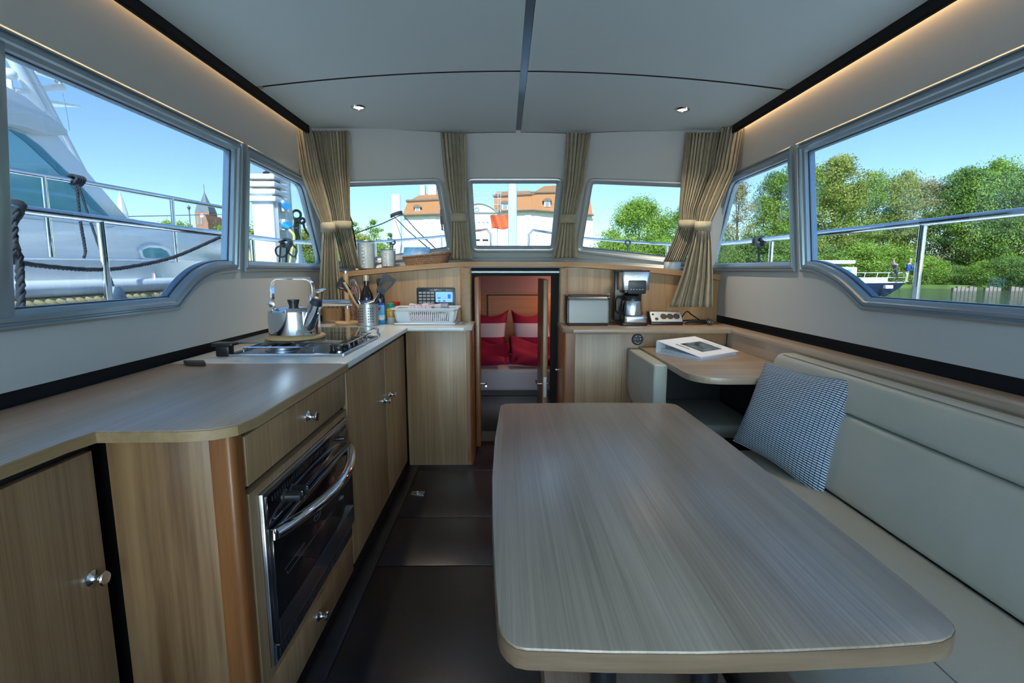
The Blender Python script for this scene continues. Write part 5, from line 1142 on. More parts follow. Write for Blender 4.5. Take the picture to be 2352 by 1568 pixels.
# thin lipping round the edge
po_ = ccw(tpt); ins = inset(po_, -0.0015); n = len(po_)
MB().add([(x, y, z) for z in (ZTB - 0.0335, ZTB - 0.004) for x, y in ins] + [(x, y, z) for z in (ZTB - 0.0335, ZTB - 0.004) for x, y in po_], [(i, (i + 1) % n, n + (i + 1) % n, n + i) for i in range(n)] + [(n + i, n + (i + 1) % n, 3 * n + (i + 1) % n, 3 * n + i) for i in range(n)]).build('edge_lipping', 'table_edge', top)
for x in (0.230, 0.470):
    MB().cyl((x, 1.06, 0.1005), (x, 1.06, ZTB - 0.036), 0.031, n=24).build('leg', 'black_plastic', tb)
MB().bx(0.17, 0.53, 0.98, 1.14, ZTB - 0.05, ZTB - 0.0345).build('bracket', 'black_matt', tb)
tag(MB().bx(0.100, 0.570, 0.60, 1.40, 0.0, 0.10).build('table_plinth', 'oak_along', origin=(0.38, 0.95, 0), bev=0.004), 'pale oak plinth under the dining table carrying its two pillars', 'plinth')

# ================================================================== CURTAINS
def curtain(name, label, rows, folds, amp, tie, seed, tie_lab=None):
    """rows: (uL, uR, v, yL, yR, gather); hung cloth gathered at the tie row"""
    r = np.random.default_rng(seed); n = folds * 10; ph = r.uniform(0, 6.28, 4)
    fw = np.cumsum(0.6 + 0.8 * r.random(n)); fw = (fw - fw[0]) / (fw[-1] - fw[0])
    keys = []
    for (uL, uR, v, yL, yR, g) in rows:
        keys.append((at(uL, v, y=yL), at(uR, v, y=yR), g))
    K = []; m = 7
    for i in range(len(keys) - 1):
        for j in range(m):
            t = j / m; t2 = t
            K.append(tuple(keys[i][k] * (1 - t2) + keys[i + 1][k] * t2 for k in range(3)))
    K.append(keys[-1]); P = []
    for i, (a, b, g) in enumerate(K):
        d = b - a; w = np.linalg.norm(d); dn = nrm(d); nrm_ = nrm(np.cross(dn, A(0, 0, 1)))
        if nrm_ @ (CAMP - a) < 0: nrm_ = -nrm_
        row = []
        for j in range(n):
            s = fw[j]; th = j / (n - 1) * folds * 2 * math.pi
            off = math.sin(th) + 0.35 * math.sin(2.13 * th + ph[0]) + 0.25 * math.sin(0.47 * th + ph[1] + i * 0.05)
            sq = s + 0.012 * math.sin(th * 2 + ph[2]) * (1 - abs(2 * s - 1))
            row.append(a + d * sq + nrm_ * amp * g * off)
        P.append(row)
    t = thing(name, (keys[-1][0] + keys[-1][1]) / 2, label, 'curtain', 'tied-back curtains round the windscreen')
    MB().grid(P).build('cloth', 'curtain', t, smooth=75, thick=0.002)
    # tie-back band
    i0, i1, gr = tie; a0, b0 = at(*i0[:2], y=i0[2]), at(*i1[:2], y=i1[2]); d = b0 - a0; c = (a0 + b0) / 2; w = np.linalg.norm(d) / 2; dn = nrm(d); nn = nrm(np.cross(dn, A(0, 0, 1)))
    if nn @ (CAMP - c) < 0: nn = -nn
    dz = nrm(np.cross(nn, dn)); dz = dz if dz[2] > 0 else -dz
    P = []
    for k in range(25):
        an = 2 * math.pi * k / 24; e = dn * math.cos(an) * (w + 0.004) + nn * math.sin(an) * (amp * 1.5 + 0.018)
        P.append([c + e - dz * gr, c + e + dz * gr])
    MB().grid(P).build('tie_band', 'curtain', t, thick=0.003, smooth=60)
    return t
curtain('curtain', 'beige curtain in the left corner hanging along the port side window', [(671, 712, 281, 2.96, 3.05, 1.0), (690, 735, 400, 2.97, 3.07, 0.9), (722, 756, 480, 3.00, 3.08, 0.6), (741, 765, 522, 3.02, 3.08, 0.35), (738, 772, 560, 3.02, 3.08, 0.8), (734, 780, 640, 3.02, 3.08, 1.1), (731, 787, 708, 3.02, 3.08, 1.2)], 6, 0.016, ((741, 522, 3.02), (765, 522, 3.08), 0.028), 1)
curtain('curtain', 'beige curtain at the left end of the windscreen beside the glass canisters', [(714, 803, 300, 3.07, 3.10, 1.0), (735, 803, 400, 3.10, 3.14, 0.9), (757, 804, 480, 3.15, 3.18, 0.6), (763, 806, 517, 3.16, 3.20, 0.4), (772, 812, 550, 3.20, 3.22, 0.8), (786, 829, 617, 3.22, 3.25, 1.0)], 11, 0.014, ((763, 517, 3.16), (806, 517, 3.20), 0.024), 2)
curtain('curtain', 'beige curtain tied back between the left and centre windscreen panes', [(1012, 1069, 305, 3.36, 3.36, 1.0), (1024, 1072, 420, 3.40, 3.40, 0.9), (1037, 1071, 500, 3.44, 3.44, 0.45), (1034, 1080, 560, 3.47, 3.47, 0.9), (1031, 1086, 597, 3.49, 3.49, 1.1)], 6, 0.012, ((1037, 500, 3.44), (1071, 500, 3.44), 0.028), 3)
curtain('curtain', 'beige curtain tied back between the centre and right windscreen panes', [(1302, 1358, 306, 3.36, 3.36, 1.0), (1296, 1342, 420, 3.40, 3.40, 0.9), (1287, 1322, 503, 3.44, 3.44, 0.45), (1276, 1325, 560, 3.47, 3.47, 0.9), (1268, 1327, 592, 3.49, 3.49, 1.1)], 6, 0.012, ((1287, 503, 3.44), (1322, 503, 3.44), 0.028), 4)
curtain('curtain', 'beige curtain at the right end of the windscreen above the white tub', [(1576, 1656, 304, 3.12, 3.08, 1.0), (1566, 1640, 400, 3.15, 3.12, 0.9), (1560, 1606, 480, 3.18, 3.15, 0.6), (1560, 1600, 515, 3.20, 3.16, 0.4), (1545, 1590, 555, 3.22, 3.20, 0.8), (1524, 1572, 601, 3.24, 3.22, 1.0)], 10, 0.013, ((1560, 515, 3.20), (1600, 515, 3.16), 0.024), 5)
curtain('curtain', 'beige curtain in the right corner hanging along the starboard side window', [(1662, 1707, 290, 3.05, 2.96, 1.0), (1640, 1690, 390, 3.06, 2.98, 0.9), (1605, 1652, 475, 3.07, 3.00, 0.6), (1598, 1630, 520, 3.08, 3.02, 0.35), (1588, 1634, 560, 3.08, 3.02, 0.8), (1563, 1637, 640, 3.08, 3.02, 1.1), (1538, 1636, 705, 3.08, 3.02, 1.2)], 6, 0.018, ((1598, 520, 3.08), (1630, 520, 3.02), 0.028), 6)
# ================================================================== OUTSIDE

ZWAT = -0.85
struct(MB().bx(-600, 600, -300, 900, ZWAT - 0.4, ZWAT).build('water', 'water', origin=(0, 0, ZWAT)), 'calm green-grey river water')
def land(pts, z0, z1, name, mat, lab): return struct(MB().prism(pts, z0, z1).build(name, mat, origin=(pts[0][0], pts[0][1], z1)), lab)
land([(18, 60), (44, 57.5), (62, 48), (120, 20), (600, 20), (600, 880), (18, 880)], ZWAT - 0.3, -0.45, 'ground_far_bank', 'grass', 'grassy far river bank')
land([(-600, 24), (-14, 24), (10, 34), (17.9, 60), (17.9, 880), (-600, 880)], ZWAT - 0.3, 0.25, 'ground_shore', 'grass', 'shore behind the mooring')
land([(-40, 7.6), (-3.0, 7.6), (-3.0, 9.6), (-14, 9.9), (-14, 23.9), (-40, 23.9)], ZWAT - 0.3, 0.62, 'ground_quay', 'quay', 'grey mooring quay')

# ---- our own deck, hull sides and rails
struct(MB().bx(-1.95, -1.27, -4.5, 3.7, 0.74, 0.78).bx(1.47, 2.15, -4.5, 3.7, 0.74, 0.78).bx(-1.27, 1.47, -4.5, -2.1, 0.40, 0.44).build('deck_side', 'gelcoat', origin=(0.1, 0, 0.74)), 'white side decks of the boat and an unseen cockpit sole added to bounce light')  # the cockpit sole is added out of view to bounce sunlight indoors
struct(MB().prism([(-1.95, 3.80), (2.15, 3.80), (1.95, 6.0), (1.2, 7.5), (0.45, 8.5), (-0.25, 8.5), (-1.0, 7.5), (-1.75, 6.0)], 1.168, 1.188).build('deck_fore', 'gelcoat', origin=(0.1, 5.5, 1.168)), 'white foredeck of the boat')
struct(MB().grid([[(x, y, ZWAT - 0.2), (x * 1.0, y, 0.76 + 0.4 * max(0, (y - 3.7) / 4.8))] for x, y in ((-1.97, -4.5), (-1.97, 3.7), (-1.77, 6.0), (-1.02, 7.5), (0.1, 8.7), (1.22, 7.5), (1.97, 6.0), (2.17, 3.7), (2.17, -4.5))]).build('hull', 'gelcoat', origin=(0.1, 2, ZWAT)), 'white hull sides of the boat')
def raise_to(x, y, z): return A(x, y, z)
portr = [A(-1.75, -3.0, 1.36), A(-1.75, 1.8, 1.368), A(-1.75, 3.2, 1.375), A(-1.75, 4.6, 1.395), A(-1.52, 6.0, 1.482), A(-0.93, 7.5, 1.645), A(-0.42, 8.38, 1.80)]
starr = [A(1.95, -3.0, 1.36), A(1.95, 1.8, 1.368), A(1.95, 3.2, 1.378), A(1.95, 4.6, 1.39), A(1.92, 6.0, 1.455), A(1.14, 7.5, 1.625), A(0.58, 8.38, 1.79)]
for side, R_, lab, posts, s in (('port', portr, 'polished steel guard rail of our boat outside the port windows', [(276, 2.24), (602, 3.55)], 1), ('starboard', starr, 'polished steel guard rail of our boat outside the starboard windows', [(2106, 2.36), (1758, 3.72)], -1)):
    t = thing('guard_rail', A(R_[0][0], 1.0, 0.78), lab, 'railing', 'guard rails of our boat')
    P = smooth_pts(R_, 8); e = P[-1]; P += [e + A(s * 0.12, 0.08, 0.02), e + A(s * 0.18, 0.12, -0.05), e + A(s * 0.19, 0.12, -0.30), e + A(s * 0.19, 0.12, -0.58)]
    MB().tube(P, 0.0175, 14).build('top_rail', 'chrome', t, smooth=60)
    ys = [2.24 if s == 1 else 2.36, 3.55 if s == 1 else 3.70, 0.6, -1.0]
    for y in ys: MB().cyl((R_[0][0], y, 0.78), (R_[0][0], y, 1.358), 0.0155, n=14).build('stanchion', 'chrome', t)
    for k in (4, 5):
        q = R_[k]; MB().cyl((q[0], q[1], 1.19), (q[0], q[1], q[2] - 0.01), 0.0145, n=12).build('stanchion', 'chrome', t)
def twisted(pts, r, strands=3, pitch=None, n=6, dens=0.25):
    """laid rope: strands twisted round a path"""
    P = [np.asarray(q, float) for q in pts]; seg = [np.linalg.norm(P[i + 1] - P[i]) for i in range(len(P) - 1)]; L = sum(seg); pitch = pitch or r * 7
    m = max(8, int(L / (pitch * dens))); cum = np.concatenate([[0], np.cumsum(seg)]); Q = []
    for k in range(m + 1):
        d = L * k / m; i = min(len(seg) - 1, int(np.searchsorted(cum, d, 'right') - 1)); t = (d - cum[i]) / (seg[i] + 1e-9); Q.append(P[i] * (1 - t) + P[i + 1] * t)
    mb = MB()
    for s in range(strands):
        S = []
        for k, q in enumerate(Q):
            x, y, _ = basis(Q[min(m, k + 1)] - Q[max(0, k - 1)]); a = 2 * math.pi * (k / m * L / pitch + s / strands); S.append(q + (x * math.cos(a) + y * math.sin(a)) * r * 0.55)
        mb.tube(S, r * 0.58, n)
    return mb
def rope(name, pts, r, label, mat='rope_dark', smooth=True, **k):
    P = smooth_pts(pts, 6) if smooth else pts
    return tag(twisted(P, r, **k).build(name, mat, origin=P[0], smooth=70), label, 'rope', 'ropes outside the port windows')
RXp = -1.75
def prt(u, v, x=RXp): return at(u, v, x=x)
# thick coil hanging on our rail at the left edge
rope('mooring_rope', [prt(38, 478, -1.70), prt(30, 520, -1.70), prt(34, 560, -1.70), prt(45, 600, -1.70), prt(47, 660, -1.70), prt(50, 735, -1.70)], 0.0135, 'thick dark mooring rope hanging down from the rail at the left edge')
rope('mooring_rope', [prt(30, 500, -1.68), prt(32, 540, -1.68), prt(30, 575, -1.68), prt(27, 600, -1.68), prt(34, 560, -1.66)], 0.012, 'short thick dark rope bight beside the hanging rope at the left edge')
mb = MB()
for k in range(4):
    c = prt(38 - 3 * k, 482 + 5 * k, -1.75); mb.tube([c + A(0.012 * math.sin(2 * a), 0.022 * math.cos(a), 0.028 * math.sin(a)) for a in np.linspace(0, 6.283, 19)[:-1]], 0.010, 8, closed=True)
tag(mb.build('rope_knot', 'rope_dark', origin=prt(38, 490)), 'dark rope hitch wound round the rail at the left edge', 'rope knot')
rope('mooring_rope', [prt(20, 600, -1.78), prt(120, 613, -1.8), prt(215, 619, -1.82), prt(290, 614, -1.84), prt(400, 590, -1.84), prt(505, 545, -1.79)], 0.0095, 'slack dark line sagging between two points of the port rail')
# coils on the rail seen in the small port window
kq = prt(658, 558)
mb = MB()
for k in range(5): mb.tube([kq + A(0.0, (k - 2) * 0.016, 0) + A(0.032 * math.cos(a), 0.006 * math.sin(a), 0.032 * math.sin(a)) for a in np.linspace(0, 6.283, 17)[:-1]], 0.009, 7, closed=True)
tag(mb.build('rope_knot', 'rope_dark', origin=kq), 'dark rope hitch on the rail in the small port window', 'rope knot')
rope('mooring_rope', smooth_pts([prt(652, 562), prt(634, 570), prt(636, 585), prt(650, 590), prt(662, 580), prt(668, 560), prt(682, 575), prt(676, 590), prt(664, 582)], 4), 0.007, 'looped dark rope hanging from the rail hitch in the small port window', smooth=False)
for u, v, lab in ((640, 612, 'left'), (655, 612, 'right')): rope('mooring_rope', [prt(u + 5, 560), prt(u, v + 20)], 0.008, 'dark rope tail hanging under the rail hitch, the %s one' % lab, smooth=False)
# hitches on the starboard rail and foredeck rails
def hitch(c, lab, n=5, r=0.034):
    mb = MB()
    for k in range(n): mb.tube([c + A(0.0, (k - n / 2) * 0.014, 0) + A(r * math.cos(a), 0.004 * math.sin(a), r * math.sin(a)) for a in np.linspace(0, 6.283, 17)[:-1]], 0.009, 7, closed=True)
    mb.tube([c + A(0, 0, -0.03), c + A(0, -0.02, -0.15), c + A(0.01, -0.03, -0.42)], 0.008, 6)
    return tag(mb.build('fender_hitch', 'rope_dark', origin=c - A(0, 0, 0.4)), lab, 'rope knot')
hitch(at(1743, 554, x=1.95), 'black fender line hitch on the starboard rail in the small window')
hitch(at(1442, 557, y=6.4) * 1.0, 'dark line hitch on the bow rail seen in the right windscreen pane', 3, 0.03)
hitch(at(902, 556, y=6.4), 'dark line hitch on the bow rail seen in the left windscreen pane', 3, 0.03)

# ---- the white motor yacht alongside
YX = -2.62
ya = thing('motor_yacht', A(-4.0, 3.0, ZWAT), 'large white motor yacht moored alongside, filling the port window', 'yacht')
def hx(y): return YX if y < 3.6 else YX - 1.45 * ((y - 3.6) / 3.6) ** 1.7      # starboard side line narrowing to the bow
ysn = [-6.0, -3.0, 0.0, 2.0, 3.6, 4.4, 5.2, 6.0, 6.6, 7.1]
MB().grid([[(hx(y) - 0.35, y, ZWAT - 0.15), (hx(y) - 0.05, y, 0.1), (hx(y), y, 0.93), (hx(y) - 0.02, y, 1.20 + 0.012 * max(0, y - 2)), (hx(y) - 0.16, y, 1.21 + 0.012 * max(0, y - 2)), (hx(y) - 0.55, y, 1.18), (-4.6, y, 1.18)] for y in ysn]).build('hull', 'gelcoat', ya, smooth=40)
MB().tube([A(hx(y) + 0.02, y, 1.045) for y in np.linspace(-6, 7.1, 60)], 0.05, 12).build('rub_rail', 'gelcoat', ya, smooth=60)
twisted([A(hx(y) + 0.05, y, 0.955) for y in np.linspace(-2.5, 6.5, 40)], 0.040, 3, 0.20, 8, 0.12).build('rope_fender', 'rope_tan', ya, smooth=70)
TX = -3.05
def tp(u, v, x=TX): return at(u, v, x=x)
def side_block(px, depth, name, mat, x=TX, bev=0.0):
    pl = Plane((x, 0, 0), (0, 1, 0), (0, 0, 1), (1, 0, 0)); return MB().slab(pl, [pl.px(u, v) for u, v in px], -depth, 0.0).build(name, mat, ya, bev=bev)
def ext(px, u): return px
side_block([(-900, 430), (0, 468), (295, 500), (440, 523), (523, 546), (523, 610), (-900, 640)], 2.2, 'cabin_trunk', 'gelcoat', bev=0.02)
side_block([(-900, 120), (-300, 165), (0, 208), (60, 243), (120, 288), (140, 318), (225, 420), (297, 503), (0, 470), (-900, 400)], 2.1, 'wheelhouse', 'gelcoat', x=TX - 0.03, bev=0.015)
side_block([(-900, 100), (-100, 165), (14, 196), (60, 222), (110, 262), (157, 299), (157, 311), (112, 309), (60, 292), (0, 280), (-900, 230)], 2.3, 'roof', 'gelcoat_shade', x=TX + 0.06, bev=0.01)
wd = side_block([(-600, 225), (-100, 270), (10, 292), (57, 308), (92, 333), (165, 404), (254, 499), (112, 484), (10, 471), (-600, 425)], 0.02, 'wheelhouse_window', 'yacht_glass', x=TX - 0.018)
side_block([(22, 297), (57, 310), (92, 336), (165, 408), (240, 492), (215, 480), (140, 400), (60, 325)], 0.005, 'blind', 'blind', x=TX - 0.012).parent = wd
pl = Plane((TX, 0, 0), (0, 1, 0), (0, 0, 1), (1, 0, 0))
for dv in (0, 1): pass
MB().tube([tp(40, 501, TX + 0.004), tp(150, 512, TX + 0.004), tp(250, 524, TX + 0.004), tp(262, 520, TX + 0.004)], 0.006, 6).build('trim_line', 'gelcoat_shade', ya)
por = [pl.px(u, v) for u, v in ((314, 575), (320, 565), (335, 560), (365, 562), (382, 570), (392, 588), (385, 600), (330, 601), (320, 593))]
MB().frame(pl, ccw(por), [(0, -0.005), (0, 0.02), (0.012, 0.03), (0.03, 0.02), (0.03, -0.005)]).build('porthole_frame', 'gelcoat', ya)
MB().slab(pl, inset(ccw(por), 0.03), 0.001, 0.012).build('porthole', 'yacht_glass', ya)
# yacht rails
YR = -2.72
yr = [at(-250, 340, x=YR), at(20, 390, x=YR), at(175, 416, x=YR), at(395, 455, x=YR), at(517, 477, x=YR)]
MB().tube(smooth_pts(yr, 5), 0.017, 12).build('rail', 'chrome', ya, smooth=60)
for (u0, v0, u1, v1) in ((98, 404, 118, 590), (394, 456, 406, 602), (-180, 352, -140, 590)):
    MB().tube([at(u0, v0, x=YR), at(u1, v1, x=YR)], 0.017, 12).build('stanchion', 'chrome', ya)
MB().tube([at(295, 497, x=YR - 0.3), at(517, 492, x=YR - 0.3)], 0.004, 6).build('guard_wire', 'chrome', ya)
# mast arch with dish and radar wings
MX = -4.0
def mp(u, v): return at(u, v, x=MX)
MB().tube([mp(-40, 40), mp(20, 120), mp(95, 255)], 0.042, 10).build('mast_leg', 'gelcoat', ya, smooth=60)
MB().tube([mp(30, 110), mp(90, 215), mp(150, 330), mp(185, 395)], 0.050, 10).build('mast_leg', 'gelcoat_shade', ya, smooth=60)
MB().tube([mp(30, 208), mp(75, 212), mp(120, 200), mp(146, 200)], 0.026, 10).build('cross_arm', 'gelcoat', ya, smooth=60)
dc = mp(134, 186); R = rotx(0.12) @ roty(0.22)
MB().lathe([(0.0001, 0.0), (0.15, 0.012), (0.22, 0.022), (0.22, 0.03), (0.15, 0.03), (0.0001, 0.035)], dc + A(0, 0.02, 0), 32, R, (0.95, 1.0)).build('dish', 'gelcoat', ya)
MB().ball(mp(118, 184) + A(0.06, 0, 0), 0.035, 12, 8).build('lamp_head', 'chrome', ya)
MB().ball(mp(20, 170), (0.055, 0.055, 0.045), 14, 10).cyl(mp(20, 172), mp(24, 205), 0.022, n=10).build('radome', 'gelcoat', ya)
MB().add([mp(110, 228), mp(185, 243), mp(186, 246), mp(112, 236)] + [q + A(-0.3, 0, 0) for q in (mp(110, 228), mp(185, 243), mp(186, 246), mp(112, 236))], [(0, 1, 2, 3), (4, 5, 6, 7), (0, 1, 5, 4), (1, 2, 6, 5), (2, 3, 7, 6), (3, 0, 4, 7)]).build('wing', 'gelcoat', ya)
MB().tube([mp(143, 212), mp(152, 250), mp(160, 300)], 0.003, 6).build('stay', 'gelcoat_shade', ya)
# fender lines from the yacht's rail, hitch and plate
kq = at(175, 414, x=YR); mb = MB()
for k in range(4): mb.tube([kq + A(0, (k - 1.5) * 0.02, 0.0) + A(0.028 * math.cos(a), 0.01 * math.sin(2 * a), 0.028 * math.sin(a)) for a in np.linspace(0, 6.283, 17)[:-1]], 0.009, 7, closed=True)
tag(mb.build('rope_knot', 'rope_dark', origin=kq), 'dark rope hitch on the upper rail of the white yacht', 'rope knot')
rope('fender_line', [at(176, 425, x=YR + 0.05), at(185, 510, x=YR + 0.05), at(196, 575, x=YR + 0.05), at(192, 592, x=YR + 0.05)], 0.009, 'short dark line hanging from the hitch on the yacht rail')
rope('fender_line', [at(180, 425, x=YR + 0.06), at(215, 530, x=YR + 0.12), at(250, 630, x=YR + 0.26), at(262, 664, x=YR + 0.30)], 0.008, 'long dark line running from the yacht rail hitch down to a grey fender eye')
fp = at(262, 680, x=YR + 0.30)
tag(MB().slab(Plane((fp[0], 0, 0), (0, 1, 0), (0, 0, 1), (1, 0, 0)), [(fp[1] - 0.12, fp[2] - 0.07), (fp[1] + 0.10, fp[2] - 0.07), (fp[1] + 0.065, fp[2] + 0.03), (fp[1] + 0.03, fp[2] + 0.06), (fp[1] - 0.012, fp[2] + 0.06), (fp[1] - 0.055, fp[2] - 0.03)], -0.02, 0.02).lathe([(0.10, -0.5), (0.10, -0.1), (0.05, -0.06)], fp + A(0, 0, -0.0), 16).build('fender', 'fender_grey', origin=fp - A(0, 0, 0.5), bev=0.004), 'grey fender with a pierced eye hanging between the boats', 'fender')

# ---- quay pedestal, piles and cables seen in the small port window
PY = 8.3
def qy(u, v, y=PY): return at(u, v, y=y)
p0, p1 = qy(573, 440), qy(628, 440); ztop = qy(600, 400)[2]
pe = thing('power_pedestal', A((p0[0] + p1[0]) / 2, PY, 0.62), 'white shore power pedestal with louvred top and blue sockets on the quay', 'power pedestal')
D = p1[0] - p0[0]
MB().bx(p0[0] + 0.02, p1[0] - 0.02, PY, PY + D, 0.62, qy(600, 437)[2]).build('column', 'white_paint', pe, bev=0.01)
for k in range(4):
    z = ztop - 0.115 * k; MB().bx(p0[0] - 0.04, p1[0] + 0.05, PY - 0.06, PY + D + 0.06, z - 0.075, z).build('louvre', 'white_paint', pe, bev=0.008)
MB().bx(p0[0] + 0.04, p1[0] - 0.04, PY + 0.02, PY + D - 0.02, qy(600, 437)[2], ztop - 0.02).build('core', 'pile_grey', pe)
MB().bx(p1[0] - 0.0195, p1[0] + 0.03, PY + 0.06, PY + D - 0.06, 0.9, qy(600, 448)[2]).build('side_plate', 'alu_pale', pe)
for v in (472, 515):
    c = qy(640, v, PY + 0.2); c[0] = p1[0] + 0.03; s = MB().bx(c[0], c[0] + 0.06, c[1] - 0.05, c[1] + 0.12, c[2] - 0.10, c[2] + 0.08).build('socket_box', 'white_paint', pe, bev=0.01)
    MB().cyl(c + A(0.05, 0.0, 0.0), c + A(0.13, -0.10, -0.02), 0.06, 0.055, 16).build('socket', 'plug_blue', s)
c = qy(655, 518, PY + 0.1)
pgq = thing('shore_plug', c, 'blue shore power plug in the lower pedestal socket', 'plug'); MB().cyl(c + A(-0.02, 0.0, 0.0), c + A(0.10, -0.05, -0.05), 0.055, 0.03, 14).build('body', 'plug_blue', pgq)
P = smooth_pts([qy(664, 527, PY - 0.0), qy(675, 540), qy(674, 560), qy(668, 590), qy(662, 640)], 5); tag(MB().tube(P, 0.022, 8).build('shore_cable', 'cable_yellow', origin=P[-1]), 'yellow shore cable hanging from the blue plug', 'cable')
P = [qy(565, 555), qy(572, 580), qy(582, 640)]; tag(MB().tube(P, 0.02, 8).build('shore_cable', 'cable_yellow', origin=P[-1]), 'yellow shore cable at the left edge of the small port window', 'cable')
bq = at(650, 500, y=9.4); 
tag(MB().cyl((bq[0], 9.4, ZWAT), (bq[0], 9.4, 4.6), 0.165, n=24).build('mooring_pile', 'pole_metal', origin=(bq[0], 9.4, ZWAT)), 'thick pale steel mooring pile behind the power pedestal', 'mooring pile')
rope('pile_rope', [at(608, 400, y=9.2), at(625, 385, y=9.15), at(645, 372, y=9.15)], 0.04, 'thick rope end tied high on the steel pile beside the pedestal')
wq = at(688, 560, y=10.4); t = thing('quay_davit', A(wq[0], 10.4, 0.62), 'white quay post with coiled dark hose beyond the steel pile', 'post')
MB().lathe([(0.32, 0.0), (0.30, 0.08), (0.12, 0.62), (0.075, 0.75), (0.06, 0.9)], (wq[0], 10.4, 0.62), 18).build('foot', 'white_paint', t)
zt = at(688, 503, y=10.4)[2]; MB().cyl((wq[0], 10.4, 1.4), (wq[0], 10.4, zt), 0.045, n=12).bx(wq[0] - 0.14, wq[0] + 0.06, 10.36, 10.44, zt - 0.02, zt + 0.03).build('post', 'pole_metal', t)
for (u, v, r) in ((681, 493, 0.085), (694, 507, 0.05)):
    c = at(u, v, y=10.3); MB().tube([c + A(r * math.cos(a), 0, r * math.sin(a)) for a in np.linspace(0, 6.283, 19)[:-1]], 0.025, 8, closed=True).build('hose_coil', 'rope_dark', t)
MB().tube(smooth_pts([at(696, 508, y=10.3), at(700, 525, y=10.3), at(708, 538, y=10.3), at(718, 541, y=10.3)], 5), 0.022, 8).tube(smooth_pts([at(682, 505, y=10.3), at(680, 530, y=10.3), at(684, 550, y=10.3)], 5), 0.06, 8).build('hose', 'rope_dark', t)

# ---- white piles and mooring lines ahead
pq = at(912, 540, y=14.0); ztp = at(912, 447, y=14.0)[2]
tag(MB().lathe([(0.128, ZWAT), (0.128, ztp - 0.02), (0.115, ztp), (0.0001, ztp)], (pq[0], 14.0, 0), 24).build('mooring_pile', 'pole_white', origin=(pq[0], 14.0, ZWAT)), 'white mooring pile with dark lines seen in the left windscreen pane', 'mooring pile')
def line3(name, a, b, r, lab): return tag(twisted([a, (a + b) / 2 + A(0, 0, -0.03), b], r, dens=0.4).build(name, 'rope_dark', origin=a), lab, 'rope', 'mooring lines ahead')
line3('mooring_line', at(926, 491, y=13.85), at(818, 535, y=11.0), 0.014, 'dark mooring line running left from the white pile')
line3('mooring_line', at(905, 497, y=13.8), at(990, 575, y=8.3), 0.011, 'dark mooring line running from the left of the white pile down to the bow')
line3('mooring_line', at(927, 495, y=13.8), at(1005, 575, y=8.3), 0.011, 'dark mooring line running from the right of the white pile down to the bow')
mb = MB()
for k in range(3): mb.tube([A(pq[0], 14.0, at(912, 494 - 2 * k, y=14)[2]) + A(0.145 * math.cos(a), 0.145 * math.sin(a), 0.05 * math.cos(a)) for a in np.linspace(0, 6.283, 25)[:-1]], 0.02, 7, closed=True)
tag(mb.build('rope_turns', 'rope_dark', origin=(pq[0], 14, 1.0)), 'dark rope turns round the white pile', 'rope knot')
mq = at(1177, 560, y=8.4)
tag(MB().bx(mq[0] - 0.072, mq[0] + 0.074, 8.36, 8.46, 1.1885, 4.0).build('bow_mast', 'pole_metal', origin=(mq[0], 8.4, 1.1885), bev=0.02), 'broad grey mast standing at the bow in the centre pane', 'mast')
ft = at(1167, 492, y=8.41); fb = at(1167, 524, y=8.41)
P = []
for i in range(21):
    row = []
    for j in range(11):
        u, v = i / 20, j / 10; q = at(1167 - 41 * u + 6 * u * v * 0.6, (491 + 6 * u * u + v * (33 - 2 * u) + 3 * math.sin(5 * u)), y=8.41 + 0.05 * math.sin(7 * u + 1.5 * v)); row.append(q)
    P.append(row)
tag(MB().grid(P).build('bow_flag', 'flag_orange', origin=ft, thick=0.004, smooth=70), 'waving orange and red flag beside the bow mast', 'flag')
# black wiper arm at the left windscreen edge
wa, wb_ = at(799, 488, y=3.42), at(812, 532, y=3.55)
tag(MB().tube([wa, wb_, wb_ + A(0.0, 0.05, -0.12)], 0.006, 6).tube([wa + A(0.006, 0, 0), wa * 0.4 + wb_ * 0.6 + A(0.012, 0, 0)], 0.004, 6).build('wiper', 'black_matt', origin=wb_), 'black wiper arm outside the left windscreen pane', 'wiper')

# ---- palace across the water
PYB = 80.0
def pb(u, v, y=PYB): return at(u, v, y=y)
pal = thing('palace', A(0, PYB, 0.25), 'long white palace with orange mansard roofs straight ahead', 'building')
def block(u0, u1, vt, y0, y1, name='wall', mat='facade'):
    a, b = pb(u0, vt, y0), pb(u1, vt, y0); return MB().bx(a[0], b[0], y0, y1, 0.25, a[2]).build(name, mat, pal)
block(928, 1080, 492, PYB, PYB + 14); block(1135, 1362, 484, PYB + 0.5, PYB + 14); block(1060, 1141, 488, PYB - 2.5, PYB + 10)
def roof(eL, eR, bL, bR, rL, rR, y0=PYB - 0.6, yb=PYB + 2.2, yr=PYB + 7, dark=True):
    E = [at(*eL, y=y0), at(*eR, y=y0)]; B = [at(*bL, y=yb), at(*bR, y=yb)]; Rr = [at(*rL, y=yr), at(*rR, y=yr)]
    back = lambda q, y: A(q[0], y, q[2]); E2 = [back(q, PYB + 14.6) for q in E]; B2 = [back(q, PYB + 11.8) for q in B]
    V = E + B + Rr + E2 + B2
    MB().add(V, [(0, 1, 3, 2), (2, 3, 5, 4), (6, 7, 9, 8), (8, 9, 5, 4), (0, 2, 8, 6), (1, 3, 9, 7), (2, 4, 8), (3, 5, 9), (0, 1, 7, 6)]).build('roof', 'roof_tile', pal, smooth=0)
    MB().tube([B[0] + A(-0.25, -0.25, 0), B[1] + A(0.25, -0.25, 0)], 0.24, 6).build('roof_ledge', 'roof_edge', pal)
    MB().tube([E[0] + A(-0.1, -0.1, 0), E[1] + A(0.1, -0.1, 0)], 0.16, 6).build('eaves', 'roof_edge', pal)
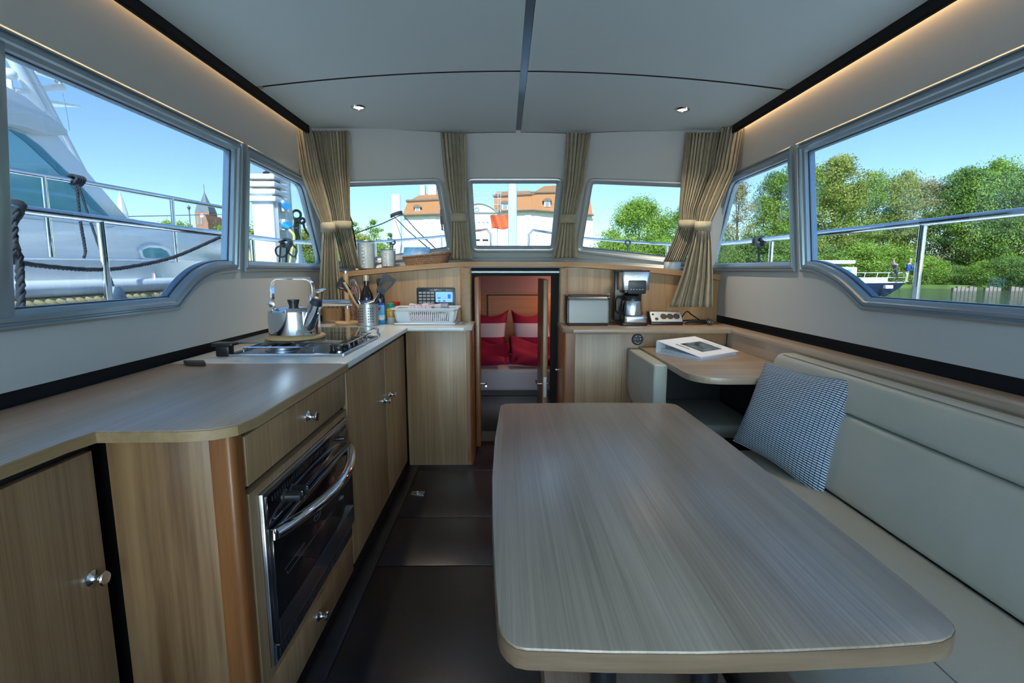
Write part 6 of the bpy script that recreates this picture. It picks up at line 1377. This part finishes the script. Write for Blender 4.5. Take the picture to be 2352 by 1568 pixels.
roof((924, 494), (1082, 489), (937, 462), (1082, 455), (968, 446), (1082, 441))
roof((1135, 486), (1225, 482), (1135, 451), (1224, 446), (1140, 440), (1218, 438), PYB - 0.1, PYB + 2.4, PYB + 7)
roof((1222, 482), (1362, 494), (1222, 443), (1352, 440), (1250, 427), (1330, 424), PYB - 0.2, PYB + 2.4, PYB + 7)
for u0, u1, v0, v1 in ((966, 977, 427, 446), (984, 1003, 427, 446)):
    a, b = pb(u0, v0, PYB + 7), pb(u1, v1, PYB + 7); MB().bx(a[0], b[0], PYB + 6.4, PYB + 7.6, b[2] - 0.8, a[2]).build('chimney', 'facade', pal)
# pavilion pediment
e0, e1 = pb(1060, 488, PYB - 2.6), pb(1142, 488, PYB - 2.6); zc_ = pb(1100, 467, PYB - 2.6)[2]; n = 13
arc = [(e0[0] + (e1[0] - e0[0]) * k / (n - 1), e0[2] + (zc_ - e0[2]) * math.sin(math.pi * k / (n - 1)) ** 0.8) for k in range(n)]
PLp = Plane((0, PYB - 2.6, 0), (1, 0, 0), (0, 0, 1), (0, -1, 0))
MB().slab(PLp, arc, -8, 0.0).build('pediment', 'facade', pal)
MB().tube([PLp.p(a, b, 0.1) for a, b in arc], 0.12, 6).tube([e0, e1], 0.14, 6).build('cornice', 'alu_pale', pal)
c = pb(1095, 481, PYB - 2.65); MB().tube([c + A(0.28 * math.cos(a), 0, 0.28 * math.sin(a)) for a in np.linspace(0, 6.28, 15)[:-1]], 0.06, 5, closed=True).build('oculus', 'win_dark', pal)
def dormer(u, v0, v1, w):
    a, b = pb(u - w, v0, PYB + 0.2), pb(u + w, v1, PYB + 0.2); hw = (b[0] - a[0]) / 2; cx_ = (a[0] + b[0]) / 2; z0, z1 = b[2], a[2]
    d = MB().bx(cx_ - hw, cx_ + hw, PYB + 0.1, PYB + 2.6, z0, z1).build('dormer', 'facade', pal)
    P = [(cx_ + (hw + 0.25) * math.cos(t), z1 + 0.45 * math.sin(t)) for t in np.linspace(0, math.pi, 9)]
    MB().slab(Plane((0, PYB - 0.1, 0), (1, 0, 0), (0, 0, 1), (0, -1, 0)), [(a_, b_) for a_, b_ in P], -2.6, 0.0).build('dormer_roof', 'roof_edge', d)
    MB().bx(cx_ - hw * 0.6, cx_ + hw * 0.6, PYB + 0.02, PYB + 0.11, z0 + (z1 - z0) * 0.15, z1 - (z1 - z0) * 0.12).build('pane', 'win_dark', d)
for u, v0, v1, w in ((959, 477, 489, 6), (1160, 468, 481, 8), (1257, 462, 475, 7)): dormer(u, v0, v1, w)
def win(u, v, y, w=0.55, h=1.0):
    q = pb(u, v, y); f = MB().bx(q[0] - w, q[0] + w, y - 0.08, y - 0.001, q[2] - h, q[2] + h).build('window', 'facade', pal)
    MB().bx(q[0] - w * 0.75, q[0] + w * 0.75, y - 0.10, y - 0.078, q[2] - h * 0.85, q[2] + h * 0.85).build('pane', 'win_pale', f)
for v in (503, 519, 545, 558):
    for u in (1079, 1096, 1115): win(u, v, PYB - 2.5, 0.42, 0.62)
for v in (508, 528, 546):
    for u in (932, 944, 978, 994): win(u, v, PYB, 0.42, 0.30)
    for u in (1212, 1235, 1280, 1330): win(u, v - 10, PYB + 0.5, 0.42, 0.30)
# scaffolding on the palace roof
sc = thing('scaffolding', pb(1120, 486, PYB - 1.2), 'pale tube scaffolding standing before the palace roof', 'scaffolding')
for u in (1093, 1101, 1109, 1122, 1133, 1144, 1150): a, b = pb(u, 488, PYB - 1.2), pb(u, 437, PYB - 1.2); MB().tube([a, b], 0.05, 5).build('upright', 'scaffold', sc)
for v in (470, 455, 443): MB().tube([pb(1090, v, PYB - 1.2), pb(1152, v, PYB - 1.2)], 0.045, 5).build('ledger', 'scaffold', sc)

# ---- churches and lamp post behind the yacht
CY_ = 150.0
def cb(u, v): return at(u, v, y=CY_)
ch = thing('church_tower', A(*cb(463, 525)[:2], 0.25), 'red brick church tower with dark pointed spire behind the yacht', 'church tower')
a, b = cb(447, 487), cb(480, 487); xm = (a[0] + b[0]) / 2; hw = (b[0] - a[0]) / 2
MB().bx(a[0], b[0], CY_, CY_ + 2 * hw, 0.25, a[2]).build('tower', 'church_brick', ch)
z1, z2 = cb(463, 487)[2], cb(463, 468)[2]
MB().add([(a[0], CY_, z1), (b[0], CY_, z1), (b[0], CY_ + 2 * hw, z1), (a[0], CY_ + 2 * hw, z1), (a[0] + hw * 0.25, CY_ + hw * 0.25, z2), (b[0] - hw * 0.25, CY_ + hw * 0.25, z2), (b[0] - hw * 0.25, CY_ + hw * 1.75, z2), (a[0] + hw * 0.25, CY_ + hw * 1.75, z2)], [(0, 1, 5, 4), (1, 2, 6, 5), (2, 3, 7, 6), (3, 0, 4, 7), (4, 5, 6, 7)]).build('belfry_roof', 'slate', ch)
zt = cb(461, 437)[2]
MB().lathe([(hw * 0.74, z2), (hw * 0.42, z2 + (zt - z2) * 0.4), (0.02, zt)], (xm, CY_ + hw, 0), 8).build('spire', 'slate', ch, smooth=0)
MB().cyl((xm, CY_ + hw, zt - 0.2), (xm, CY_ + hw, zt + 2.0), 0.08, n=6).build('finial', 'slate', ch)
for du in (-8, 0, 8): 
    q = cb(463 + du, 507); MB().bx(q[0] - 0.25, q[0] + 0.25, CY_ - 0.1, CY_, q[2] - 1.2, q[2] + 1.2).build('window', 'win_dark', ch)
q = cb(463, 500); MB().cyl((xm, CY_ - 0.15, q[2] + 0.6), (xm, CY_, q[2] + 0.6), 0.55, n=20).build('clock', 'facade', ch)
q0, q1 = cb(492, 515), cb(500, 515); zt = cb(496, 497)[2]
MBg = thing('church_gable', A(q0[0], CY_ - 5, 0.25), 'small red brick gable right of the church tower', 'building'); MB().slab(Plane((0, CY_ - 5, 0), (1, 0, 0), (0, 0, 1), (0, -1, 0)), [(q0[0] - 0.1, 0.25), (q1[0] + 0.1, 0.25), (q1[0] + 0.1, q1[2]), ((q0[0] + q1[0]) / 2, zt), (q0[0] - 0.1, q0[2])], -8, 0).build('gable', 'church_brick', MBg)
s0, s1 = at(268, 490, y=120), at(292, 490, y=120); zt = at(276, 438, y=120)[2]
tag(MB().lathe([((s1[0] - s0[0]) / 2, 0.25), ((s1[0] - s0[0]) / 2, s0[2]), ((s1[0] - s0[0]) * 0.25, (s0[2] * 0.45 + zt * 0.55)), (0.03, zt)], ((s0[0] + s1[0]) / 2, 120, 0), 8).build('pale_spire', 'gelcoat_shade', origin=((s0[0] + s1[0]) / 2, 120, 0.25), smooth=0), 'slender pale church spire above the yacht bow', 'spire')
lq = at(438, 525, y=45); lt = at(438, 482, y=45)[2]; lp = thing('lamp_post', A(lq[0], 45, 0.25), 'thin street lamp left of the church tower', 'lamp post')
MB().cyl((lq[0], 45, 0.25), (lq[0], 45, lt), 0.05, n=8).build('post', 'slate', lp)
MB().lathe([(0.06, 0), (0.13, 0.18), (0.16, 0.20), (0.02, 0.40)], (lq[0], 45, lt), 8).build('lantern', 'slate', lp)

# ---- trees
def crown_mesh(name, seed, n, h, w, blobs, leaf, airy=0.0, low=0.15):
    r = np.random.default_rng(seed); C = []
    for k in range(blobs):
        t = low + (1 - low) * r.random() ** 0.9; prof = math.sin(math.pi * min(1, max(0.02, (t - low) / (1 - low) * 0.86 + 0.14))) ** 0.7
        a = r.uniform(0, 6.283); d = r.random() ** 0.5 * w * 0.5 * prof * 0.85; C.append((d * math.cos(a), d * math.sin(a), t * h * 0.94, w * r.uniform(0.05, 0.165) * (1 - airy * 0.3)))
    C = np.array(C); idx = r.integers(0, blobs, n); d = r.normal(size=(n, 3)); d /= np.linalg.norm(d, axis=1)[:, None]
    rad = C[idx, 3] * (0.35 + 0.85 * r.random(n) ** 0.6); P = C[idx, :3] + d * rad[:, None] * np.array([1.15, 1.15, 0.8])
    nrm_ = d * 0.7 + r.normal(size=(n, 3)) * 0.6; nrm_ /= np.linalg.norm(nrm_, axis=1)[:, None]
    t1 = np.cross(nrm_, r.normal(size=(n, 3))); t1 /= np.linalg.norm(t1, axis=1)[:, None]; t2 = np.cross(nrm_, t1)
    s = leaf * (0.6 + 0.8 * r.random(n)); V = np.empty((n, 4, 3))
    for k, (a, b) in enumerate(((-1, 0), (0, -0.6), (1, 0), (0, 0.6))): V[:, k] = P + t1 * (a * s)[:, None] + t2 * (b * s)[:, None]
    V = V.reshape(-1, 3); me = bpy.data.meshes.new(name); me.vertices.add(4 * n); me.vertices.foreach_set('co', V.ravel()); me.loops.add(4 * n); me.loops.foreach_set('vertex_index', np.arange(4 * n)); me.polygons.add(n)
    me.polygons.foreach_set('loop_start', np.arange(0, 4 * n, 4)); me.update(calc_edges=True); return me, C
def trunk_mesh(name, C, h, seed, r0):
    r = np.random.default_rng(seed); mb = MB(); top = A(0, 0, h * 0.62)
    mb.tube([A(0, 0, -0.3), A(0.1, 0, h * 0.25), top], [r0, r0 * 0.75, r0 * 0.4], 8)
    for k in r.choice(len(C), min(9, len(C)), replace=False):
        c = C[k, :3]; b = A(0, 0, min(c[2] * 0.6, h * 0.55)); mb.tube([b, (b + c) / 2 + A(0, 0, 0.1 * h * 0.1), c], [r0 * 0.35, r0 * 0.22, r0 * 0.08], 6)
    me = bpy.data.meshes.new(name); me.from_pydata(mb.v, [], mb.f); me.materials.append(MAT('bark')); return me
KIND = {}
for key, (seed, n, h, w, blobs, leaf, airy, low) in dict(broad=(1, 34000, 14, 11, 140, 0.098, 0, 0.08), tall=(2, 30000, 15, 8.5, 130, 0.095, 0.2, 0.10), airy=(3, 12000, 14, 9, 90, 0.095, 0.8, 0.15), round=(4, 42000, 8, 8.8, 110, 0.078, 0, 0.02), bush=(5, 18000, 4, 7, 85, 0.07, 0, 0.0), thin=(6, 2600, 5.2, 3.0, 30, 0.055, 1.0, 0.1)).items():
    me, C = crown_mesh('foliage_' + key, seed, n, h, w, blobs, leaf, airy, low); KIND[key] = (me, trunk_mesh('trunk_' + key, C, h, seed, 0.02 * h), h)
def tree(kind, leafmat, u, y, vtop, label, group, base=None, rot=0.0, wide=1.0, cat='tree', name='tree'):
    q = at(u, 600, y=y); z0 = -0.45 if base is None else base; zt = at(u, vtop, y=y)[2]; me, tm, h = KIND[kind]
    t = thing(name, A(q[0], y, z0), label, cat, group); s = (zt - z0) / h; t.scale = (s * wide, s * wide, s); t.rotation_euler = (0, 0, rot)
    key = me.name + leafmat
    if key not in bpy.data.meshes:
        m2 = me.copy(); m2.name = key; m2.materials.clear(); m2.materials.append(MAT(leafmat))
    o = bpy.data.objects.new('foliage', bpy.data.meshes[key]); COL.objects.link(o); o.parent = t; o['kind'] = 'stuff'
    o = bpy.data.objects.new('trunk', tm); COL.objects.link(o); o.parent = t
    return t
G = 'trees on the far bank'
for i, (k, m, u, y, vt, w, lab) in enumerate((
    ('airy', 'leaf_rusty', 1688, 70, 408, 1.0, 'sparse rust-tinged tree at the left of the small starboard window'),
    ('tall', 'leaf_deep', 1772, 72, 385, 1.0, 'dark green tree behind the rail in the small starboard window'),
    ('broad', 'leaf_bright', 1832, 66, 362, 1.0, 'bright green tree behind the starboard window mullion'),
    ('tall', 'leaf_yellow', 1905, 64, 345, 1.15, 'tall yellow-green tree just right of the starboard window mullion'),
    ('broad', 'leaf_bright', 1985, 66, 388, 0.9, 'bright green tree second from the mullion on the far bank'),
    ('broad', 'leaf_yellow', 2062, 64, 386, 0.9, 'rounded yellow-green tree above the blue cruiser bow'),
    ('airy', 'leaf_rusty', 2118, 62, 402, 1.0, 'brownish thin tree behind the starboard rail stanchion'),
    ('tall', 'leaf_deep', 2195, 60, 372, 1.15, 'dark layered tree right of the rail stanchion'),
    ('broad', 'leaf_bright', 2262, 58, 358, 0.95, 'tallest bright tree near the right edge of the starboard window'),
    ('broad', 'leaf_deep', 2340, 56, 375, 1.0, 'dark green tree at the right edge of the photo'),
    ('tall', 'leaf_bright', 2440, 54, 370, 1.0, 'green tree just past the right edge of the starboard window'))):
    tree(k, m, u, y, vt, lab, G, rot=i * 1.7, wide=w)
for i, (u, y, vt, m, lab) in enumerate(((1660, 64, 560, 'leaf_yellow', 'low yellow bush beside the right corner curtain'), (1740, 63, 540, 'leaf_deep', 'low dark bush left of the small window stanchion'), (1800, 62, 560, 'leaf_bright', 'low green bush right of the small window stanchion'), (1900, 61, 570, 'leaf_deep', 'waterside bush nearest the mullion'), (1968, 60.5, 560, 'leaf_bright', 'waterside bush behind the blue cruiser cabin'), (2040, 60, 565, 'leaf_bright', 'waterside bush behind the two people'), (2130, 58, 590, 'leaf_bright', 'waterside bush just right of the stanchion'), (2195, 57, 610, 'leaf_deep', 'dark waterside bush above the sheet piles'), (2262, 55, 600, 'leaf_bright', 'waterside bush right of the sheet piles'), (2325, 53, 590, 'leaf_deep', 'dark waterside bush at the right edge'), (2400, 51, 600, 'leaf_deep', 'waterside bush past the right edge'))):
    tree('bush', m, u, y, vt, lab, 'bushes along the far waterline', base=-0.5, rot=i * 2.1, wide=1.25, cat='bush', name='bush')
tree('round', 'leaf_bright', 1466, 45, 459, 'rounded bright green tree framed by the right windscreen pane', 'trees ahead', base=0.2)
tree('round', 'leaf_deep', 1580, 52, 470, 'darker tree half hidden by the right front curtain', 'trees ahead', base=0.2, rot=1)
tree('bush', 'leaf_bright', 1420, 40, 548, 'low bush at the foot of the rounded tree ahead', 'trees ahead', base=0.2, cat='bush', name='bush')
tree('bush', 'leaf_bright', 1520, 40, 552, 'low bush right of the rounded tree ahead', 'trees ahead', base=0.2, cat='bush', name='bush', rot=2)
tree('thin', 'leaf_bright', 861, 30, 498, 'thin young tree in the left windscreen pane', 'trees ahead left', base=0.3)
tree('thin', 'leaf_bright', 815, 30, 503, 'young tree beside the left front curtain', 'trees ahead left', base=0.3, rot=2, wide=1.3)
tree('thin', 'leaf_deep', 897, 34, 530, 'small young tree just left of the white pile', 'trees ahead left', base=0.3, rot=4)
tree('bush', 'leaf_yellow', 828, 27, 541, 'yellow-green bush behind the glass canisters', 'trees ahead left', base=0.3, cat='bush', name='bush')
tree('bush', 'leaf_bright', 875, 27, 563, 'green bush under the bow rail in the left pane', 'trees ahead left', base=0.3, cat='bush', name='bush', rot=1)
tree('bush', 'leaf_yellow', 712, 30, 530, 'yellow-green bush beyond the quay post', 'bushes behind the quay', base=0.3, cat='bush', name='bush', rot=1)
tree('bush', 'leaf_deep', 730, 27, 580, 'darker bush beyond the quay post near the left curtain', 'bushes behind the quay', base=0.3, cat='bush', name='bush', rot=3)
tree('bush', 'leaf_yellow', 575, 30, 525, 'bush seen left of the power pedestal', 'bushes behind the quay', base=0.3, cat='bush', name='bush', rot=5)
for i, (u, v, lab) in enumerate(((392, 510, 'first bush above the yacht deck from the left'), (420, 513, 'second bush above the yacht deck from the left'), (440, 519, 'bush just left of the church tower foot'), (512, 522, 'bush just right of the church gable'))):
    tree('bush', 'leaf_bright', u, 60, v, lab, 'bushes below the church', base=0.3, cat='bush', name='bush', rot=i, wide=0.42)
# sheet piles at the far waterline
for k in range(14):
    u = 2183 + k * 9.2 + (18 if k > 5 else 0) + (22 if k > 9 else 0); q = at(u, 667, z=ZWAT); d = q[1]
    o = MB().prism([(q[0] - 0.17, d - 0.5), (q[0] + 0.17, d - 0.5), (q[0] + 0.12, d - 0.2), (q[0] - 0.12, d - 0.2)], ZWAT - 0.1, ZWAT + 0.30 + 0.12 * ((k * 5) % 3) / 2).build('sheet_pile', 'pile_grey', origin=(q[0], d, ZWAT))
    tag(o, '%s short bank pile from the left in the row at the far waterline' % ('first second third fourth fifth sixth seventh eighth ninth tenth eleventh twelfth thirteenth fourteenth'.split()[k]), 'bank pile', 'bank piles at the far waterline')

# ---- dark blue cruiser passing, two people on the foredeck
BY = 39.0
def cb2(u, v): return at(u, v, y=BY)
bow = cb2(2080, 648); st_x = cb2(1660, 648)[0]; zd = bow[2]
cr = thing('cruiser', A((bow[0] + st_x) / 2, BY, ZWAT), 'dark blue and white motor cruiser passing on the river', 'boat')
SX = np.linspace(0, 1, 14); P = []
for t in SX:
    x = st_x + (bow[0] - st_x) * t; hb_ = 1.7 * (1 - max(0, (t - 0.55) / 0.45) ** 2.2); rake = -1.6 * max(0, (t - 0.7) / 0.3)
    P.append([(x, BY + hb_, zd), (x + rake * 0.3, BY + hb_ * 0.92, zd - 0.5), (x + rake, BY + hb_ * 0.7, ZWAT - 0.1), (x + rake, BY - hb_ * 0.7, ZWAT - 0.1), (x + rake * 0.3, BY - hb_ * 0.92, zd - 0.5), (x, BY - hb_, zd)])
MB().grid(P).build('hull', 'navy', cr, smooth=40)
MB().tube([P[i][5] for i in range(14)], 0.05, 6).build('rub_rail', 'gelcoat', cr)
MB().grid([[p[0], p[5]] for p in P]).build('deck', 'gelcoat', cr)
MB().tube([A(*P[i][3]) * 0.85 + A(*P[i][4]) * 0.15 + A(0, -0.03, 0) for i in range(13)], 0.04, 6).build('boot_stripe', 'copper', cr)
q = cb2(2006, 657); MB().bx(q[0] - 0.28, q[0] + 0.28, BY - 1.66, BY - 1.40, q[2] - 0.12, q[2] + 0.12).build('porthole', 'facade', cr)
a, b = cb2(1690, 612), cb2(1946, 640); MB().bx(a[0], b[0], BY - 1.1, BY + 1.1, zd, cb2(1900, 613)[2]).build('cabin', 'gelcoat', cr, bev=0.12)
MB().bx(a[0] + 0.3, b[0] - 0.5, BY - 1.12, BY - 1.09, zd + 0.55, zd + 1.0).build('cabin_window', 'yacht_glass', cr)
a, b = cb2(1900, 598), cb2(1945, 606); MB().bx(a[0] - 1.2, b[0], BY - 1.0, BY + 1.0, b[2], a[2]).build('bimini', 'gelcoat', cr, bev=0.05)
MB().bx(cb2(1958, 640)[0], cb2(2020, 640)[0], BY - 0.9, BY + 0.9, zd, cb2(1990, 637)[2]).build('coachroof', 'gelcoat', cr, bev=0.06)
for v in (626, 637): MB().tube([A(*P[i][5]) + A(0, 0.1, cb2(2000, v)[2] - zd) for i in range(6, 14)], 0.025, 6).build('rail', 'gelcoat', cr)
for i in range(6, 14): MB().tube([A(*P[i][5]) + A(0, 0.1, 0), A(*P[i][5]) + A(0.12, 0.1, cb2(2000, 626)[2] - zd)], 0.022, 6).build('stanchion', 'gelcoat', cr)
def person(loc, mat, hairmat, label, lean, rz, wide):
    J = dict(pel=(0, 0, 0.88), w=(0, -lean * 0.10, 1.06), ch=(0, -lean * 0.34, 1.30), nk=(0, -lean * 0.46, 1.44), hd0=(0, -lean * 0.52, 1.54), hd1=(0, -lean * 0.58, 1.68))
    rad = dict(pel=0.15, w=0.14, ch=0.17, nk=0.06, hd0=0.085, hd1=0.10); E = [('pel', 'w'), ('w', 'ch'), ('ch', 'nk'), ('nk', 'hd0'), ('hd0', 'hd1')]
    for s, n in ((-1, 'l'), (1, 'r')):
        J['hp' + n] = (s * 0.09, 0, 0.82); J['kn' + n] = (s * 0.12 * wide, -0.04 + 0.08 * s, 0.46); J['an' + n] = (s * 0.15 * wide, 0.02 + 0.06 * s, 0.07); J['to' + n] = (s * 0.15 * wide, -0.14 + 0.06 * s, 0.035)
        J['sh' + n] = (s * 0.19, -lean * 0.36, 1.35); J['el' + n] = (s * 0.27, -lean * 0.42 - 0.06, 1.08); J['wr' + n] = (s * 0.22, -lean * 0.55 - 0.26, 0.92); J['ha' + n] = (s * 0.19, -lean * 0.6 - 0.36, 0.90)
        rad.update({'hp' + n: 0.105, 'kn' + n: 0.07, 'an' + n: 0.05, 'to' + n: 0.04, 'sh' + n: 0.075, 'el' + n: 0.05, 'wr' + n: 0.035, 'ha' + n: 0.04})
        E += [('pel', 'hp' + n), ('hp' + n, 'kn' + n), ('kn' + n, 'an' + n), ('an' + n, 'to' + n), ('ch', 'sh' + n), ('sh' + n, 'el' + n), ('el' + n, 'wr' + n), ('wr' + n, 'ha' + n)]
    K = list(J); me = bpy.data.meshes.new('person'); me.from_pydata([J[k] for k in K], [(K.index(a), K.index(b)) for a, b in E], [])
    o = bpy.data.objects.new('person', me); COL.objects.link(o); m = o.modifiers.new('skin', 'SKIN'); m.use_smooth_shade = True
    for i, k in enumerate(K): me.skin_vertices[0].data[i].radius = (rad[k], rad[k]); me.skin_vertices[0].data[i].use_root = (k == 'pel')
    o.modifiers.new('subdivision', 'SUBSURF').levels = 1; me.materials.append(MAT(mat)); o.location = loc; o.rotation_euler = (0, 0, rz); o['_o'] = [0, 0, 0]
    tag(o, label, 'person', 'people on the blue cruiser')
    MB().ball(A(*J['hd1']) + A(0, 0.025, 0.045), (0.105, 0.11, 0.085), 12, 8).build('hair', hairmat, o)
    return o
person(A(cb2(2040, 640)[0], BY - 0.7, zd + 0.02), 'person_dark', 'hair_fair', 'person in a dark shirt bending forward on the blue cruiser foredeck', 0.75, -1.2, 1.0)
person(A(cb2(2078, 640)[0] - 0.15, BY - 0.35, zd + 0.02), 'person_blue', 'hair_grey', 'person in a blue top and beige trousers standing at the blue cruiser bow', 0.3, 0.4, 1.3)
